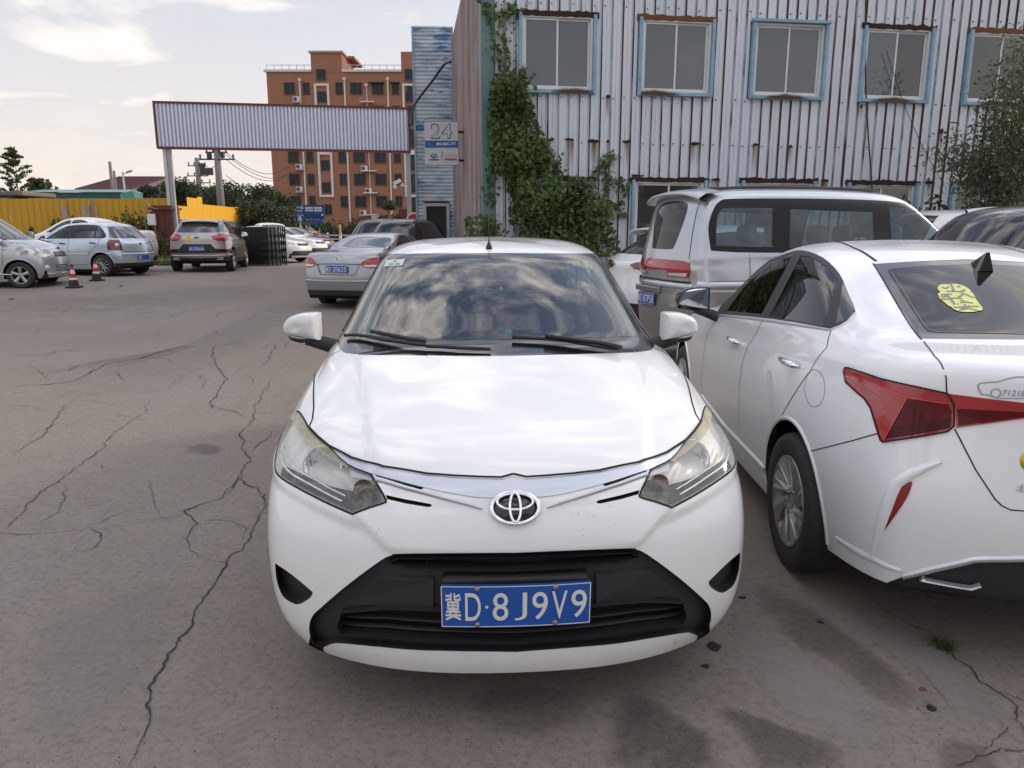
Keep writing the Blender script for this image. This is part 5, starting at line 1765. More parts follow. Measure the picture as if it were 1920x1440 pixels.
def tan_suv():
    C = at(369, 466, 22.6)
    O, th = place(C.x, C.y, -11, 0, 4.45)
    rings = std_rings(4.46, .92, 1.64, zb=.28, ax=(.9, 3.55), nose=.82, lead=.92, cowl=(1.15, 1.1), wt=(1.95, 1.55), rt=(3.75, 1.55), rb=(4.22, 1.20), tl=(4.40, 1.07), belt=(1.07, 1.15), wroof=.63, wbelt=.81, shoulder=.98, rfull=.55, yB=3.9, rbow=.26, rear_w=.90)
    car, h, M = basic('tan_suv', 'champagne coloured sport utility car seen from behind with yellow round sticker on its tailgate', O, th, rings, M_tan, .92, (.9, 3.55), .35, .22, 'five', 6, 6, lipmat=M_blk)
    rw = h.cut(crom([(0, 1.50), (0, 1.50), (.54, 1.48), (.64, 1.42), (.74, 1.30), (.68, 1.225), (.6, 1.21), (0, 1.205), (0, 1.205)], 3, True), YR, RRt(3.6))
    tl = h.cut(crom([(.42, 1.08), (.42, 1.08), (.55, 1.15), (.80, 1.17), (1.0, 1.10), (1.0, .99), (.75, .95), (.52, .98)], 3, True), YR, RRt(3.85))
    bl = h.cut([(0, .86), (.40, .86), (.52, .72), (.80, .70), (.96, .72), (.96, .60), (0, .58)], YR, RRt(3.9))
    rr = h.cut([(.58, .715), (.90, .71), (.88, .63), (.62, .62)], YR, RRt(3.9), (bl,))
    lo = h.cut([(0, .44), (.7, .45), (.98, .52), (.98, .1), (0, .1)], YR, RRt(3.95))
    sw = side_glass(h, car, [[(1.75, 1.13), (1.75, 1.13), (2.2, 1.45), (2.5, 1.52), (2.55, 1.14), (2.55, 1.14)], [(2.62, 1.14), (2.62, 1.14), (2.6, 1.52), (3.3, 1.50), (3.42, 1.19), (3.4, 1.16)], [(3.5, 1.2), (3.5, 1.2), (3.42, 1.46), (3.7, 1.42), (3.95, 1.26)]], n=2)
    ws = h.cut(crom([(0, 1.52), (0, 1.52), (.52, 1.50), (.66, 1.14), (0, 1.13), (0, 1.13)], 3, True), YF, FRt(2.2))
    sl = h.cut([(-1, -.1), (6, -.1), (6, .40), (-1, .40)], XP, lambda c, n: c.x > .5 and abs(n.x) > .3)
    dress(h, car, M_tan, [(rw, 'rear_window', M_far2, .002, 'both'), (tl, 'tail_light', M_redl, .01, 'pair', .012), (bl, 'plate_panel', M_blk, .004, 'both', .006), (rr, 'reflector', M_redd, .006), (lo, 'lower_bumper', M_blk, .01, 'both', .012), (ws, 'windscreen', M_far, 0, 'both'), (sl, 'sill_cladding', M_blk, .006)] + sw)
    plate(car, (0, 4.475, .72), '冀D50664', (0, 0, R(180)), bolts=False)
    ribbon_obj('roof_rail', [h.path([(.53, 2.0), (.55, 2.8), (.54, 3.6)], ZP, .06)], .05, M_satin, car, .05, 4)
    ribbon_obj('bumper_step', [h.path([(.88, .53), (.7, .52), (0, .515)], YR, .04)], .05, M_tan, car, .03, 4)
    for x in (-.62, .62):
        mb = MB(); mb.sm = True
        p = h.hit(YR, (abs(x), .41))
        mb.tube([(x - .10, p[0].y + .03, .41), (x - .09, p[0].y + .03, .44), (x + .09, p[0].y + .03, .44), (x + .12, p[0].y + .03, .41), (x + .08, p[0].y + .03, .39), (x - .08, p[0].y + .03, .39), (x - .10, p[0].y + .03, .41)], .012, 6)
        mb.obj('exhaust_trim', M_satin, car)
    p = h.hit(YR, (.16, 1.03)); q = h.hit(YR, (0, 1.05))
    mb = MB(); mb.lathe([(.0001, .004), (.075, .004), (.078, -.01)], 20, Matrix.Translation((.22, p[0].y, 1.02)) @ Matrix.Rotation(R(-80), 4, 'X')); mb.obj('round_sticker', M_ystick2, car)
    mb = MB(); mb.bevbox((0, q[0].y, 1.05), (.13, .02, .05), .008); mb.obj('emblem', M_blk, car)
    for sg in (1, -1): mirror_shell(car, Vector((sg * 1.02, 1.75, 1.14)), sg, M_tan, (.22, .14, .17))
    # rear window wiper spoiler
    mb = MB(); mb.sm = True
    vs = []
    for i in range(9):
        x = -.56 + 1.12 * i / 8; e = abs(x / .56) ** 3
        vs += [(x, 3.6, 1.60 - .05 * e), (x, 3.86 - .05 * e, 1.575 - .05 * e), (x, 3.93 - .06 * e, 1.545 - .05 * e), (x, 3.75, 1.53 - .05 * e)]
    mb.add(vs, [(4 * i + k + 4, 4 * i + k + 5, 4 * i + k + 1, 4 * i + k) for i in range(8) for k in range(3)])
    mb.obj('rear_spoiler', M_tan, car)
    under(car, 4.4, .76, .36)
    h.bm.free()

def blue_hatch():
    C = at(193, 513, 20.3)
    O, th = place(C.x, C.y, -79, .80, 3.22)
    rings = std_rings(3.92, .83, 1.47, ax=(.78, 3.22), cowl=(.98, 1.0), wt=(1.72, 1.39), rt=(3.38, 1.40), rb=(3.74, 1.02), tl=(3.84, .93), belt=(.98, 1.03), wroof=.60, wbelt=.765, rfull=.75, yB=3.35, rbow=.24, rear_w=.81)
    car, h, M = basic('blue_hatchback', 'pale blue silver hatchback seen from its left side near the two traffic cones', O, th, rings, M_bsilver, .83, (.78, 3.22), .30, .19, 'ten', 6, 6)
    fr = [(1.45, 1.01), (1.45, 1.01), (2.0, 1.32), (2.35, 1.385), (2.8, 1.385), (3.12, 1.34), (3.34, 1.12), (3.32, 1.04), (3.25, 1.03), (3.25, 1.03)]
    sw = side_glass(h, car, [[(1.55, 1.03), (1.55, 1.03), (2.02, 1.31), (2.28, 1.36), (2.22, 1.035), (2.22, 1.035)], [(2.32, 1.04), (2.32, 1.04), (2.37, 1.365), (2.78, 1.365), (2.98, 1.34), (3.0, 1.05), (3.0, 1.05)], [(3.05, 1.06), (3.05, 1.06), (3.04, 1.32), (3.12, 1.31), (3.29, 1.12), (3.28, 1.06)]], fr, M_mid2)
    rw = h.cut(crom([(0, 1.36), (0, 1.36), (.52, 1.34), (.56, 1.30), (.68, 1.07), (.62, 1.03), (0, 1.02), (0, 1.02)], 3, True), YR, RRt(3.2))
    tl = h.cut([(.60, .98), (.95, 1.0), (.95, .72), (.62, .70)], YR, RRt(3.45))
    lo = h.cut([(0, .36), (.95, .36), (.95, .1), (0, .1)], YR, RRt(3.5))
    ws = h.cut(crom([(0, 1.37), (0, 1.37), (.50, 1.35), (.60, 1.03), (0, 1.03), (0, 1.03)], 3, True), YF, FRt(1.9))
    hl = h.cut([(.38, .64), (.80, .80), (.80, .62), (.55, .56)], YF, FRt(.7))
    dress(h, car, M_bsilver, sw + [(rw, 'rear_window', M_far2, .002, 'both'), (tl, 'tail_light', M_redd2, .008, 'pair', .01), (lo, 'lower_bumper', M_blk, .006, 'both', .008), (ws, 'windscreen', M_far, 0, 'both'), (hl, 'headlight', M_wlens, .004)])
    ribbon_obj('shut_line', [h.path([(2.25, 1.03), (2.22, .8), (2.24, .35)], XP, .04), h.path([(1.35, 1.0), (1.28, .8), (1.30, .35)], XP, .04), h.path([(3.2, 1.03), (3.15, .85), (2.85, .62)], XP, .04), h.path([(1.30, .34), (2.0, .31), (2.8, .32)], XP, .05)], .010, M_gap, car)
    ribbon_obj('side_moulding', [h.path([(1.32, .60), (2.2, .60), (2.85, .60)], XP, .05)], .035, M_bsilver, car, .014, 4)
    ribbon_obj('tailgate_gap', [h.path([(.60, .99), (.62, .70), (.5, .66), (0, .66)], YR, .04)], .010, M_gap, car)
    ribbon_obj('bumper_step', [h.path([(.80, .61), (.6, .60), (0, .60)], YR, .04)], .05, M_bsilver, car, .02, 4)
    for q in ((3.0, .90), (2.05, .88)): handle(car, h, q, XP, (1, -1), M_bsilver, .2)
    for q in ((.78, .86),):
        p = h.hit(YR, (.70, .85))
        for sg in (1, -1):
            mb = MB(); mb.sm = True
            mb.lathe([(.0001, .012), (.05, .008), (.055, -.004)], 16, Matrix.Translation((p[0].x * sg, p[0].y + .006, p[0].z)) @ Vector((p[1].x * sg, p[1].y, p[1].z)).to_track_quat('Z', 'Y').to_matrix().to_4x4())
            mb.obj('round_lamp', M_wlens, car)
    a = h.hit(ZP, (.0, 3.15))[0]
    mb = MB(); mb.tube([a, a + Vector((0, .10, .16))], [.007, .004], 6); mb.obj('aerial', M_blk, car)
    p = h.hit(YR, (0, .88))
    mb = MB(); mb.lathe([(.0001, .004), (.045, .004), (.05, -.01)], 18, Matrix.Translation((0, p[0].y + .004, .86)) @ Matrix.Rotation(R(-84), 4, 'X')); mb.obj('emblem', M_blk, car)
    plate(car, (0, 3.94, .50), '冀D       '.replace(' ', '')[:2], (0, 0, R(180)), bolts=False)
    p = h.hit(YR, (.0, 1.05))
    mb = MB(); mb.tube([(0, p[0].y + .01, 1.03), (.04, p[0].y, 1.08), (.28, p[0].y - .02, 1.13)], .012, 6); mb.obj('rear_wiper', M_blk, car)
    for sg in (1, -1): mirror_shell(car, Vector((sg * .94, 1.55, 1.03)), sg, M_bsilver, (.2, .12, .14))
    under(car, 3.9, .7)
    h.bm.free()

def cream_saloon():
    C = at(275, 455, 22.6)
    O, th = place(C.x, C.y, -76, 0, 4.6)
    O.z += .12                                     # it stands up on the verge
    rings = std_rings(4.6, .88, 1.53, ax=(.9, 3.5), cowl=(1.1, 1.02), wt=(1.9, 1.42), rt=(3.2, 1.42), rb=(3.95, 1.15), tl=(4.5, 1.12), belt=(1.0, 1.10), wroof=.60, wbelt=.80, rbow=.24)
    car, h, M = basic('cream_saloon', 'cream white saloon parked behind the pale blue hatchback by the ochre fence', O, th, rings, M_cream, .88, (.9, 3.5), .32, .2, 'ten', 5, 5)
    sw = side_glass(h, car, [[(1.65, 1.06), (1.65, 1.06), (2.2, 1.36), (2.5, 1.41), (2.5, 1.08), (2.5, 1.08)], [(2.58, 1.09), (2.58, 1.09), (2.58, 1.41), (3.0, 1.40), (3.5, 1.17), (3.5, 1.13)]])
    rw = h.cut(crom([(0, 1.39), (0, 1.39), (.46, 1.37), (.60, 1.17), (0, 1.15), (0, 1.15)], 3, True), YR, RRt(3.0))
    tl = h.cut([(.52, .98), (.95, 1.03), (.95, .84), (.62, .82)], YR, RRt(3.9))
    lo = h.cut([(0, .36), (.95, .36), (.95, .1), (0, .1)], YR, RRt(4.0))
    ws = h.cut(crom([(0, 1.40), (0, 1.40), (.50, 1.38), (.62, 1.06), (0, 1.06), (0, 1.06)], 3, True), YF, FRt(2.0))
    dress(h, car, M_cream, sw + [(rw, 'rear_window', M_silverglass, .002, 'both'), (tl, 'tail_light', M_redl, .008, 'pair', .01), (lo, 'lower_bumper', M_blk, .006, 'both', .008), (ws, 'windscreen', M_far, 0, 'both')])
    ribbon_obj('trim_bar', [h.path([(.5, .80), (0, .80)], YR, .04)], .03, M_chrome, car, .01, 3)
    ribbon_obj('brake_light', [h.path([(.42, 1.115), (0, 1.125)], YR, .04)], .03, M_redd, car, .012, 3)
    plate(car, (0, 4.615, .62), '冀D', (0, 0, R(180)), bolts=False)
    under(car, 4.5, .74)
    h.bm.free()

def silver_minivan():
    C = at(42, 541, 17.2)
    O, th = place(C.x, C.y, 79, -.74, .72)
    rings = std_rings(3.9, .80, 1.84, zb=.22, ax=(.72, 3.2), nose=.78, lead=.89, cowl=(.74, 1.11), wt=(1.52, 1.68), rt=(3.7, 1.74), rb=(3.84, 1.15), tl=(3.88, 1.0), belt=(1.08, 1.14), wroof=.62, wbelt=.755, shoulder=.95, rfull=.8, yB=3.5, roof_side=1.72, hoodw=.70)
    car, h, M = basic('silver_minivan', 'small silver minivan entering at the left edge with its clear headlamp towards the cones', O, th, rings, M_silver, .80, (.72, 3.2), .30, .19, 'five', 7, 7)
    car['category'] = 'minivan'
    ws = h.cut(crom([(0, 1.66), (0, 1.66), (.54, 1.64), (.58, 1.60), (.66, 1.14), (.60, 1.10), (0, 1.09), (0, 1.09)], 3, True), YF, FRt(1.8))
    sw = side_glass(h, car, [[(1.12, 1.16), (1.12, 1.16), (1.62, 1.64), (1.80, 1.68), (1.80, 1.14), (1.80, 1.14)], [(1.90, 1.14), (1.90, 1.14), (1.9, 1.69), (2.8, 1.69), (2.8, 1.16), (2.8, 1.16)]], None, M_mid2)
    hl = h.cut(crom([(.40, .86), (.40, .86), (.56, .90), (.88, .97), (.88, .97), (.86, .82), (.62, .70), (.62, .70), (.42, .74)], 3, True), YF, lambda c, n: c.y < .75 and n.z < .72)
    gr = h.cut([(0, .82), (.33, .82), (.36, .71), (0, .70)], YF, FRt(.5))
    lg = h.cut([(0, .52), (.40, .52), (.40, .38), (0, .37)], YF, FRt(.5))
    dress(h, car, M_silver, sw + [(ws, 'windscreen', M_glass, 0, 'both'), (hl, 'headlight', M_lampc, .006, 'pair', .008), (gr, 'grille', M_blk, -.01, 'both', -.012), (lg, 'lower_grille', M_blk, -.01, 'both', -.012)])
    for z in (.735, .765, .795): ribbon_obj('grille_bar', [h.path([(.35, z), (0, z)], YF, .03)], .012, M_chrome, car, .010, 3)
    for z in (.40, .43, .46, .49): ribbon_obj('grille_bar', [h.path([(.40, z), (0, z)], YF, .03)], .012, M_satin, car, .010, 3)
    ribbon_obj('bumper_step', [h.path([(.80, .32), (.6, .32), (0, .33)], YF, .04)], .03, M_satin, car, .012, 3)
    ribbon_obj('shut_line', [h.path([(1.02, 1.10), (1.02, .8), (1.05, .30)], XP, .04), h.path([(1.84, 1.1), (1.84, .3)], XP, .04), h.path([(.5, 1.0), (1.0, 1.0), (2.6, 1.01)], XP, .04)], .008, M_gap, car)
    ribbon_obj('sill_trim', [h.path([(1.1, .34), (2.0, .34), (2.8, .34)], XP, .06)], .03, M_satin, car, .01, 3)
    for sg in (1, -1):
        p = h.hit(YF, (.60, .46))
        mb = MB(); mb.sm = True; mb.lathe([(.0001, .02), (.05, .015), (.062, 0), (.066, -.02)], 16, Matrix.Translation((p[0].x * sg, p[0].y, p[0].z)) @ Vector((p[1].x * sg, p[1].y, p[1].z)).to_track_quat('Z', 'Y').to_matrix().to_4x4())
        mb.obj('fog_lamp', M_wlens, car)
        mirror_shell(car, Vector((sg * .93, 1.08, 1.20)), sg, M_silver, (.20, .12, .17))
        p = h.hit(XP, (.95, .88))
        mb = MB(); mb.bevbox((p[0].x * sg, .98, .88), (.02, .06, .03), .008); mb.obj('side_repeater', M_amber, car)
    p = h.hit(YF, (0, .90))
    mb = MB()
    for sg in (1, -1): mb.bar((sg * .05, p[0].y - .01, .93), (sg * .012, p[0].y - .02, .86), .022, .01)
    mb.obj('emblem', M_gap, car)
    a = h.hit(ZP, (.45, 1.6))[0]
    mb = MB(); mb.tube([Vector((-a.x, a.y, a.z)), Vector((-a.x, a.y + .10, a.z + .20))], [.010, .005], 6); mb.obj('aerial', M_blk, car)
    # sun shade laid behind the windscreen, dashboard
    mb = MB(); mb.sm = True
    mb.add([(-.6, .86, 1.0), (.6, .86, 1.0), (.6, 1.25, 1.02), (-.6, 1.25, 1.02), (-.6, 1.3, .8), (.6, 1.3, .8)], [(0, 1, 2, 3), (3, 2, 5, 4)])
    mb.obj('dashboard', M_int, car)
    mb = MB(); mb.sm = True
    vs = [(x, .95 + .55 * t, 1.14 + .36 * t + .01 * ((i % 2) * 2 - 1)) for t in (0, 1) for i, x in enumerate([-.55 + 1.1 * k / 10 for k in range(11)])]
    mb.add(vs, [(i, i + 1, 12 + i, 11 + i) for i in range(10)])
    mb.obj('sun_shade', M_shade, car)
    for x in (-.36, .36):
        mb = MB(); mb.sm = True
        mb.bevbox((x, 1.95, 1.05), (.46, .14, .62), .06, rot=Matrix.Rotation(R(-14), 3, 'X')); mb.bevbox((x, 2.06, 1.42), (.26, .1, .17), .05)
        mb.obj('front_seat', M_seat, car)
    under(car, 3.8, .66)
    h.bm.free()

def white_crossover():
    C = at(1124, 500, 11.4)
    O, th = place(C.x, C.y, 68, .88, 4.35)
    rings = std_rings(4.5, .92, 1.60, zb=.26, ax=(.9, 3.6), nose=.8, lead=.9, cowl=(1.15, 1.06), wt=(2.0, 1.50), rt=(3.75, 1.50), rb=(4.30, 1.17), tl=(4.45, 1.08), belt=(1.05, 1.15), wroof=.62, wbelt=.81, shoulder=.97, rfull=.5, yB=3.85, rbow=.26)
    car, h, M = basic('white_crossover', 'white crossover with dark arrow shaped tail light between the hedge and the silver van', O, th, rings, M_white2, .92, (.9, 3.6), .35, .22, 'five', 6, 6, lipmat=M_blk)
    rw = h.cut(crom([(0, 1.46), (0, 1.46), (.58, 1.44), (.76, 1.24), (.70, 1.18), (0, 1.17), (0, 1.17)], 3, True), YR, RRt(3.7))
    sw = side_glass(h, car, [[(1.7, 1.1), (1.7, 1.1), (2.2, 1.42), (2.6, 1.48), (3.4, 1.46), (3.95, 1.28), (3.95, 1.2), (3.95, 1.2)]])
    tl = h.cut([(.20, 1.03), (.34, 1.07), (.95, 1.07), (.95, .99), (.66, .96), (.60, .84), (.54, .85), (.50, .96), (.30, .98)], YR, RRt(4.0))
    lo = h.cut([(0, .5), (1, .5), (1, .1), (0, .1)], YR, RRt(4.1))
    ws = h.cut(crom([(0, 1.47), (0, 1.47), (.52, 1.45), (.64, 1.1), (0, 1.1), (0, 1.1)], 3, True), YF, FRt(2.2))
    dress(h, car, M_white2, sw + [(rw, 'rear_window', M_far, .002, 'both'), (tl, 'tail_light', M_redsm, .010, 'pair', .012), (lo, 'lower_bumper', M_blk, .006, 'both', .008), (ws, 'windscreen', M_far, 0, 'both')])
    mb = MB(); mb.sm = True
    vs = []
    for i in range(9):
        x = -.60 + 1.2 * i / 8; e = abs(x / .6) ** 3
        vs += [(x, 3.6, 1.565 - .05 * e), (x, 3.95 - .05 * e, 1.545 - .05 * e), (x, 4.10 - .08 * e, 1.53 - .05 * e), (x, 4.07 - .08 * e, 1.50 - .05 * e), (x, 3.8, 1.48 - .05 * e)]
    mb.add(vs, [(5 * i + k + 5, 5 * i + k + 6, 5 * i + k + 1, 5 * i + k) for i in range(8) for k in range(4)])
    mb.obj('rear_spoiler', M_white2, car)
    under(car, 4.4, .76, .36)
    h.bm.free()

def far_car(name, label, pm, C, a, lx, ly, L=4.5, W=.89, H=1.47, suv=False, group=GRP_CAR, style='five', rails=False):
    O, th = place(C[0], C[1], a, lx, ly)
    if suv:
        rings = std_rings(L, W, H, zb=.27, ax=(.9, L - .95), nose=.82, lead=.92, cowl=(1.1, 1.08), wt=(1.9, H - .10), rt=(L - .65, H - .10), rb=(L - .22, 1.18), tl=(L - .08, 1.08), belt=(1.06, 1.14), wroof=.63, wbelt=.81, shoulder=.98, rfull=.55, yB=L - .6)
    else:
        rings = std_rings(L, W, H, ax=(.88, L - 1.05), cowl=(1.1, 1.0), wt=(1.9, H - .09), rt=(L - 1.4, H - .09), rb=(L - .66, 1.10), tl=(L - .1, 1.06), belt=(.98, 1.06), wroof=.60, wbelt=.80)
    car, h, M = basic(name, label, O, th, rings, pm, W, (.9, L - .95) if suv else (.88, L - 1.05), .33, .2, style, 4, 4, group)
    t = H - .13
    sw = side_glass(h, car, [[(1.65, 1.08), (1.65, 1.08), (2.15, t - .05), (2.45, t), (2.45, 1.08), (2.45, 1.08)], [(2.53, 1.09), (2.53, 1.09), (2.53, t)] + ([(L - .95, t - .02), (L - .58, 1.27), (L - .66, 1.15)] if suv else [(L - 1.2, t - .01), (L - .95, 1.2), (L - 1.0, 1.12)])], n=2)
    ws = h.cut([(0, t + .02), (.52, t), (.62, 1.08), (0, 1.08)], YF, FRt(2.0))
    rw = h.cut([(0, t + .02), (.48, t), (.62, 1.18), (0, 1.18)], YR, RRt(L - 1.45))
    hl = h.cut([(.36, .80), (.55, .87), (.84, .92), (.84, .76), (.5, .70)], YF, FRt(.9))
    tl = h.cut([(.45, 1.0), (.95, 1.02), (.95, .82), (.55, .80)], YR, RRt(L - .7))
    gr = h.cut([(0, .48), (.62, .48), (.70, .30), (0, .28)], YF, FRt(.6))
    ug = h.cut([(0, .76), (.34, .78), (.34, .68), (0, .66)], YF, FRt(.5))
    dress(h, car, pm, sw + [(ws, 'windscreen', M_far, .001, 'both'), (rw, 'rear_window', M_far, .001, 'both'), (hl, 'headlight', M_lampc, .006, 'pair', .008), (tl, 'tail_light', M_redl, .006, 'pair', .008), (gr, 'lower_grille', M_blk, .002, 'both'), (ug, 'grille', M_blk, .002, 'both')])
    if rails: ribbon_obj('roof_rail', [h.path([(.53, 1.95), (.55, 2.7), (.54, L - .9)], ZP, .08)], .05, M_satin, car, .05, 3)
    if name == 'black_suv' and rails:
        ribbon_obj('window_trim', [h.path([(2.1, t - .03), (2.5, t + .012), (3.0, t + .012), (L - .95, t - .01), (L - .75, t - .17), (L - .57, 1.27)], XP, .05)], .032, M_satin, car, .012, 4)
    for sg in (1, -1): mirror_shell(car, Vector((sg * (W + .10), 1.7, 1.07)), sg, pm, (.2, .12, .14))
    under(car, L - .1, W - .16)
    h.bm.free()
    return car
M_dsilver = paint('dark_silver_paint', (.29, .305, .33), .65, .30, flake=.3)
M_band = simple('window_band_black', (.010, .010, .012), .30, spec=.3)
M_van = glass('van_glass', (.48, .57, .60), 1.65, .30, (.34, .43, .47))
M_lseat = simple('grey_seat', (.30, .31, .32), .9)
M_mid2 = glass('hatch_glass', (.30, .38, .44), 1.7, .12, (.30, .36, .42))
M_far2 = simple('far_glass_brown', (.045, .042, .042), .08, coat=1, spec=.9)
M_silverglass = simple('pale_rear_glass', (.32, .32, .32), .10, coat=1)
M_ystick2 = simple('round_sticker_yellow', (.75, .55, .02), .5)
M_redd2 = simple('smoked_red_lens', (.16, .02, .025), .18, coat=1)
M_redsm = simple('smoked_lens', (.12, .035, .045), .15, coat=1)
M_lampc = NT('headlamp_far')
M_lampc = M_lampc.done(M_lampc.bsdf(M_lampc.mix(M_lampc.ramp(M_lampc.noise(9, 3), (.42, 0), (.58, 1)), (.28, .27, .24), (.72, .71, .66)), .15, .2, 1))
M_shade = simple('sun_shade_cloth', (.52, .47, .44), .7)
def all_cars():
    front_sedan(); right_sedan(); silver_van(); silver_saloon(); tan_suv(); blue_hatch(); cream_saloon(); silver_minivan(); white_crossover()
    far_car('black_suv', 'black sport utility car with silver window trim behind the roof of the right white sedan', M_blackp, (3.74, 7.05), 85, 0, 4.6, 4.6, .90, 1.77, True, rails=True)
    far_car('white_suv', 'white car of which only the pale roof shows beyond the silver van', M_white, (8.3, 12.8), 80, 0, 2.3, 4.7, .9, 1.86, True)
    p = at(553, 478, 29.4); far_car('white_car', 'white car beside the folding gate, nearest of its row', M_white, (p.x, p.y), 112, -.7, 0)
    p = at(588, 470, 34); far_car('white_car', 'white car behind the nearest one of the row beside the folding gate', M_white, (p.x, p.y), 112, -.7, 0)
    p = at(607, 466, 39); far_car('dark_car', 'dark car farthest in the row of cars beside the folding gate', M_blackp, (p.x, p.y), 112, -.6, 0)
    p = at(512, 440, 37); far_car('white_hatchback', 'white car whose rounded roof shows above the end of the folding gate', M_white, (p.x, p.y), 150, 0, 2.0, 4.2, .85, 1.62, True)
    p = at(728, 440, 25); far_car('black_suv', 'black sport utility car behind the silver saloon roof, nearer the road railing', M_blackp, (p.x, p.y), 22, 0, 2.8, 4.4, .88, 1.74, True)
    p = at(766, 440, 22.2); far_car('black_suv', 'black sport utility car parked beside the blue tower door', M_blackp, (p.x, p.y), 12, 0, 2.8, 4.4, .88, 1.74, True)
# ================================================================== the yard
def make_ground():
    m = NT('yard_concrete')
    big = m.noise(.10, 5, .6)
    mid = m.noise(.8, 7, .62)
    fine = m.noise(38, 4, .6)
    grit = m.noise(210, 3, .6)
    base = m.mix(m.ramp(big, (.35, 0), (.65, 1)), (.285, .238, .196), (.335, .284, .236))
    base = m.mix(m.ramp(mid, (.30, .0), (.72, .62)), base, (.225, .188, .158))
    base = m.mix(m.ramp(m.noise(.35, 9, .7, m.mapped((1, .35, 1))), (.50, 0), (.62, .35)), base, (.29, .27, .25))
    base = m.mix(m.ramp(m.noise(9, 6, .65), (.36, .24), (.60, 0)), base, (.150, .130, .115))
    base = m.mix(m.ramp(fine, (.30, .5), (.55, 0)), base, (.10, .092, .088))
    base = m.mix(m.ramp(grit, (.56, 0), (.68, .55)), base, (.42, .39, .36))
    base = m.mix(m.ramp(grit, (.28, .55), (.40, 0)), base, (.07, .065, .062))
    sp = m.voro(16)
    base = m.mix(m.ramp(sp, (.045, .8), (.07, 0)), base, (.05, .047, .045))
    h = m.math('ADD', m.math('MULTIPLY', fine, .6), m.math('MULTIPLY', grit, .7))
    m.done(m.bsdf(base, m.math('ADD', .78, m.math('MULTIPLY', fine, .15)), normal=m.bump(h, .6, .016), spec=.3))
    xs = [-1600, -300, -80, -40] + [-30 + i * 1.5 for i in range(27)] + [14, 20, 40, 120, 1600]
    ys = [-300, -40, -10, -4] + [i * 1.0 for i in range(0, 45, 1)] + [50, 60, 80, 120, 300, 900, 3000]
    vs = [(x, y, gz(x, y)) for y in ys for x in xs]
    n = len(xs)
    mb = MB(); mb.sm = True
    mb.add(vs, [(j * n + i, j * n + i + 1, (j + 1) * n + i + 1, (j + 1) * n + i) for j in range(len(ys) - 1) for i in range(n - 1)])
    tag(mb.obj('ground', m.m), kind='structure')

def crack_mesh(mb, pts, w0, rng, jit=1.0):
    P = [atG(*q) for q in pts]
    Q = []
    walk = 0.0
    for a, b in zip(P, P[1:]):
        L = (b - a).length
        k = max(1, int(L / .018))
        side = Vector((-(b - a).y, (b - a).x, 0)).normalized() if L > 1e-6 else Vector((1, 0, 0))
        for i in range(k):
            t = i / k
            p = a.lerp(b, t)
            walk = walk * .82 + rng.gauss(0, .0055)
            p += side * (noise.noise(p * 6) * .022 + walk) * jit
            Q.append(p)
    Q.append(P[-1])
    vs, fs = [], []
    for i, p in enumerate(Q):
        d = (Q[min(i + 1, len(Q) - 1)] - Q[max(i - 1, 0)])
        d = d.normalized() if d.length > 1e-9 else Vector((1, 0, 0))
        s = Vector((-d.y, d.x, 0))
        t = i / max(1, len(Q) - 1)
        w = w0 * (.25 + 1.1 * abs(noise.noise(p * 5.3)) + .7 * abs(noise.noise(p * 27))) * min(1, 6 * t + .15, 6 * (1 - t) + .15)
        for k, z in ((-1, .0035), (1, .0035)):
            q = p + s * (w / 2 * k)
            vs.append((q.x, q.y, gz(q.x, q.y) + z))
    for i in range(len(Q) - 1): fs.append((2 * i, 2 * i + 2, 2 * i + 3, 2 * i + 1))
    mb.add(vs, fs)
    # crumbs and small spurs along it
    for p in Q[::3]:
        if rng.random() < .35 * jit:
            c = p + Vector((rng.gauss(0, w0 * 1.0), rng.gauss(0, w0 * 1.0), 0))
            r = w0 * rng.uniform(.12, .5)
            a0 = rng.random() * 6
            k = rng.choice((4, 5, 6))
            mb.add([(c.x + r * rng.uniform(.5, 1.2) * math.cos(a0 + 6.283 * i / k), c.y + r * rng.uniform(.5, 1.2) * math.sin(a0 + 6.283 * i / k), gz(c.x, c.y) + .0032) for i in range(k)], [tuple(range(k))])
        if rng.random() < .16 * jit:
            a = rng.random() * 6.283
            L = w0 * rng.uniform(2, 9)
            q = p + Vector((math.cos(a) * L, math.sin(a) * L, 0))
            s = Vector((-math.sin(a), math.cos(a), 0)) * w0 * .12
            mb.add([(p.x + s.x, p.y + s.y, gz(p.x, p.y) + .0033), (p.x - s.x, p.y - s.y, gz(p.x, p.y) + .0033), (q.x, q.y, gz(q.x, q.y) + .0033)], [(0, 2, 1)])

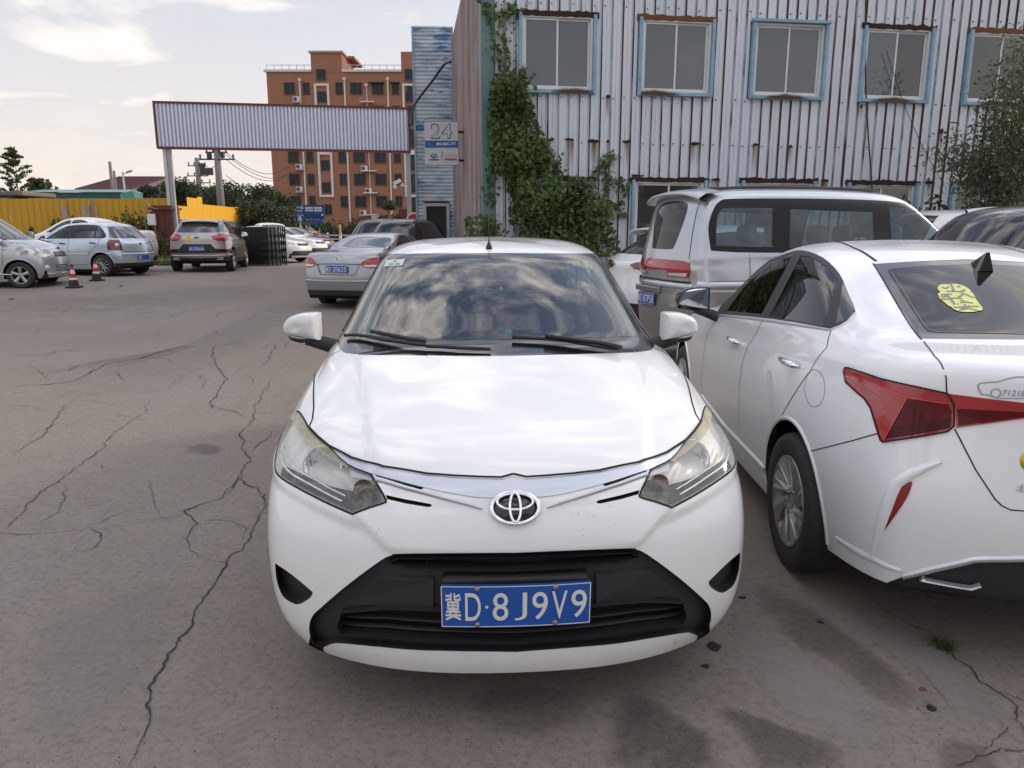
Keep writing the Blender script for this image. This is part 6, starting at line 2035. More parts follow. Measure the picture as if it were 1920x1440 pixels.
def make_cracks():
    rng = random.Random(4)
    M_cr = simple('crack_dark', (.040, .036, .033), .95, var=.5, vs=30)
    C = [
        ([(247, 1440), (267, 1390), (278, 1345), (286, 1307), (289, 1268), (297, 1245), (333, 1212), (355, 1173), (383, 1123), (411, 1090), (428, 1057), (450, 1034), (472, 995), (494, 962), (500, 940)], .017),
        ([(430, 1052), (415, 1058), (383, 1048), (355, 1029), (350, 1020), (361, 995), (364, 968), (353, 959), (383, 945), (417, 932), (436, 912), (450, 895), (453, 873), (467, 857), (453, 834), (455, 812), (472, 790), (478, 768), (489, 743), (505, 718), (512, 705)], .016),
        ([(450, 895), (470, 912), (489, 921), (497, 940)], .016), ([(455, 890), (440, 910), (425, 930)], .012),
        ([(353, 959), (333, 970), (278, 979), (211, 990), (100, 1001), (-20, 1000)], .007),
        ([(-10, 1002), (0, 998), (33, 973), (55, 948), (83, 920), (122, 893), (167, 862), (194, 840), (211, 815), (250, 787), (272, 776), (319, 775)], .013),
        ([(272, 776), (276, 760), (285, 750)], .010), ([(250, 787), (200, 788)], .006),
        ([(30, 850), (67, 826), (94, 801), (108, 779), (128, 757)], .016), ([(128, 757), (150, 742)], .008),
        ([(472, 790), (450, 775), (433, 770), (394, 765), (403, 745), (414, 726), (425, 709), (408, 690), (397, 668), (400, 651), (430, 645), (470, 634)], .022),
        ([(433, 770), (394, 765), (340, 770)], .007), ([(425, 709), (480, 705)], .008),
        ([(-10, 665), (80, 666), (110, 658), (170, 657)], .028), ([(-10, 730), (20, 725), (130, 718), (167, 700), (200, 682), (261, 673), (320, 652), (400, 648)], .028),
        ([(261, 673), (300, 662), (340, 650), (352, 646)], .04), ([(216, 697), (226, 706), (228, 712)], .014), ([(20, 740), (60, 732)], .02),
        ([(120, 640), (190, 632), (260, 622)], .02), ([(300, 600), (350, 584), (420, 570)], .03), ([(380, 590), (470, 580), (560, 566)], .02), ([(60, 620), (150, 612), (260, 605)], .02), ([(480, 690), (500, 680), (520, 640)], .014), ([(250, 590), (300, 584)], .04), ([(340, 545), (420, 540), (470, 548)], .03), ([(160, 560), (240, 556), (330, 562)], .03),
        ([(1661, 1145), (1700, 1170), (1745, 1190), (1786, 1229), (1815, 1246), (1853, 1275), (1872, 1299), (1896, 1323), (1906, 1351), (1925, 1375)], .012),
        ([(1786, 1440), (1838, 1414), (1850, 1402), (1872, 1399), (1925, 1402)], .010), ([(1838, 1414), (1870, 1385), (1895, 1362)], .006), ([(1872, 1299), (1900, 1310), (1925, 1318)], .008),
    ]
    mb = MB()
    for pts, w in C: crack_mesh(mb, pts, w * .60, rng)
    # the fine network between the main cracks
    for i in range(58):
        x, y = rng.uniform(-20, 560), 520 + 480 * rng.random() ** 1.4
        a = rng.gauss(-.35, .5); L = rng.uniform(25, 120) * (.35 + (y - 500) / 900)
        pts = [(x, y)]
        for k in range(4):
            a += rng.gauss(0, .5); x += math.cos(a) * L / 3; y += math.sin(a) * L / 3 * (.35 + (y - 500) / 1500)
            if y < 515: break
            pts.append((x, y))
        if len(pts) > 2: crack_mesh(mb, pts, rng.uniform(.003, .007) * (1 + max(0, 700 - y) / 140), rng, .8)
    tag(mb.obj('pavement_cracks', M_cr), kind='stuff')
    mb = MB()
    crack_mesh(mb, [(1690, 1160), (1705, 1172), (1715, 1176)], .07, rng, 2)
    for pts in ([(217, 935), (160, 1000), (105, 1066)], [(285, 826), (262, 860)],): pass
    m = NT('scuff_chalk')
    nz = m.noise(30, 5, .6)
    m.done(m.bsdf((.36, .34, .32), .9, alpha=m.ramp(nz, (.42, 0), (.62, .5))))
    for pts, w in (([(217, 935), (160, 1000), (105, 1066)], .018), ([(288, 824), (274, 843), (262, 862)], .014)):
        P = [atG(*q) for q in pts]
        b = MB()
        vs = []
        for i, p in enumerate(P):
            d = (P[min(i + 1, len(P) - 1)] - P[max(0, i - 1)]).normalized()
            s = Vector((-d.y, d.x, 0)) * w / 2
            vs += [(p.x + s.x, p.y + s.y, p.z + .003), (p.x - s.x, p.y - s.y, p.z + .003)]
        b.add(vs, [(2 * i, 2 * i + 1, 2 * i + 3, 2 * i + 2) for i in range(len(P) - 1)])
        tag(b.obj('scuff_mark', m.m), kind='structure')

def stain(name, poly, color, amax, z, seed, nsc=7., edge=.10):
    "a patch with a ragged, fading rim"
    P = [atG(*q) for q in crom(poly, 4, True)]
    c = sum(P, Vector()) / len(P)
    rng = random.Random(seed)
    m = NT(name)
    at_ = m.n('ShaderNodeAttribute', attribute_name='rim')
    nz = m.noise(nsc, 8, .65)
    a = m.math('ADD', at_.outputs['Fac'], m.math('MULTIPLY', m.math('SUBTRACT', nz, .5), 1.5))
    a = m.ramp(a, (.28, 0), (.95, amax))
    g = m.noise(150, 3, .6)
    a = m.math('MULTIPLY', a, m.ramp(g, (.25, .55), (.6, 1)))
    m.done(m.bsdf(color, .85, alpha=a, spec=.25))
    rings = [(0, 1.), (.40, 1.), (.64, .85), (.86, .45), (1.14, 0.)]
    vs, val = [], []
    for r, v in rings:
        for p in P:
            q = c.lerp(p, r)
            vs.append((q.x, q.y, gz(q.x, q.y) + z)); val.append(v)
    n = len(P)
    fs = [(j * n + i, j * n + (i + 1) % n, (j + 1) * n + (i + 1) % n, (j + 1) * n + i) for j in range(len(rings) - 1) for i in range(n)]
    mb = MB(); mb.add(vs, fs)
    o = mb.obj(name, m.m)
    at2 = o.data.attributes.new('rim', 'FLOAT', 'POINT')
    at2.data.foreach_set('value', val)
    tag(o, kind='structure')
def make_stains():
    D, L_ = (.062, .052, .047), (.36, .335, .315)
    stain('dry_streak', [(1364, 1174), (1431, 1179), (1503, 1217), (1594, 1270), (1680, 1337), (1660, 1361), (1690, 1428), (1623, 1418), (1503, 1366), (1422, 1308), (1383, 1251)], L_, .50, .0012, 1)
    stain('dry_streak', [(1460, 1085), (1565, 1121), (1719, 1198), (1815, 1256), (1906, 1347), (1891, 1385), (1815, 1371), (1762, 1294), (1623, 1198)], L_, .50, .0014, 2)
    stain('damp_patch', [(1156, 1308), (1192, 1294), (1230, 1303), (1268, 1332), (1335, 1375), (1357, 1418), (1350, 1460), (1140, 1470)], D, .44, .0016, 3)
    stain('damp_patch', [(1340, 1332), (1369, 1325), (1431, 1347), (1508, 1371), (1594, 1411), (1560, 1460), (1430, 1460), (1383, 1385)], D, .40, .0018, 4)
    stain('damp_patch', [(1400, 1100), (1480, 1110), (1600, 1190), (1700, 1270), (1760, 1330), (1700, 1350), (1560, 1250), (1440, 1180)], D, .34, .0010, 5)
    stain('damp_patch', [(1760, 1390), (1820, 1380), (1880, 1430), (1860, 1480), (1760, 1460)], D, .26, .0013, 6)
    stain('oil_stain', [(350, 838), (385, 830), (423, 838), (410, 852), (370, 855), (348, 848)], (.10, .09, .085), .32, .0011, 7)
    stain('oil_stain', [(880, 1290), (1000, 1280), (1120, 1300), (1100, 1360), (960, 1390), (860, 1340)], D, .20, .0015, 8)
    # worn tracks across the yard
    for i, poly in enumerate(([(40, 700), (240, 690), (420, 610), (540, 560), (560, 590), (460, 660), (300, 740), (80, 760)], [(0, 560), (250, 545), (520, 530), (560, 550), (300, 580), (0, 600)], [(60, 1180), (200, 1100), (330, 1080), (300, 1250), (160, 1400), (40, 1400)])):
        stain('worn_track', poly, (.30, .275, .25), .35, .0008 + i * .0002, 20 + i, 2.5)

def lump(name, label, q, r, mat, seed, flat=.5, cat='debris', group='crumbs of debris on the ground'):
    p = atG(*q)
    rng = random.Random(seed)
    bm = bmesh.new()
    bmesh.ops.create_icosphere(bm, subdivisions=2, radius=1)
    sx, sy = rng.uniform(.7, 1.3), rng.uniform(.7, 1.1)
    off = Vector((seed * 3.1, seed * 1.7, 0))
    vs = []
    for v in bm.verts:
        k = 1 + .55 * noise.noise(v.co * 1.6 + off)
        vs.append((p.x + v.co.x * r * k * sx, p.y + v.co.y * r * k * sy, p.z + max(-.1, v.co.z * k) * r * flat))
    bm.verts.index_update()
    fs = [[v.index for v in f.verts] for f in bm.faces]
    bm.free()
    mb = MB(); mb.add(vs, fs)
    return tag(mb.obj(name, mat), label, cat, group)
def make_debris():
    tar = simple('tar_crumb', (.018, .017, .017), .8, bump=.3)
    lump('debris', 'largest dark crumb of tar beside the right end of the white front lip', (1340, 1213), .030, tar, 1, .30)
    lump('debris', 'round dark crumb just below the right end of the white front lip', (1322, 1249), .012, tar, 2, .5)
    lump('debris', 'dark crumb at the lower right on the pale dry streak edge', (1746, 1329), .017, tar, 3, .6)
    lump('debris', 'flat dark crumb between the front bumper and the right rear wheel', (1392, 1121), .020, tar, 4, .25)
    lump('debris', 'dark crumb below the right sedan reflector', (1538, 1167), .012, tar, 5, .5)
    lump('debris', 'small reddish crumb right of the pale dry streak', (1730, 1293), .012, simple('red_leaf', (.16, .05, .04), .8), 6, .3)
    lump('debris', 'black scrap lying on the yard in front of the silver minivan', (22, 557), .07, tar, 7, .3)
    lump('debris', 'dark scrap lying right of the silver minivan cones', (227, 534), .06, tar, 8, .4)
    # loose grit
    rng = random.Random(9)
    mb = MB()
    for i in range(2600):
        if i < 1800: q = (rng.uniform(-20, 1940), rng.uniform(1000, 1450))
        else: q = (rng.uniform(-20, 700), rng.uniform(600, 1000))
        p = atG(*q)
        r = rng.uniform(.0012, .0038)
        a = rng.random() * 6
        vs = [(p.x + r * math.cos(a + k * 2.1) * rng.uniform(.6, 1.3), p.y + r * math.sin(a + k * 2.1) * rng.uniform(.6, 1.3), p.z + .001) for k in range(3)] + [(p.x, p.y, p.z + r * rng.uniform(.5, 1.1))]
        mb.add(vs, [(0, 1, 3), (1, 2, 3), (2, 0, 3)], rng.choice((0, 0, 1)))
    tag(mb.obj('loose_grit', [tar, simple('pale_grit', (.40, .38, .35), .9)]), kind='stuff')
    # grass tuft in the crack
    g = MB()
    p = atG(1767, 1214)
    for i in range(110):
        a = rng.random() * 6.283; L = rng.uniform(.02, .06); b = p + Vector((rng.gauss(0, .016), rng.gauss(0, .022), 0))
        d = Vector((math.cos(a), math.sin(a), 0)); s = Vector((-d.y, d.x, 0)) * .0016
        m_ = b + d * L * .4 + Vector((0, 0, L * .7)); e = b + d * L + Vector((0, 0, L * rng.uniform(.4, .9)))
        g.add([b + s, b - s, m_ + s * .8, m_ - s * .8, e], [(0, 1, 3, 2), (2, 3, 4)])
    tag(g.obj('grass_tuft', leaf_mat('grass_blade', (.05, .085, .02), (.12, .15, .05))), 'small green grass tuft growing from the crack behind the right sedan', 'grass')

# ------------------------------------------------------------------ foliage
LEAFM = {}
def leaf_mat(name, a, b, trans=.25):
    if name in LEAFM: return LEAFM[name]
    m = NT(name)
    g = m.n('ShaderNodeNewGeometry')
    col = m.mix(g.outputs['Random Per Island'], a, b)
    col = m.mix(m.ramp(m.noise(1.3, 4), (.35, 0), (.7, .5)), col, tuple(c * .55 for c in a))
    d = m.bsdf(col, .5, spec=.35)
    t = m.n('ShaderNodeBsdfTranslucent')
    m.l(m.mix(.5, col, (.14, .18, .03)), t.inputs[0])
    mx = m.n('ShaderNodeMixShader'); mx.inputs[0].default_value = trans
    m.l(d, mx.inputs[1]); m.l(t.outputs[0], mx.inputs[2])
    LEAFM[name] = m.done(mx.outputs[0])
    return LEAFM[name]
def leaves(name, pts, size, mat, parent=None, seed=0, nrm=None, spread=1.0, long=1.5):
    "a leaf-sized bent face at every point"
    rs = np.random.RandomState(seed)
    P = np.asarray(pts, float); n = len(P)
    N = rs.normal(size=(n, 3)) * spread
    if nrm is not None: N += np.asarray(nrm)
    else: N[:, 2] += .5
    N /= np.linalg.norm(N, axis=1, keepdims=True)
    A = rs.normal(size=(n, 3)); A -= N * (A * N).sum(1, keepdims=True); A /= np.linalg.norm(A, axis=1, keepdims=True)
    B = np.cross(N, A)
    s = (size * rs.uniform(.45, 1.65, n))[:, None]
    V = np.empty((n, 4, 3))
    V[:, 0] = P - A * s * long * .5
    V[:, 1] = P + B * s * .42 - N * s * .12
    V[:, 2] = P + A * s * long * .5
    V[:, 3] = P - B * s * .42 - N * s * .12
    me = bpy.data.meshes.new(name)
    me.vertices.add(n * 4); me.vertices.foreach_set('co', V.reshape(-1))
    me.loops.add(n * 6); me.polygons.add(n * 2)
    base = np.arange(n)[:, None] * 4
    idx = (base + np.array([0, 1, 2, 0, 2, 3])[None]).reshape(-1)
    me.loops.foreach_set('vertex_index', idx)
    me.polygons.foreach_set('loop_start', np.arange(n * 2) * 3)
    me.polygons.foreach_set('loop_total', np.full(n * 2, 3))
    me.materials.append(mat)
    me.update(calc_edges=True)
    return link(name, me, parent)
def tree(name, label, base, h, w, n, leaf, mat, seed, trunk_r=.14, crown0=.25, group=None, shape='round', cat='tree'):
    rng = random.Random(seed)
    t = empty(name, base, 0, label, cat, group)
    bark = MATS.get('bark') or simple('bark', (.10, .085, .07), .9, bump=.4, bs=12)
    mb = MB(); mb.sm = True
    mb.tube([(0, 0, -.05), (rng.uniform(-.05, .05) * w, 0, h * .3), (rng.uniform(-.06, .06) * w, rng.uniform(-.05, .05) * w, h * .85)], [trunk_r, trunk_r * .75, trunk_r * .2], 8)
    clumps = []
    nb = 16 if shape == 'round' else 34
    for i in range(nb):
        if shape == 'round':
            th, ph = rng.random() * 6.283, rng.uniform(-.6, 1.4)
            r = w / 2 * rng.uniform(.35, .95)
            zz = h * (crown0 + (1 - crown0) * (.5 + .42 * math.sin(ph)))
            c = Vector((r * math.cos(ph) * math.cos(th), r * math.cos(ph) * math.sin(th), zz))
            rad = w * rng.uniform(.13, .24)
        else:                                     # open, layered
            f = (i + .5) / nb
            zz = h * (crown0 + (1 - crown0) * f)
            r = w / 2 * (1 - f) ** .7 * rng.uniform(.45, 1.0)
            th = i * 2.4 + rng.uniform(-.4, .4)
            c = Vector((r * math.cos(th), r * math.sin(th), zz + .12 * r))
            rad = w * rng.uniform(.035, .06)
        st = Vector((0, 0, min(c.z * .8, h * .8)))
        if shape == 'round': clumps.append((c, rad))
        else:
            st = Vector((0, 0, max(h * .3, c.z - .6 * Vector((c.x, c.y)).length)))
            for q in (.25, .45, .62, .78, .9, 1.0): clumps.append((st.lerp(c, q) + Vector((0, 0, .05 * h * q * (1 - q))), rad * rng.uniform(.6, 1.0)))
        mb.tube([st, st.lerp(c, .5) + Vector((0, 0, .04 * h)), c], [trunk_r * .35, trunk_r * .22, trunk_r * .08], 5, caps=False)
    mb.obj('trunk', bark, t)
    rs = np.random.RandomState(seed)
    pts = []
    tot = sum(r ** 2 for _, r in clumps)
    for c, r in clumps:
        k = int(n * r ** 2 / tot)
        d = rs.normal(size=(k, 3)); d /= np.linalg.norm(d, axis=1, keepdims=True)
        rr = r * rs.uniform(.3, 1.15, k) ** .6
        q = d * rr[:, None] * np.array([1, 1, .72 if shape == 'round' else .35])
        pts.append(q + np.array(c))
    leaves('crown', np.concatenate(pts), leaf, mat, t, seed)
    return t
def shrub(name, label, base, h, w, n, leaf, mat, seed, group=None, cat='shrub', up=True):
    rs = np.random.RandomState(seed); rng = random.Random(seed)
    t = empty(name, base, 0, label, cat, group)
    mb = MB()
    pts = []
    ns = max(6, int(w * 9))
    for i in range(ns):
        a = rng.random() * 6.283; r = w / 2 * rng.random() ** .6
        hh = h * rng.uniform(.55, 1.0) * (1 - .4 * (r / (w / 2)) ** 2)
        b = Vector((r * .5 * math.cos(a), r * .5 * math.sin(a), 0)); e = Vector((r * math.cos(a), r * math.sin(a), hh))
        mb.tube([b, b.lerp(e, .5) + Vector((0, 0, .08 * h)), e], [.008 * h, .006 * h, .002 * h], 4, caps=False)
        k = n // ns
        tt = rs.uniform(.15, 1.05, k)
        q = np.array(b)[None] * (1 - tt[:, None]) + np.array(e)[None] * tt[:, None] + rs.normal(size=(k, 3)) * (w * .07 * (1.2 - tt[:, None] * .6))
        q[:, 2] = np.maximum(q[:, 2], .02)
        pts.append(q)
    mb.obj('stems', MATS.get('bark') or simple('bark', (.10, .085, .07), .9), t)
    leaves('foliage', np.concatenate(pts), leaf, mat, t, seed)
    return t

# ------------------------------------------------------------------ the corrugated building
WALL_O, WALL_A = Vector((-.5, 14.8, 0)), R(7.7)
def corrugated_building():
    b = empty('corrugated_building', WALL_O, WALL_A, 'two storey shed clad in rusty pale blue corrugated sheet, white sliding windows', 'building')
    m = NT('painted_sheet')
    x, y, z = m.sep()
    base = m.mix(m.ramp(m.noise(.5, 4), (.3, 0), (.7, 1)), (.60, .655, .72), (.68, .72, .76))
    oi = m.n('ShaderNodeObjectInfo')
    base = m.mix(m.math('MULTIPLY', oi.outputs['Random'], .5), base, (.52, .56, .60))
    vst = m.noise(1.0, 7, .65, m.mapped((9, 9, .35)))
    base = m.mix(m.ramp(vst, (.58, 0), (.80, .45)), base, (.44, .35, .25))
    base = m.mix(m.ramp(m.noise(1.0, 8, .7, m.mapped((14, 14, .22), loc=(3, 0, 1))), (.62, 0), (.76, .75)), base, (.20, .085, .04))
    base = m.mix(m.ramp(m.noise(11, 6, .7), (.67, 0), (.73, .9)), base, (.13, .05, .025))
    m.done(m.bsdf(base, .5, .0, normal=m.bump(m.noise(25, 3), .1, .01)))
    M_sheet = m.m
    m = NT('rusty_groove')
    n1_ = m.noise(1.0, 7, .6, m.mapped((6, 6, .5)))
    col = m.mix(m.noise(14, 5), (.055, .022, .014), (.13, .05, .025))
    col = m.mix(m.ramp(n1_, (.50, 0), (.62, 1)), col, (.46, .48, .52))
    M_groove = m.done(m.bsdf(col, .85))
    m = NT('thin_rust_line')
    n1_ = m.noise(1.0, 7, .65, m.mapped((8, 8, 1.2)))
    col = m.mix(m.ramp(n1_, (.50, 0), (.60, 1)), (.42, .46, .52), (.10, .045, .025))
    M_thin = m.done(m.bsdf(col, .7))
    M_rust = simple('rust', (.10, .038, .018), .9, var=.5, vs=9, bump=.5, bs=30, tint=(.16, .06, .025))
    M_rdark = simple('dark_rust', (.035, .016, .011), .95, var=.5, vs=12, bump=.5, bs=20)
    M_alu = simple('window_white', (.66, .67, .67), .45, var=.08)
    M_bfr = simple('blue_trim', (.16, .30, .42), .55, var=.35, vs=6, tint=(.27, .40, .50))
    wins = [(.62, 1.48, 4.05, 5.45), (2.93, 1.50, 4.05, 5.45), (5.19, 1.56, 4.04, 5.46), (7.50, 1.52, 4.03, 5.45), (9.80, 1.56, 4.02, 5.45),
            (1.00, 1.10, 1.05, 2.48), (2.88, 1.55, 1.05, 2.48), (5.15, 1.60, 1.05, 2.48), (7.44, 1.58, 1.05, 2.46), (9.80, 1.58, 1.05, 2.46)]
    H, pitch, dep = 7.25, .205, .045
    # profile of one rib: (offset, depth, material of the piece to the next point)
    prof = [(0, 0, 1), (.020, -dep, 0), (.085, -dep, 2), (.094, -dep + .008, 0), (.160, -dep, 0), (.175, 0, 0), (pitch, 0, None)]
    N = int(14.4 / pitch)
    rng = random.Random(2)
    per = 5
    for p0 in range(0, N, per):
        mb = MB()
        dz = rng.uniform(-.01, .01)
        for k in range(p0, min(p0 + per, N)):
            u0 = k * pitch + .16
            gm = 1 if rng.random() < .78 else 2
            tm_ = 2 if rng.random() < .7 else 0
            for (o0, d0, mi), (o1, d1, _) in zip(prof, prof[1:]):
                um = u0 + (o0 + o1) / 2
                spans = [(0.0, H)]
                for (wu, ww, z0, z1) in wins:
                    if wu + .01 < um < wu + ww - .01:
                        ns = []
                        for a, c in spans:
                            if z0 >= c or z1 <= a: ns.append((a, c)); continue
                            if z0 > a: ns.append((a, z0))
                            if z1 < c: ns.append((z1, c))
                        spans = ns
                mi = gm if mi == 1 else tm_ if mi == 2 else mi
                for a, c in spans:
                    mb.add([(u0 + o0, d0 + dz, a), (u0 + o1, d1 + dz, a), (u0 + o1, d1 + dz, c), (u0 + o0, d0 + dz, c)], [(0, 1, 2, 3)], mi)
        mb.obj_parts('wall_sheet', [M_sheet, M_groove, M_thin], b)
    sc = MB()
    for k in range(N):
        for z in (.55, 1.8, 3.16, 4.0, 5.62, 6.9):
            u = k * pitch + .16 + .055
            if rng.random() < .35 or any(wu < u < wu + ww and z0 - .05 < z < z1 + .05 for wu, ww, z0, z1 in wins): continue
            sc.box((u, -.05, z + rng.uniform(-.02, .02)), (.022, .016, .022))
    tag(sc.obj('screws', simple('rusty_screw', (.10, .05, .035), .9), b), kind='stuff')
    # dark inside behind the sheets
    mb = MB()
    mb.box((7.3, .50, H / 2 + .02), (14.2, .04, H - .06))
    mb.obj('inner_wall', simple('inner_dark', (.035, .037, .04), .9), b)
    # left side wall runs back from the corner
    m = NT('side_sheet')
    y_ = m.sep()[1]
    cc = m.mix(m.ramp(m.noise(1.0, 6, .65, m.mapped((3, 5, .25))), (.42, 0), (.58, 1)), (.17, .075, .05), (.44, .38, .35))
    cc = m.mix(m.ramp(m.noise(.7, 4), (.4, 0), (.6, .7)), cc, (.36, .36, .38))
    M_side = m.done(m.bsdf(cc, .75))
    for j in range(9):
        mb = MB()
        for k in range(8):
            v0 = (j * 8 + k) * pitch + .2
            for (o0, d0, mi), (o1, d1, _) in zip(prof, prof[1:]):
                mb.add([(d0, v0 + o0, 0), (d0, v0 + o0, H), (d1, v0 + o1, H), (d1, v0 + o1, 0)], [(0, 1, 2, 3)], 0 if mi != 1 else 1)
        mb.obj('side_sheet', [M_side, M_rust], b)
    mb = MB(); mb.box((7.2, 7.6, H + .03), (14.1, 15.0, .10)); mb.obj('roof', M_sheet, b)
    # teal flashing on the corner
    mb = MB()
    mb.box((.045, -.065, H / 2), (.23, .03, H)); mb.box((-.068, .06, H / 2), (.03, .27, H))
    mb.obj('corner_flashing', simple('teal_flashing', (.085, .16, .165), .55, var=.35, vs=3, tint=(.13, .22, .22)), b)
    M_pane = NT('window_pane')
    gz_ = M_pane.noise(.7, 3, .5)
    _oi = M_pane.n('ShaderNodeObjectInfo')
    gz_ = M_pane.math('ADD', M_pane.math('MULTIPLY', gz_, .6), M_pane.math('MULTIPLY', _oi.outputs['Random'], .5))
    M_pane = M_pane.done(M_pane.bsdf(M_pane.mix(gz_, (.042, .056, .066), (.066, .082, .092)), .06, 0, 1.0, normal=M_pane.bump(M_pane.noise(1.1, 2), .03, .05), spec=.8))
    M_panel = simple('window_pane_dark', (.018, .019, .018), .06, coat=1, spec=.8)
    for i, (wu, ww, z0, z1) in enumerate(wins):
        up = i < 5
        f = MB()
        t = .06
        for c, d in (((wu + t / 2, -.045, (z0 + z1) / 2), (t, .16, z1 - z0)), ((wu + ww - t / 2, -.045, (z0 + z1) / 2), (t, .16, z1 - z0)),
                     ((wu + ww / 2, -.052, z0 + .03), (ww - 2 * t, .17, .06))):
            f.box(c, d)
        if i == 2: f.box((wu + ww / 2, -.06, z1 + .01), (ww + .06, .19, .05))
        fo = f.obj('window_trim', M_bfr, b)
        s = MB()
        a0, a1, c0, c1 = wu + t + .004, wu + ww - t - .004, z0 + .062, z1 - .02
        w_ = .045
        for c, d in (((a0 + w_ / 2, -.02, (c0 + c1) / 2), (w_, .07, c1 - c0)), ((a1 - w_ / 2, -.02, (c0 + c1) / 2), (w_, .07, c1 - c0)), (((a0 + a1) / 2, -.02, c1 - w_ / 2), (a1 - a0 - 2 * w_ - .004, .07, w_)), (((a0 + a1) / 2, -.02, c0 + w_ / 2), (a1 - a0 - 2 * w_ - .004, .07, w_))):
            s.box(c, d)
        so = s.obj('window', M_alu, b)
        mid = (a0 + a1) / 2
        for j, (q0, q1, yy) in enumerate(((a0 + w_ + .003, mid + .02, -.012), (mid - .02, a1 - w_ - .003, .016))):
            fr = MB()
            k = .035
            zz0, zz1 = c0 + w_ + .003, c1 - w_ - .003
            for c, d in (((q0 + k / 2, yy, (zz0 + zz1) / 2), (k, .026, zz1 - zz0)), ((q1 - k / 2, yy, (zz0 + zz1) / 2), (k, .026, zz1 - zz0)), (((q0 + q1) / 2, yy, zz0 + k / 2), (q1 - q0 - 2 * k - .003, .026, k)), (((q0 + q1) / 2, yy, zz1 - k / 2), (q1 - q0 - 2 * k - .003, .026, k))):
                fr.box(c, d)
            fr.obj('sash', M_alu, so)
            g = MB(); g.box(((q0 + q1) / 2, yy + .002, (zz0 + zz1) / 2), (q1 - q0 - 2 * k + .01, .008, zz1 - zz0 - 2 * k + .01))
            g.obj('pane', M_pane if up and (i, j) not in ((3, 1), (4, 0), (4, 1)) else M_panel, so)  # dark upper panes carry the reflection of a dark hill as plain colour
        # rusted head of the opening, ragged underneath the sheet
        if i != 2:
            r = MB()
            n = 26
            lo, hi = [], []
            for k in range(n + 1):
                u = wu - .05 + (ww + .1) * k / n
                lo.append((u, -.075, z1 - .03 - .02 * rng.random()))
                hi.append((u, -.070, z1 + .03 + .05 * abs(noise.noise(Vector((u * 6, i, 0)))) + .03 * rng.random()))
            r.add(lo + hi, [(k, k + 1, n + 2 + k, n + 1 + k) for k in range(n)])
            bk = [(p[0], -.02, p[2]) for p in lo]
            r.add(lo + bk, [(k + 1, k, n + 1 + k, n + 2 + k) for k in range(n)])
            r.obj('rusted_head', M_rdark if rng.random() < .6 else M_rust, fo)
        if up:
            # rust bloom on the sill
            m_ = NT('sill_rust')
            x_, yy_, z_ = m_.sep()
            cx = wu + ww * (.72 if i == 0 else .22 if i == 1 else .48)
            gx = m_.math('SUBTRACT', 1.0, m_.math('MULTIPLY', m_.math('ABSOLUTE', m_.math('SUBTRACT', x_, cx)), 1.5), clamp=True)
            hz = m_.math('SUBTRACT', 1.0, m_.math('MULTIPLY', m_.math('SUBTRACT', z_, z0 + .02), 8.0), clamp=True)
            al = m_.ramp(m_.math('MULTIPLY', m_.math('MULTIPLY', gx, hz), m_.math('ADD', .45, m_.noise(1.0, 7, .7, m_.mapped((5, 5, 9))))), (.22, 0), (.55, .95))
            m_.done(m_.bsdf(m_.mix(m_.noise(9, 5), (.05, .022, .012), (.15, .065, .03)), .9, alpha=al))
            sb = MB(); sb.add([(wu + .05, -.142, z0 + .002), (wu + ww - .05, -.142, z0 + .002), (wu + ww - .05, -.142, z0 + .15), (wu + .05, -.142, z0 + .15)], [(0, 1, 2, 3)])
            sb.obj('sill_rust', m_.m, fo)
    # rust holes with streaks under them
    m_ = NT('rust_streak')
    x_, yy_, z_ = m_.sep()
    a_ = m_.n('ShaderNodeAttribute', attribute_name='rim')
    al = m_.math('MULTIPLY', a_.outputs['Fac'], m_.ramp(m_.noise(1.0, 6, .6, m_.mapped((16, 16, .8))), (.35, 0), (.65, .9)))
    m_.done(m_.bsdf((.22, .10, .045), .85, alpha=al))
    holes = [(1.62, 3.22, .22, .05), (2.10, 3.20, .26, .08), (2.38, 3.20, .08, .05), (2.75, 3.20, .20, .06), (4.15, 3.18, .24, .07), (5.42, 3.18, .16, .06), (6.15, 3.15, .12, .05), (2.36, 4.02, .10, .10), (3.0, 2.56, .3, .05), (4.62, 2.50, .22, .06), (6.95, 2.50, .2, .07), (9.3, 2.48, .26, .10), (7.6, 3.95, .07, .1), (9.42, 3.5, .10, .12)]
    hb = MB(); st = MB(); val = []
    for u, z, w_, h_ in holes:
        k = 10
        hb.add([(u + w_ / 2 * math.cos(6.283 * i / k) * rng.uniform(.7, 1.1), -.058, z + h_ / 2 * math.sin(6.283 * i / k) * rng.uniform(.5, 1.2)) for i in range(k)], [tuple(range(k))])
        L = rng.uniform(.3, .62)
        st.add([(u - w_ * .42, -.0535, z), (u + w_ * .42, -.0535, z), (u + w_ * .42, -.0535, z - L), (u - w_ * .42, -.0535, z - L)], [(3, 2, 1, 0)]); val += [1, 1, 0, 0]
    tag(hb.obj('rust_holes', M_rdark, b), kind='stuff')
    o = tag(st.obj('rust_streaks', m_.m, b), kind='stuff')
    a2 = o.data.attributes.new('rim', 'FLOAT', 'POINT'); a2.data.foreach_set('value', val)
    # loose cables on the wall
    W = Matrix.Translation(WALL_O) @ Matrix.Rotation(WALL_A, 4, 'Z')
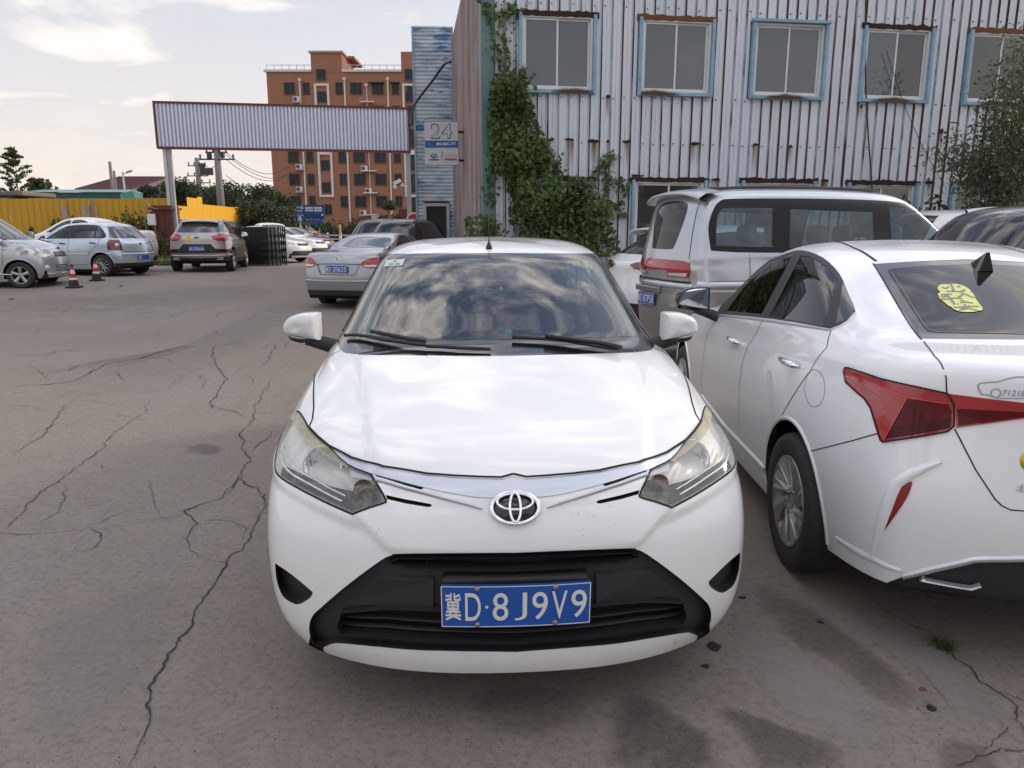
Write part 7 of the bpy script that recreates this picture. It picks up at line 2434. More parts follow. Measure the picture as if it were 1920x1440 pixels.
    for lab, pts, r in (('thick black cable hanging down the corrugated wall beside the fourth upper window', [(7.42, 7.2), (7.44, 6.2), (7.52, 5.3), (7.62, 4.4), (7.78, 3.4), (7.95, 2.5), (8.0, 2.1)], .014),
                        ('thin grey wire slanting across the corrugated wall below the fourth upper window', [(8.0, 5.0), (8.5, 4.0), (9.0, 3.2), (9.6, 2.4)], .006)):
        mb = MB(); mb.sm = True
        mb.tube([W @ Vector((u, -.10, z)) for u, z in crom(pts, 4)], r, 6)
        tag(mb.obj('cable', M_blk, None), lab, 'cable')
    return W

def wall_vines(W):
    mat = leaf_mat('vine_leaf', (.048, .092, .026), (.15, .215, .06))
    rs = np.random.RandomState(5)
    Wi = W.inverted()
    def topx(q, y=-.12):
        d = ray(*q); o = Wi @ Vector((0, 0, CAM_H)); dl = Wi.to_3x3() @ d
        t = (y - o.y) / dl.y
        p = o + dl * t
        return (p.x, p.z)
    def fill(polys, n, thick, seed):
        r_ = np.random.RandomState(seed)
        out = []
        for poly, dens in polys:
            pl = [topx(q) for q in poly]
            xs = [p[0] for p in pl]; zs = [p[1] for p in pl]
            area = (max(xs) - min(xs)) * (max(zs) - min(zs))
            k = 0
            want = int(n * area * dens); tries = 0
            while k < want and tries < want * 12:
                tries += 1
                u, z = r_.uniform(min(xs), max(xs)), r_.uniform(min(zs), max(zs))
                if not inside((u, z), pl): continue
                hn = noise.noise(Vector((u * 1.6, z * 1.6, seed)))
                if r_.uniform() > .75 + .9 * hn: continue
                out.append((u, -.10 - thick * r_.uniform() * (.55 + 1.0 * max(0, hn + .25)), z)); k += 1
        return np.array(out)
    def vine(label, polys, n, thick, seed, strands, size=.07):
        v = empty('climbing_vine', WALL_O, WALL_A, label, 'climbing plant')
        P = fill(polys, n, thick, seed)
        extra = []
        mb = MB(); mb.sm = True
        for s in strands:
            pts = [topx(q) for q in s]
            c = crom(pts, 6)
            mb.tube([(u, -.085, z) for u, z in c], .008, 5)
            r_ = np.random.RandomState(seed + 7)
            for u, z in c:
                for _ in range(5):
                    extra.append((u + r_.normal() * .07, -.09 - abs(r_.normal()) * .06, z + r_.normal() * .07))
        if mb.v: mb.obj('stems', MATS.get('bark') or simple('bark', (.10, .085, .07), .9), v)
        if extra: P = np.concatenate([P, np.array(extra)]) if len(P) else np.array(extra)
        leaves('foliage', P, size, mat, v, seed, nrm=(0, -.9, .35), spread=.75, long=1.25)
    vine('green climbing vine hanging in a dense column beside the teal corner flashing', [([(922, 150), (962, 140), (978, 160), (990, 195), (1008, 235), (1030, 290), (1028, 325), (985, 330), (975, 420), (955, 420), (950, 330), (925, 320), (914, 262), (914, 200)], 1.5)], 700, .42, 3,
         [[(905, 5), (925, 60), (935, 110), (945, 150)], [(930, 20), (948, 70), (950, 120)], [(960, 20), (935, 30)], [(925, 300), (918, 340), (922, 380)], [(1020, 260), (1040, 300), (1050, 330)], [(975, 130), (985, 150), (985, 200)], [(950, 30), (970, 15)]])
    vine('broad low mass of climbing vine covering the first lower window of the shed', [([(965, 340), (1000, 330), (1050, 330), (1100, 335), (1122, 360), (1140, 400), (1152, 440), (1150, 480), (960, 480), (962, 400)], 1.5), ([(870, 410), (915, 400), (960, 440), (960, 480), (870, 480)], 1.3)], 620, .60, 8,
         [[(1120, 430), (1140, 370), (1135, 320), (1150, 290)], [(1140, 330), (1165, 345), (1172, 350)], [(1100, 400), (1150, 380), (1168, 400)], [(1040, 320), (1030, 290)], [(1130, 300), (1122, 330)]])
    # the feathery bush at the right edge
    m2 = leaf_mat('feathery_leaf', (.050, .068, .036), (.11, .13, .065), .2)
    r_ = np.random.RandomState(12)
    v = empty('feathery_bush', at(1880, 470, 12.4), 0, 'tall feathery grey green bush in front of the shed at the right edge', 'bush')
    b0 = v.location
    mb = MB(); pts = []
    rng = random.Random(5)
    tips = [(1900, 95, .5), (1930, 80, .5), (1885, 150, 1), (1950, 130, 1), (1870, 215, 1), (1800, 265, .5), (1780, 300, .6), (1855, 290, 1), (1915, 230, 1.3), (1895, 290, 1.3), (1820, 320, .9), (1950, 280, 1.2), (1760, 285, .3), (1930, 170, 1.2)]
    for tx, ty, k in tips:
        e = at(tx, ty, 12.4 + rng.uniform(-.7, .9)) - b0
        s = Vector((rng.uniform(-.3, .3), rng.uniform(-.3, .3), .2))
        mid = s.lerp(e, .5) + Vector((0, 0, .25))
        c = crom([tuple(s), tuple(mid), tuple(e)], 8)
        mb.tube(c, [.022 * (1 - i / len(c)) + .004 for i in range(len(c))], 5, caps=False)
        for i, p in enumerate(c):
            t = i / len(c)
            n = int(95 * k * (.4 + t * .8))
            pts.append(np.array(p)[None] + r_.normal(size=(n, 3)) * np.array([.26, .26, .24]) * (1.15 - .5 * t))
    mb.obj('stems', MATS['bark'], v)
    leaves('foliage', np.concatenate(pts), .030, m2, v, 4, long=2.4)
    shrub('wall_shrub', 'dark dense shrub along the foot of the shed beyond the silver van', at(1800, 500, 13.4) * 1 - Vector((0, 0, at(1800, 500, 13.4).z)), 2.25, 2.6, 5200, .07, leaf_mat('dark_shrub_leaf', (.016, .028, .014), (.04, .06, .028)), 31)
    shrub('wall_shrub', 'dark dense shrub at the far right behind the black sport utility car', Vector((10.2, 13.6, 0)), 2.4, 2.8, 5200, .07, LEAFM['dark_shrub_leaf'], 32)

def blue_tower():
    c = at(818, 432, 24.0)
    w, H = 1.18, at(812, 71, 24.0).z
    t = empty('blue_tower', (c.x, c.y * 1.0, 0), R(3), 'narrow blue sheet clad tower with flaking paint and a dark door at its foot', 'tower')
    m = NT('flaking_blue_paint')
    nz = m.noise(1.0, 9, .68, m.mapped((1.6, 1.6, 7)))
    nz2 = m.noise(.9, 3, .5)
    hi = m.sep()[2]
    f = m.math('ADD', nz, m.math('MULTIPLY', m.math('SUBTRACT', nz2, .5), .5))
    col = m.mix(m.ramp(f, (.38, 0), (.47, 1)), (.06, .16, .33), (.50, .56, .62))
    col = m.mix(m.ramp(m.noise(1.0, 6, .6, m.mapped((.8, .8, 2))), (.45, 0), (.62, .65)), col, (.17, .24, .29))
    M_fl = m.done(m.bsdf(col, .6))
    d = 1.3
    pitch = .115
    for j in range(0, int(H / pitch), 8):
        for side in (0, 1, 2):
            mb = MB()
            for k in range(j, min(j + 8, int(H / pitch))):
                z0 = k * pitch
                pr = [(0, 0), (.025, -.018), (.055, -.018), (.08, 0), (pitch, 0)]
                for (a, p), (b_, q) in zip(pr, pr[1:]):
                    if side == 0:
                        spans = [(-w / 2, w / 2)]
                        if z0 < 2.36: spans = [(-w / 2, -.40), (.44, w / 2)]
                        for x0, x1 in spans:
                            mb.add([(x0, p, z0 + a), (x1, p, z0 + a), (x1, q, z0 + b_), (x0, q, z0 + b_)], [(0, 1, 2, 3)])
                    elif side == 1:
                        mb.add([(-w / 2 + p, 0, z0 + a), (-w / 2 + q, 0, z0 + b_), (-w / 2 + q, d, z0 + b_), (-w / 2 + p, d, z0 + a)], [(0, 1, 2, 3)])
                    else:
                        mb.add([(w / 2 - p, 0, z0 + a), (w / 2 - p, d, z0 + a), (w / 2 - q, d, z0 + b_), (w / 2 - q, 0, z0 + b_)], [(0, 1, 2, 3)])
            mb.obj_parts('wall_sheet', M_fl, t)
    mb = MB(); mb.box((0, d / 2, H), (w + .06, d + .06, .05)); mb.obj('cap', M_fl, t)
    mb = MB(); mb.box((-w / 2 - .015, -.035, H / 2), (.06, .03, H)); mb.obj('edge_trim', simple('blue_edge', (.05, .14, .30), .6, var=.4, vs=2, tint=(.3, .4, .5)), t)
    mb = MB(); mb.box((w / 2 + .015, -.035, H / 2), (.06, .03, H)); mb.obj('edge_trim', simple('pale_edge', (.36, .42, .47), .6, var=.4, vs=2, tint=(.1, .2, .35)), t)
    f = MB()
    f.box((-.35, -.03, 1.18), (.10, .10, 2.36)); f.box((.39, -.03, 1.18), (.10, .10, 2.36)); f.box((.02, -.03, 2.31), (.64, .10, .10))
    fo = f.obj('door', simple('door_frame', (.42, .43, .43), .5), t)
    g = MB(); g.box((.02, .01, 1.12), (.64, .02, 2.24)); g.obj('pane', M_far, fo)
    mb = MB(); mb.box((0, d, H / 2), (w, .02, H - .1)); mb.obj('back_wall', M_fl, t)

def sign_24():
    c = at(828, 269.5, 19.0)
    w, h = .86, 1.06
    s = empty('projecting_sign', c, R(1), 'white and blue projecting sign with the number 24 beside the rusty side wall', 'sign')
    Wm = simple('sign_white', (.52, .54, .56), .5)
    mb = MB(); mb.bevbox((0, .07, 0), (w, .14, h), .012); mb.obj('box', Wm, s)
    Mt = Matrix(((1, 0, 0, 0), (0, 0, -1, -.004), (0, 1, 0, 0), (0, 0, 0, 1)))
    navy = simple('sign_navy', (.02, .05, .14), .5); blue = simple('sign_blue', (.015, .09, .30), .5); red = simple('sign_red', (.42, .06, .04), .5)
    a = MB(); put_text(a, '2', (-.27, .12, -.03, .49), Mt, 0, .03); put_text(a, '4', (.01, .12, .27, .49), Mt, 0, .03); a.obj('numeral', navy, s)
    a = MB(); put_text(a, '2', (-.245, .145, -.055, .465), Mt, 0, .012, lift=.003); put_text(a, '4', (.045, .145, .245, .465), Mt, 0, .012, lift=.003); a.obj('numeral_inside', Wm, s)
    b = MB(); b.box((0, -.004, -.01), (w - .01, .006, .17)); bo = b.obj('blue_band', blue, s)
    a = MB(); put_text(a, '400-0681-777', (-.14, -.04, .36, .03), Mt, 0, .02, lift=.006)
    a.bar((-.33, -.012, .03), (-.31, -.012, -.02), .03, .006); a.bar((-.31, -.012, -.02), (-.26, -.012, -.05), .03, .006)
    a.obj('phone_number', M_wht, bo)
    e = MB()
    Me = Matrix.Translation((-.20, -.004, -.30)) @ Matrix.Rotation(R(90), 4, 'X') @ Matrix.Diagonal((1, .75, 1, 1))
    e.lathe([(.082, .002), (.060, .002)], 20, Me); e.box((-.20, -.006, -.30), (.09, .004, .02)); e.box((-.20, -.006, -.335), (.05, .004, .016), 0.4)
    e.box((-.20, -.006, -.395), (.24, .004, .028))
    e.obj('round_emblem', navy, s)
    e = MB(); e.box((0, -.005, -.30), (.012, .004, .26)); e.obj('divider', navy, s)
    e = MB(); e.box((.23, -.005, -.385), (.30, .004, .045))
    pts = crom([(.09, -.335), (.15, -.31), (.21, -.26), (.28, -.265), (.33, -.31), (.38, -.33)], 4)
    for p, q in zip(pts, pts[1:]): e.bar((p[0], -.006, p[1]), (q[0], -.006, q[1]), .012, .004)
    e.obj('red_car_emblem', red, s)
    mb = MB(); mb.bar((w / 2, .07, .3), (w / 2 + .35, .30, .3), .05); mb.bar((w / 2, .07, -.4), (w / 2 + .35, .30, -.4), .05); mb.obj('bracket', M_blk, s)

def gate():
    A, B = at(290, 234, 30.0), at(769, 244, 31.6)
    zt, zb = at(290, 191, 30).z, at(300, 277, 30).z
    d = Vector((B.x - A.x, B.y - A.y, 0)); L = d.length; a = math.atan2(d.y, d.x)
    g0 = gz(A.x, A.y)
    g = empty('yard_gate', (A.x, A.y, 0), a, 'tall entrance gate whose overhead board is ribbed grey sheet framed in red', 'gate')
    sh = simple('gate_sheet', (.66, .71, .82), .45, .1, var=.08, tint=(.70, .74, .83))
    dk = simple('gate_sheet_groove', (.40, .44, .56), .5, var=.15)
    red = simple('gate_red', (.15, .022, .028), .55)
    mb = MB()
    pitch = .1465
    n = int((L - .16) / pitch)
    k = (L - .16) / n
    for i in range(n):
        u = .08 + i * k
        P = [(u, 0), (u + k * .55, 0), (u + k * .68, .035), (u + k * .87, .035), (u + k, 0)]
        for j, (p, q) in enumerate(zip(P, P[1:])):
            mb.add([(p[0], p[1], zb + .06), (q[0], q[1], zb + .06), (q[0], q[1], zt - .06), (p[0], p[1], zt - .06)], [(0, 1, 2, 3)], 1 if j in (1, 2, 3) else 0)
    mb.obj('board_sheet', [sh, dk], g)
    mb = MB(); mb.box((L / 2, .30, (zt + zb) / 2), (L - .1, .02, zt - zb - .1)); mb.obj('back_sheet', sh, g)
    mb = MB(); mb.box((L / 2, .13, zt - .03), (L, .36, .075)); mb.box((L / 2, .13, zb + .03), (L, .36, .075)); mb.box((.035, .13, (zt + zb) / 2), (.07, .36, zt - zb - .16)); mb.box((L - .035, .13, (zt + zb) / 2), (.07, .36, zt - zb - .16))
    mb.obj('red_frame', red, g)
    st = simple('steel_post', (.36, .38, .39), .5, .2, var=.2, vs=2); st2 = simple('steel_post_pale', (.55, .56, .55), .5, var=.2, vs=2)
    mb = MB(); mb.box((.26, .10, zb / 2), (.13, .12, zb)); mb.obj('post', st2, g)
    mb = MB(); mb.box((.41, .14, zb / 2), (.13, .16, zb)); mb.box((.495, .12, zb / 2), (.03, .20, zb)); mb.obj('post', st, g)
    mb = MB(); mb.box((L - .12, .12, zb / 2), (.20, .20, zb)); mb.obj('post', st, g)
    # camera on the right post
    p = Vector((L - .50, -.15, at(750, 345, 31.4).z))
    c = empty('security_camera', Matrix.Translation((A.x, A.y, 0)) @ Matrix.Rotation(a, 4, 'Z') @ p, a, 'white security camera on a bracket at the right gate post', 'camera')
    mb = MB(); mb.bevbox((-.12, -.05, .10), (.34, .15, .15), .02, rot=Matrix.Rotation(R(-28), 3, 'Y')); mb.obj('body', M_wht, c)
    mb = MB(); mb.bevbox((-.22, -.04, -.10), (.14, .14, .14), .02); mb.obj('lamp', M_wht, c)
    mb = MB(); mb.bar((0, .05, -.02), (.36, .2, -.10), .05); mb.box((.1, .06, 0), (.10, .10, .14)); mb.obj('bracket', M_wht, c)
    # brick pillar with a meter box
    q = at(313, 430, 31.2); gp = gz(q.x, q.y)
    bp = empty('brick_pillar', (q.x, q.y, gp), 0, 'dark red brick pillar behind the left gate post', 'pillar')
    zt2 = at(313, 392, 31.2).z - gp
    br = simple('dark_red_brick', (.13, .035, .032), .8, var=.3, vs=3, bump=.2, bs=8)
    rng = random.Random(1)
    core = MB(); core.box((0, 0, zt2 / 2 - .04), (.78, .78, zt2 - .08)); core.obj('core', simple('mortar', (.09, .04, .036), .9), bp)
    bm_ = MB(); bm_.bevbox((0, 0, 0), (.255, .06, .085), .006); bme = bm_.mesh('brick', br)
    rows = int(zt2 / .1)
    for r in range(rows):
        for i in range(3):
            o = link('brick', bme, bp, (-.27 + i * .27 + (.02 if r % 2 else -.02), -.385 - rng.uniform(0, .006), .05 + r * .1))
            o = link('brick', bme, bp, (.385 + rng.uniform(0, .006), -.27 + i * .27, .05 + r * .1)); o.rotation_euler = (0, 0, R(90))
    mb = MB(); mb.box((0, 0, zt2), (.98, .98, .09)); mb.box((0, 0, zt2 + .09), (.80, .80, .09)); mb.obj('cap', br, bp)
    mb_ = empty('meter_box', (q.x - .36, q.y - .50, at(300, 412, 31).z), 0, 'white meter box with hanging cables in front of the brick pillar', 'meter box')
    mb = MB(); mb.bevbox((0, 0, 0), (.32, .14, .46), .02); mb.obj('case', M_wht, mb_)
    mb = MB(); mb.sm = True
    mb.tube(crom([(-.22, -.02, .75), (-.26, -.02, .3), (-.25, -.02, -.6), (-.12, -.02, -1.05), (.05, -.02, -1.1), (.12, -.02, -.7), (.10, -.02, -.2)], 5), .018, 6)
    mb.tube(crom([(-.2, -.02, .75), (.05, -.02, .5), (.3, -.02, .42)], 5), .016, 6)
    mb.obj('cable', simple('pale_cable', (.30, .27, .24), .7), mb_)
    # the black folding gate
    p0, p1 = at(432, 460, 27.2), at(524, 460, 27.0)
    gd = Vector((p1.x - p0.x, p1.y - p0.y, 0)); Lg = gd.length; ga = math.atan2(gd.y, gd.x)
    fg = empty('folding_gate', (p0.x, p0.y, gz(p0.x, p0.y)), ga, 'black retracted folding gate standing between the champagne car and the white cars', 'gate')
    hg = at(480, 425, 27.1).z - gz(p0.x, p0.y)
    bar = MB(); bar.bevbox((0, 0, hg / 2), (.045, .05, hg), .008)
    blk = simple('gate_black', (.018, .018, .018), .4, .3); bme = bar.mesh('bar', blk)
    br2 = MB(); br2.bevbox((0, 0, hg / 2), (.035, .05, hg), .008); bme2 = br2.mesh('bar', simple('gate_bar_lit', (.20, .20, .20), .3, .8))  # paler bars: the light on the gate's right end put into their colour
    n = 26
    for i in range(n):
        u = Lg * i / (n - 1)
        link('bar', bme if (i < n - 6 or i % 2) else bme2, fg, (u, 0, 0))
        link('bar', bme, fg, (u, .55, 0))
    s = MB()
    for i in range(n - 1):
        u0, u1 = Lg * i / (n - 1), Lg * (i + 1) / (n - 1)
        for k in range(4):
            z0 = .15 + k * (hg - .35) / 4; z1 = z0 + (hg - .35) / 4
            for yy in (.02, .53):
                s.bar((u0, yy, z0), (u1, yy, z1), .022, .012); s.bar((u1, yy, z0), (u0, yy, z1), .022, .012)
        s.bar((u0, 0, hg - .05), (u1, .55, hg - .05), .03)
        s.bar((u0, 0, .4), (u1, .55, .4), .03)
    tag(s.obj('lattice', blk, fg), kind='stuff')
    for k in range(9):
        mb = MB(); mb.sm = True; mb.lathe([(.0001, .012), (.018, 0), (.0001, -.012)], 8, Matrix.Translation((Lg * (k + .5) / 9, -.04, hg - .03)))
        mb.obj('knob', M_satin, fg)
    # the cable from the gate board up to the shed
    mb = MB(); mb.sm = True
    P = [at(768, 232, 31.5), at(772, 208, 24), at(785, 185, 21.8), at(812, 150, 21.4), at(832, 122, 21), at(845, 116, 20.5)]
    mb.tube(crom([tuple(p) for p in P], 5), .035, 6)
    tag(mb.obj('cable', M_blk), 'thick black cable rising from the gate board across the blue tower', 'cable')

def sheet_panel_mesh(w, h, pitch, dep, mat, ofs=0):
    mb = MB()
    n = max(1, round(w / pitch)); k = w / n
    for i in range(n):
        u = i * k
        P = [(u, 0), (u + k * .62, 0), (u + k * .72, dep), (u + k * .90, dep), (u + k, 0)]
        for p, q in zip(P, P[1:]):
            mb.add([(p[0], p[1], 0), (q[0], q[1], 0), (q[0], q[1], h), (p[0], p[1], h)], [(0, 1, 2, 3)])
    return mb.mesh('fence_sheet', mat)
def fences():
    m = NT('ochre_sheet')
    c = m.mix(m.noise(.6, 5), (.50, .27, .012), (.58, .33, .02))
    c = m.mix(m.ramp(m.noise(1.0, 6, .6, m.mapped((3, 3, .5))), (.58, 0), (.72, .6)), c, (.24, .16, .06))
    M_oc = m.done(m.bsdf(c, .6))
    M_ye = simple('yellow_sheet', (.80, .43, .012), .55, var=.08, vs=2)
    Y = 33.0
    x0, x1 = atY(-60, 372, Y).x, atY(312, 372, Y).x
    zt = atY(150, 372, Y).z
    g0 = gz(x0, Y)
    f = empty('yellow_fence', (x0, Y, g0), 0, 'ochre ribbed sheet fence behind the parked cars at the left', 'fence')
    w = .86
    me = sheet_panel_mesh(w, zt - g0, .29, .03, M_oc)
    n = int((x1 - x0) / w) + 1
    rng = random.Random(3)
    for i in range(n):
        o = link('fence_sheet', me, f, (i * w, rng.uniform(-.012, .012), rng.uniform(-.02, .02)))
    wm = NT('peeled_patch')
    wm.done(wm.bsdf((.42, .36, .30), .8, alpha=wm.ramp(wm.noise(1.0, 7, .65, wm.mapped((4, 4, .8))), (.42, 0), (.55, .9))))
    for a, b_, c_, d_ in ((110, 384, 128, 414), (152, 384, 178, 416), (165, 372, 184, 410)):
        p, q = atY(a, b_, Y - .03), atY(c_, d_, Y - .03)
        mb = MB(); mb.add([(p.x - x0, -.035, q.z - g0), (q.x - x0, -.035, q.z - g0), (q.x - x0, -.035, p.z - g0), (p.x - x0, -.035, p.z - g0)], [(0, 1, 2, 3)])
        mb.obj('peeled_patch', wm.m, f)
    # the brighter fence on the low wall behind the gate
    A, B = at(308, 415, 38), at(516, 415, 60)
    d = Vector((B.x - A.x, B.y - A.y, 0)); L = d.length; a = math.atan2(d.y, d.x)
    wl = empty('low_wall', (A.x, A.y, 0), a, 'dark grey low wall under the bright yellow fence', 'wall')
    mb = MB(); mb.box((L / 2, 0, 1.0), (L, .3, 2.02)); mb.obj('wall', simple('grey_wall', (.12, .12, .12), .85, var=.2, vs=1), wl)
    mb = MB(); mb.box((L / 2, 0, 2.06), (L, .4, .07)); mb.obj('coping', simple('grey_coping', (.16, .165, .15), .85), wl)
    f2 = empty('yellow_fence', (A.x, A.y, 2.1), a, 'bright yellow sheet fence with stepped top on the low wall beyond the gate', 'fence')
    u = 0; i = 0
    tops = {}
    while True:
        px = proj(Vector((A.x, A.y, 3)) + d.normalized() * (u + .4))[0]
        D = 38 + 20 * u / L
        if px > 487: break
        top = 374 if px < 330 else 385 if px < 345 else 370 if px < 378 else 383 + (px - 378) * .085
        h = at(px, top, D).z - 2.1
        key = round(h, 1)
        if key not in tops: tops[key] = sheet_panel_mesh(.82, key, .27, .03, M_ye)
        link('fence_sheet', tops[key], f2, (u, -.05, .0))
        u += .82
    mb = MB(); mb.bar((L * .52, -.10, .9), (L * .93, -.10, .85), .06); mb.bar((L * .52, -.10, .1), (L * .93, -.10, .1), .06); mb.obj('rail', M_ye, f2)

def apartment():
    Y = 95.0
    b0 = atY(517, 420, Y)
    b = empty('apartment_building', (b0.x, Y, 0), 0, 'seven storey orange brown apartment block with white stair frames beyond the gate', 'building')
    om = NT('orange_render')
    oc = om.mix(om.noise(.15, 5), (.285, .130, .078), (.335, .158, .098))
    oc = om.mix(om.ramp(om.noise(1.0, 5, .6, om.mapped((.8, .8, .06))), (.5, 0), (.75, .35)), oc, (.235, .105, .063))
    M_or = om.done(om.bsdf(oc, .85))
    wht = simple('white_render', (.62, .60, .57), .7)
    dk = simple('far_window', (.022, .025, .028), .15, spec=.25); frm = simple('window_frame_dark', (.06, .06, .06), .6)
    X = lambda px, py=300: atY(px, py, Y).x - b0.x
    Z = lambda py, px=600: atY(px, py, Y).z
    x1 = X(790); top = Z(135)
    def blk_(name, xa, xb, za, zb, y0, y1, mat=M_or):
        mb = MB(); mb.box(((xa + xb) / 2, (y0 + y1) / 2, (za + zb) / 2), (xb - xa, y1 - y0, zb - za)); return mb.obj(name, mat, b)
    blk_('wall', 0, x1, 0, top, 0, 14)
    ra, rb_ = X(583, 120), X(641, 120)
    blk_('stair_tower', ra, rb_, top + .002, Z(99), -.03, 7)
    blk_('stair_tower', X(752, 120), x1, top + .002, Z(97), -.03, 7)
    blk_('lift_head', X(608, 100), X(654, 100), Z(99) + .002, Z(94), 3.0, 8.5)
    blk_('coping', -.25, ra, top + .004, top + .26, -.22, .25, wht); blk_('coping', rb_, X(752, 120), top + .004, top + .26, -.22, .25, wht)
    blk_('coping', ra - .2, rb_ + .2, Z(99) + .004, Z(99) + .2, -.22, 7.2, simple('tower_coping', (.40, .33, .29), .8))
    rl = MB()
    for x in [ra * k / 6 for k in range(7)] + [rb_ + (X(752, 120) - rb_) * k / 8 for k in range(9)]: rl.bar((x, .3, top + .2), (x, .3, top + .85), .06)
    rl.bar((0, .3, top + .85), (ra, .3, top + .85), .06); rl.bar((rb_, .3, top + .85), (X(752, 120), .3, top + .85), .06)
    rl.obj('roof_railing', simple('rail_pale', (.5, .5, .5), .6), b)
    zs = [Z(166) + (Z(378) - Z(166)) * k / 5 for k in range(6)]
    fl = zs[0] - zs[1]
    cols = [(543, 18, 0), (574.5, 11, 0), (636, 11.5, 0), (668, 19.5, 0), (708.5, 19.5, 0), (741.5, 11.5, 0), (770, 12, 0)]
    cache = {}
    def window(xc, zc, wpx, hpx=19, y=0):
        w, h = wpx / 1390 * 96, hpx / 1390 * 96
        key = (round(w, 2), round(h, 2))
        if key not in cache:
            f = MB(); t = .07
            for c, dd in (((0, -.05, h / 2), (w, .10, t)), ((0, -.05, -h / 2), (w + .1, .16, t)), ((-w / 2, -.05, 0), (t, .10, h - t)), ((w / 2, -.05, 0), (t, .10, h - t)), ((w * .12, -.045, 0), (t * .8, .08, h - t - .01))): f.box(c, dd)
            g = MB(); g.box((0, -.022, 0), (w - .03, .03, h - .03))
            cache[key] = (f.mesh('window', frm), g.mesh('pane', dk))
        o = link('window', cache[key][0], b, (xc, y, zc)); link('pane', cache[key][1], o)
    for k, z in enumerate(zs):
        for px, wp, _ in cols: window(X(px, 166), z, wp)
    # stairs: windows half a floor lower, in white frames
    for px in (602.5, 768):
        xc = X(px, 150)
        window(xc, Z(140), 15, 17, -.05)
        for k in range(6): window(xc, zs[k] - fl * .36, 14, 17)
        for (ka, kb) in ((0, 2), (3, 4)):
            za, zb2 = zs[ka] - fl * .36 + 1.5, zs[kb] - fl * .36 - 1.15
            w = 1.55
            mb = MB()
            mb.box((xc - w / 2, -.10, (za + zb2) / 2), (.26, .20, za - zb2)); mb.box((xc + w / 2, -.10, (za + zb2) / 2), (.26, .20, za - zb2)); mb.box((xc, -.10, za - .13), (w - .27, .20, .26)); mb.box((xc, -.10, zb2 + .13), (w - .27, .20, .26))
            mb.obj('white_frame', wht, b)
    for px, y0 in ((562, 150), (646, 148), (687, 160), (727, 148)):
        mb = MB(); mb.bar((X(px, 150), -.12, Z(y0)), (X(px, 150), -.12, .3), .17 if px != 687 else .09); mb.box((X(px, 150), -.12, Z(y0)), (.34, .3, .3)); mb.obj('rain_pipe', wht, b)
    ac = simple('ac_white', (.60, .60, .57), .6)
    for px, py in ((557, 187), (559.5, 313), (559, 355), (558, 271), (684, 316), (692, 358), (681, 399), (684, 275)):
        x, z = X(px - (py - 150) * .035, 150), Z(py)
        mb = MB(); mb.bevbox((x, -.42, z), (.80, .34, .58), .03); mb.box((x, -.30, z - .36), (1.1, .5, .06)); o = mb.obj('air_conditioner', ac, b)
        mb = MB(); mb.lathe([(.0001, 0), (.20, 0), (.22, .02)], 16, Matrix.Translation((x - .12, -.60, z)) @ Matrix.Rotation(R(90), 4, 'X')); mb.obj('fan', frm, o)
    for py in (191, 233, 275, 320, 361, 402):
        mb = MB(); mb.box((X(688, 150), -.35, Z(py + 1)), (1.7, .7, .12)); mb.obj('ledge', wht, b)
    for px in (706, 741):
        mb = MB(); mb.box((X(px, 155), -.30, Z(155.5)), (1.85 if px == 706 else 1.15, .6, .12)); mb.obj('awning', frm, b)
    blk_('entrance', X(745), X(770), .05, Z(392), -.15, -.012, simple('maroon_door', (.09, .018, .02), .7))
    blk_('ground_canopy', X(697), X(718), Z(416), Z(405), -1.6, -.012, simple('pale_canopy', (.34, .38, .42), .6))
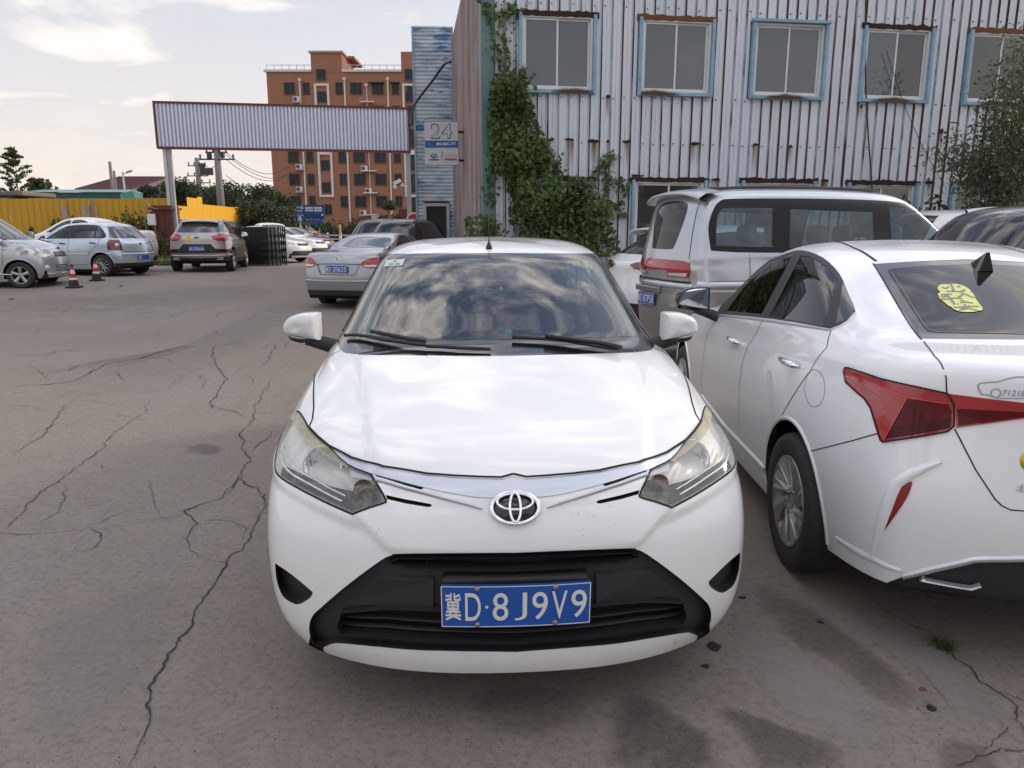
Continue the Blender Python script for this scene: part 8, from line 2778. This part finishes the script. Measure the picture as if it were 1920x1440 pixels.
# ================================================================== beyond the fence and the gate
def pole_xy(px, D): p = at(px, 430, D); return p.x, p.y
def far_things():
    conc = simple('pole_concrete', (.19, .18, .17), .85, var=.2, vs=1)
    stl = simple('dark_steel', (.045, .045, .05), .6)
    # --- utility poles
    def pole(label, px, D, ytop, r, arms=(), extra=None, group='utility poles beyond the fence'):
        x, y = pole_xy(px, D)
        zt = atY(px, ytop, y).z
        p = empty('utility_pole', (x, y, 0), 0, label, 'pole', group)
        mb = MB(); mb.sm = True; mb.tube([(0, 0, 0), (0, 0, zt)], [r * 1.25, r * .8], 10); mb.obj('post', conc, p)
        for yy, w in arms:
            z = atY(px, yy, y).z
            mb = MB(); mb.box((0, -.12, z), (w, .10, .10)); o = mb.obj('crossarm', stl, p)
            for k in range(4):
                i = MB(); i.sm = True; i.lathe([(.0001, .32), (.06, .28), (.09, .18), (.05, .10), (.07, .02), (.03, 0)], 8, Matrix.Translation((-w / 2 + .1 + (w - .2) * k / 3, -.12, z + .05))); i.obj('insulator', stl, o)
        if extra:
            for (dx, yy, sx, sz) in extra:
                z = atY(px, yy, y).z
                mb = MB(); mb.bevbox((dx, -.2, z), (sx, .3, sz), .05); mb.obj('equipment', stl, p)
        return p, zt
    pole('thick concrete utility pole with crossarms rising beside the dark trees', 418, 55, 278, .26, ((299, 2.6), (286, 1.6)), ((-.5, 292, .3, .5), (.45, 291, .3, .4)))
    pole('farther utility pole with three crossarms and a transformer platform', 380, 78, 296, .28, ((311, 1.9), (330, 2.2), (343, 2.6)), ((1.0, 322, 1.3, .7), (.6, 312, .5, .6)))
    pole('taller of two bare poles in front of the maroon roof', 219, 62, 303, .14)
    pole('shorter of two bare poles in front of the maroon roof', 225, 61, 320, .12)
    mb = MB(); mb.bar(at(226, 338, 61), at(243, 358, 60.5), .10); tag(mb.obj('stay_bar', stl), 'slanting bar bracing the shorter bare pole before the maroon roof', 'bar')
    # wires
    x, y = pole_xy(418, 55)
    rng = random.Random(2)
    for i, (ya, pxb, yb, lab) in enumerate(((286, 540, 312, 'uppermost sagging wire from the thick concrete pole to the apartment block'), (299, 540, 325, 'second sagging wire from the thick concrete pole to the apartment block'), (290, 545, 322, 'third sagging wire from the thick concrete pole to the apartment block'), (329, 545, 360, 'lowest sagging wire from the thick concrete pole to the apartment block'))):
        a = at(424, ya, 55); c = at(pxb, yb, 92)
        pts = [a.lerp(c, t) - Vector((0, 0, 2.0 * 4 * t * (1 - t) * .6)) for t in [k / 14 for k in range(15)]]
        mb = MB(); mb.tube(pts, .028, 4, caps=False); tag(mb.obj('wire', stl), lab, 'wire', 'wires beyond the gate')
    a, c = at(384, 311, 78), at(414, 299, 55)
    mb = MB(); mb.tube([a.lerp(c, t) - Vector((0, 0, 1.6 * t * (1 - t))) for t in [k / 8 for k in range(9)]], .03, 4, caps=False); tag(mb.obj('wire', stl), 'short wire between the two crossarmed utility poles', 'wire', 'wires beyond the gate')
    # --- street lamp
    x, y = pole_xy(241, 50); zt = atY(241, 322, y).z
    l = empty('street_lamp', (x, y, 0), 0, 'slender grey street lamp with single arm before the maroon roof', 'street lamp')
    g = simple('lamp_grey', (.42, .43, .44), .5)
    mb = MB(); mb.sm = True; mb.tube([(0, 0, 0), (0, 0, zt)], [.10, .06], 8); mb.obj('post', g, l)
    mb = MB(); mb.bar((0, 0, zt - .15), (.62, 0, zt + .02), .05); mb.bevbox((.45, 0, zt + .03), (.42, .2, .09), .03, rot=Matrix.Rotation(R(-16), 3, 'Y')); mb.obj('lamp_head', g, l)
    # --- maroon roofed house
    Y = 82.0
    X = lambda px: atY(px, 350, Y).x
    x0, x1, xr0, xr1 = X(139), X(288), X(171), X(272)
    ze, zr = atY(200, 354, Y).z, atY(200, 331, Y + 6).z
    h = empty('house', ((x0 + x1) / 2, Y, 0), 0, 'house with a maroon sheet roof and pale gable beyond the teal shed', 'house')
    cx = (x0 + x1) / 2
    roof = simple('maroon_roof', (.15, .055, .07), .6, var=.1)
    pale = simple('pale_render', (.42, .36, .30), .85)
    mb = MB(); A = x0 - cx; Bx = x1 - cx; dp = 12
    mb.box((0, dp / 2, ze / 2 - .05), (Bx - A - .8, dp - .8, ze - .1)); mb.obj('wall', pale, h)
    mb = MB()
    mb.add([(A, 0, ze), (X(247) - cx, 0, ze), (xr1 - cx, dp / 2, zr), (xr0 - cx, dp / 2, zr), (A, dp, ze), (Bx, dp, ze), (A, 0, ze - .15), (X(247) - cx, 0, ze - .15)], [(0, 1, 2, 3), (0, 3, 4), (3, 2, 5, 4), (0, 6, 7, 1)])
    mb.obj('roof', roof, h)
    mb = MB(); mb.add([(X(247) - cx, -.02, ze), (X(268) - cx, 3.2, ze + .3), (xr1 - cx, dp / 2, zr), (Bx, dp * .8, ze - .4), (Bx, dp * .6, 0), (X(250) - cx, 0, 0)], [(0, 5, 4, 3, 2)]); mb.obj('gable', pale, h)
    mb = MB(); mb.bar((X(247) - cx, -.05, ze + .02), (xr1 - cx, dp / 2, zr + .05), .12); mb.bar((xr1 - cx, dp / 2, zr + .05), (Bx, dp * .82, ze - .3), .14); mb.obj('verge', roof, h)
    for k in range(18):
        mb = MB(); f = (k + .5) / 18
        xa = A + (X(247) - cx - A) * f; xb = (xr0 - cx) + (xr1 - xr0) * f
        mb.bar((xa, -.02, ze + .03), (xb, dp / 2, zr + .03), .06); mb.obj('roof_rib', roof, h)
    # --- teal shed
    Y = 46.0
    X = lambda px: atY(px, 360, Y).x
    s = empty('teal_shed', (X(145), Y, 0), 0, 'long teal container shed rising behind the ochre fence', 'shed')
    x0, x1, xm = X(46) - X(145), X(243) - X(145), X(225) - X(145)
    zt, zb = atY(145, 360.5, Y).z, atY(145, 355.5, Y).z
    tm = simple('teal_sheet', (.012, .085, .085), .55, var=.12, vs=1); tp = simple('teal_roof', (.15, .27, .25), .5, var=.15, vs=1); tl = simple('teal_end', (.05, .22, .20), .55)
    mb = MB(); mb.box(((x0 + xm) / 2, 1.2, zt / 2), (xm - x0, 2.4, zt)); mb.obj('wall', tm, s)
    mb = MB(); mb.add([(xm + .01, 0, 0), (x1, 1.6, 0), (x1, 1.6, zt - .05), (xm + .5, .6, zt + .12), (xm + .01, 0, zt - .05)], [(0, 1, 2, 3, 4)]); mb.obj('end_wall', tl, s)
    mb = MB(); mb.add([(x0 - .2, -.12, zt + .01), (xm + .05, -.12, zt + .01), (xm + .3, .9, zb + .05), (x0 + .6, .9, zb + .05), (x1 + .1, 1.6, zt), (xm + .3, .9, zb + .05)], [(0, 1, 2, 3), (1, 4, 5)]); mb.obj('roof', tp, s)
    # --- dark canopy at the far left
    Y = 40.0
    c = atY(10, 372, Y)
    cn = empty('dark_canopy', (c.x, Y, 0), 0, 'dark flat roofed canopy at the far left above the ochre fence', 'canopy')
    zt = atY(10, 358, Y).z
    mb = MB(); mb.bevbox((-.3, 1.5, zt - .12), (2.4, 3, .22), .05); mb.obj('roof', simple('canopy_pale', (.16, .14, .125), .7), cn)
    mb = MB(); mb.bevbox((-.55, 1.5, zt - .38), (1.7, 2.8, .26), .04); mb.obj('fascia', stl, cn)
    for dx in (-1.0, .2):
        mb = MB(); mb.bar((dx, 1.0, 0), (dx, 1.0, zt - .3), .12); mb.obj('post', stl, cn)
    # --- blue billboard
    Y = 72.0
    p0, p1 = atY(531, 386, Y), atY(607, 386, Y); zt, zb = atY(565, 384.5, Y).z, atY(565, 411, Y).z
    w = p1.x - p0.x
    b = empty('blue_billboard', ((p0.x + p1.x) / 2, Y, 0), R(2), 'blue used car billboard with white lettering before the apartment block', 'billboard')
    bl = simple('board_blue', (.010, .045, .20), .55); bl2 = simple('board_blue_low', (.03, .11, .24), .6)
    mb = MB(); mb.box((0, .1, (zt + zb) / 2), (w, .2, zt - zb)); bo = mb.obj('board', bl, b)
    mb = MB(); mb.box((.9, .1, (zb + .0) / 2 + .25), (w * .45, .18, zb - .6)); mb.obj('lower_board', bl2, b)
    Mt = Matrix(((1, 0, 0, 0), (0, 0, -1, -.012), (0, 1, 0, (zt + zb) / 2), (0, 0, 0, 1)))
    hgt = zt - zb
    a = MB()
    for i, ch in enumerate('二新二手车'): put_text(a, ch, (-w / 2 + .12 + i * .37, hgt * .20, -w / 2 + .43 + i * .37, hgt * .44), Mt, 0, .015)
    for r in (.30, .12):
        for i in range(8): a.box((.22 + i * .19 + (.08 if i > 3 else 0), -.012, (zt + zb) / 2 + hgt * r), (.15, .006, hgt * .12))
    for i in range(11): a.box((-w / 2 + .2 + i * .155, -.012, (zt + zb) / 2 + hgt * .10), (.11, .006, hgt * .07))
    a.obj('lettering', M_wht, bo)
    a = MB(); a.box((-w / 2 + 1.2, -.012, (zt + zb) / 2 - hgt * .22), (1.25, .006, hgt * .13)); a.box((w / 2 - .2, -.012, (zt + zb) / 2 - hgt * .2), (.14, .006, hgt * .12)); a.obj('pale_bar', M_wht, bo)
    a = MB(); a.box((0, -.012, (zt + zb) / 2 - hgt * .06), (w, .006, .03)); a.obj('divider', simple('board_line', (.10, .22, .45), .6), bo)
    for dx in (-w * .4, w * .4):
        mb = MB(); mb.bar((dx, .15, 0), (dx, .15, zb), .14); mb.obj('post', stl, b)
    # --- crossing sign
    x, y = pole_xy(563.5, 47); zc = atY(563.5, 409, y).z
    s = empty('crossing_sign', (x, y, 0), 0, 'small blue pedestrian crossing sign on a grey pole', 'sign')
    mb = MB(); mb.bar((0, .03, 0), (0, .03, zc + .2), .07); mb.obj('post', g, s)
    mb = MB(); mb.bevbox((0, -.03, zc), (.30, .03, .50), .02); po = mb.obj('plate', simple('sign_plate_blue', (.03, .16, .42), .4), s)
    mb = MB(); mb.add([(-.11, -.048, zc - .15), (.11, -.048, zc - .15), (0, -.048, zc + .16)], [(0, 1, 2)]); mb.obj('white_triangle', M_wht, po)
    mb = MB(); mb.box((0, -.052, zc - .02), (.03, .004, .11)); mb.box((0, -.052, zc - .10), (.07, .004, .05), .3); mb.obj('walking_figure', M_blk2, po)
    # --- railing along the road
    x0, y0 = pole_xy(566, 52); x1, y1 = pole_xy(720, 46)
    d = Vector((x1 - x0, y1 - y0, 0)); L = d.length
    r = empty('road_railing', (x0, y0, gz(x0, y0)), math.atan2(d.y, d.x), 'pale grey road railing of posts and rails before the apartment block', 'railing')
    n = 7
    pm = MB(); pm.bevbox((0, 0, .50), (.16, .12, 1.05), .02); pme = pm.mesh('post', g)
    for i in range(n): link('post', pme, r, (L * i / (n - 1), 0, 0))
    for z in (.35, .60, .85):
        mb = MB(); mb.box((L / 2, .03, z), (L, .05, .10)); mb.obj('rail', g, r)
    x, y = pole_xy(637.5, 44)
    p = empty('marker_post', (x, y, 0), 0, 'pale orange marker post standing before the road railing', 'post')
    zt = atY(637, 421, y).z
    mb = MB(); mb.bevbox((0, 0, zt / 2), (.12, .12, zt), .02); mb.obj('post', simple('faded_orange', (.55, .33, .20), .6), p)
    mb = MB(); mb.bevbox((0, -.003, zt * .6), (.125, .125, .2), .01); mb.obj('band', M_wht, p)
    # --- round red sign by the tower
    c = at(777, 414, 27)
    s = empty('round_sign', (c.x, c.y, 0), 0, 'round red and white road sign half hidden by the blue tower', 'sign')
    Md = Matrix.Translation((0, -.03, c.z)) @ Matrix.Rotation(R(90), 4, 'X')
    mb = MB(); mb.lathe([(.0001, .012), (.25, .012), (.25, -.012), (.0001, -.012)], 24, Md); mb.obj('disc', simple('sign_red_face', (.50, .02, .02), .45), s)
    mb = MB(); mb.lathe([(.25, .014), (.30, .014), (.30, -.012), (.25, -.012)], 24, Md, closed=True); mb.obj('rim', M_wht, s)
    mb = MB(); mb.bar((0, .02, 0), (0, .02, c.z), .07); mb.obj('post', g, s)
    # --- scooters by the railing
    def scooter(label, px, D, mat, seed):
        x, y = pole_xy(px, D)
        k = empty('scooter', (x, y, gz(x, y)), R(200 + seed * 25), label, 'scooter', 'scooters parked by the railing')
        for yy in (-.62, .62):
            mb = MB(); mb.sm = True; mb.lathe([(.16, -.05), (.24, -.05), (.26, 0), (.24, .05), (.16, .05)], 18, Matrix.Translation((0, yy, .26)) @ Matrix.Rotation(R(90), 4, 'Y'), closed=True); mb.obj('wheel', M_rub, k)
        mb = MB(); mb.sm = True; mb.bevbox((0, .35, .60), (.30, .75, .30), .10); mb.bevbox((0, -.12, .34), (.30, .60, .08), .03); mb.bevbox((0, -.46, .66), (.36, .14, .62), .06, rot=Matrix.Rotation(R(-14), 3, 'X')); mb.obj('body', mat, k)
        mb = MB(); mb.sm = True; mb.bevbox((0, .32, .80), (.28, .70, .10), .04); mb.obj('seat', M_blk, k)
        mb = MB(); mb.bar((-.32, -.44, 1.03), (.32, -.44, 1.03), .035); mb.bar((0, -.62, .26), (0, -.44, 1.03), .05); mb.obj('handlebar', M_blk, k)
        mb = MB(); mb.sm = True; mb.lathe([(.0001, .03), (.07, .02), (.08, -.03)], 12, Matrix.Translation((0, -.56, .86)) @ Matrix.Rotation(R(90), 4, 'X')); mb.obj('headlight', M_wlens, k)
    scooter('white scooter in front of the road railing', 597, 43, M_wht, 0)
    scooter('dark red scooter behind the white one at the road railing', 584, 45, simple('scooter_red', (.16, .03, .03), .3, coat=1), 1)
    p = at(533, 428, 52); far_car('red_car', 'red car with only its tail showing behind the white row of cars', simple('red_car_paint', (.45, .03, .03), .3, coat=1), (p.x, p.y), 20, 0, 4.4, 4.4, .87, 1.5)
    # --- trees
    tm = leaf_mat('far_tree_leaf', (.022, .036, .016), (.050, .072, .032), .15)
    G = 'dark trees beyond the gate'
    spec = [(('dark tree left of the gate post, beside the maroon roofed house'), 284, 62, 350, 3.4), ('dark tree just right of the gate post with a peaked crown', 340, 62, 338, 5.6), ('dark tree behind the stepped yellow fence top', 368, 66, 352, 5.4), ('dark tree at the foot of the crossarmed pole', 402, 63, 354, 5.2),
            ('tall dark tree between the thick concrete pole and the apartment block', 440, 60, 344, 6.0), ('dark tree left of the apartment block corner', 480, 63, 350, 5.8), ('dark tree against the apartment block edge', 512, 66, 362, 5.0), ('low dark tree behind the white row of cars', 500, 52, 384, 5.2)]
    for i, (lab, px, D, yt, w) in enumerate(spec):
        x, y = pole_xy(px, D); zt = atY(px, yt, y).z
        tree('tree', lab, (x, y, 0), zt, w, 6500, .125, tm, 40 + i, .16, .15, G)
    tm2 = leaf_mat('young_tree_leaf', (.05, .075, .028), (.12, .15, .06), .3)
    x, y = pole_xy(41, 46); tree('tree', 'young tree with layered open branches at the far left', (x, y, 0), atY(41, 279, y).z, 4.8, 3000, .11, tm2, 61, .07, .42, None, 'open')
    x, y = pole_xy(78, 47); tree('tree', 'short leafy tree beside the young open tree above the teal shed', (x, y, 0), atY(78, 333, y).z, 1.7, 1100, .13, tm2, 62, .06, .55)
    x, y = pole_xy(104, 48); shrub('reed_bush', 'upright reedy bush above the teal shed roof', (x, y, 3.2), atY(104, 333, y).z - 3.2, 1.0, 900, .10, tm2, 63)
    x, y = pole_xy(728, 80); tree('tree', 'slim dark green tree in front of the apartment block entrance', (x, y, 0), atY(728, 377, y).z, 2.9, 1900, .16, tm, 64, .12, .2)
    for i, (px, D, yt, w, lab) in enumerate(((600, 70, 412, 3.0, 'low shrub at the right end of the blue billboard'), (640, 76, 408, 4.2, 'dark shrub under the apartment block pipes'), (672, 74, 406, 3.6, 'dark shrub below the apartment block pale canopy'), (700, 72, 418, 2.8, 'small dark shrub above the black sport utility cars'), (575, 60, 404, 2.2, 'thin young shrub in front of the blue billboard'), (548, 58, 410, 2.6, 'low dark shrub behind the row of white cars'))):
        x, y = pole_xy(px, D); shrub('shrub', lab, (x, y, 0), atY(px, yt, y).z, w, 1500, .16, tm, 70 + i, 'shrubs before the apartment block')
    # --- weeds along the ochre fence
    wm = leaf_mat('weed_leaf', (.05, .075, .022), (.13, .15, .05), .3)
    for i, (px, D, yt, w, lab) in enumerate(((262, 31.0, 386, 2.2, 'largest bushy weed against the ochre fence left of the gate post'), (283, 30.5, 420, 1.6, 'low bushy weed at the foot of the left gate post'), (226, 31.5, 405, 1.3, 'bushy weed behind the cream saloon'), (103, 31, 398, .8, 'thin tall weed against the ochre fence above the minivan bonnet'), (122, 31, 402, .7, 'short weed beside the peeled patch of the ochre fence'), (146, 31.5, 384, .5, 'single tall weed stalk against the ochre fence'), (60, 31, 424, .9, 'low weed against the ochre fence behind the silver minivan'))):
        x, y = pole_xy(px, D); z0 = gz(x, y)
        shrub('weed', lab, (x, y, z0), atY(px, yt, y).z - z0, w, int(900 * w + 200), .085, wm, 80 + i, 'weeds along the ochre fence')
    gm = leaf_mat('verge_grass', (.06, .08, .03), (.16, .16, .08), .2)
    rs = np.random.RandomState(3); pts = []
    for i in range(5200):
        px = rs.uniform(205, 330); p = at(px, 430, rs.uniform(25.8, 31))
        if px > 320 and p.y < 27: continue
        pts.append((p.x, p.y, gz(p.x, p.y) + abs(rs.normal()) * .07))
    o = leaves('verge_grass', pts, .06, gm, None, 5, long=2.6); tag(o, kind='stuff')

def cones():
    ru = simple('cone_black', (.02, .02, .021), .7); rd = simple('cone_red', (.50, .022, .03), .5, var=.15); wh = simple('cone_white', (.66, .66, .64), .5)
    for px, py, D, lab, tilt in ((138, 529, 17.4, 'red and white traffic cone in front of the silver minivan bumper', 0), (181, 518, 18.9, 'red and white traffic cone before the hatchback rear wheel', 1)):
        p = at(px, py, D); p.z = gz(p.x, p.y)
        c = empty('traffic_cone', p, 0, lab, 'traffic cone', 'traffic cones')
        k = .75 / .75
        H = .49
        prof = lambda z: .120 - (.120 - .026) * z / H
        def seg(name, z0, z1, m, pr=None):
            mb = MB(); mb.sm = True; mb.lathe([(prof(z0), z0), (prof(z1), z1)], 20); return mb.obj(name, m, c)
        mb = MB(); mb.bevbox((0, 0, .02), (.28, .28, .04), .012); mb.obj('base', ru, c)
        seg('black_foot', .04, .185, ru); seg('white_band', .185, .235, wh); seg('red_band', .235, .33, rd); seg('white_band', .33, .42, wh); seg('red_top', .42, H, rd)
        mb = MB(); mb.sm = True; mb.lathe([(.032, H), (.034, H + .03), (.02, H + .055), (.0001, H + .056)], 12); mb.obj('knob', ru, c)

def behind_camera():
    "what stands across the yard behind the photographer; it shows in the window panes and in the paint"
    w = empty('grey_warehouse', (14, -42, 0), 0, 'long grey warehouse across the yard, mirrored in the upper windows of the shed', 'warehouse')
    wl = simple('warehouse_wall', (.20, .20, .19), .85, var=.2, vs=.6); rf = simple('warehouse_roof', (.055, .055, .06), .7)
    mb = MB(); mb.box((0, -5, 2.6), (44, 10, 5.2)); mb.obj('wall', wl, w)
    mb = MB(); mb.add([(-22.4, .5, 5.2), (22.4, .5, 5.2), (22.4, -10.5, 5.2), (-22.4, -10.5, 5.2), (-13, -5, 9.0), (18, -5, 9.0)], [(1, 0, 4, 5), (3, 2, 5, 4), (0, 3, 4), (2, 1, 5)]); mb.obj('roof', rf, w)
    for k in range(7):
        mb = MB(); mb.box((-18 + k * 6, .04, 2.4), (2.2, .08, 1.5)); mb.obj('window', M_far, w)
    tm = LEAFM['far_tree_leaf']
    for i, (x, y, h, wd) in enumerate(((-24, -44, 8, 7), (-32, -40, 7, 6.5), (-41, -33, 7.5, 7))):
        tree('tree', ('tallest tree left of the grey warehouse across the yard', 'middle tree left of the grey warehouse across the yard', 'farthest left tree across the yard from the shed')[i], (x, y, 0), h, wd, 2200, .28, tm, 90 + i, .2, .15, 'trees across the yard')
# ================================================================== build: setting first, then things
make_ground(); make_stains(); make_cracks()
W_ = corrugated_building()
blue_tower(); apartment(); fences(); gate()
far_things(); behind_camera()
wall_vines(W_)
sign_24()
all_cars()
cones()
make_debris()
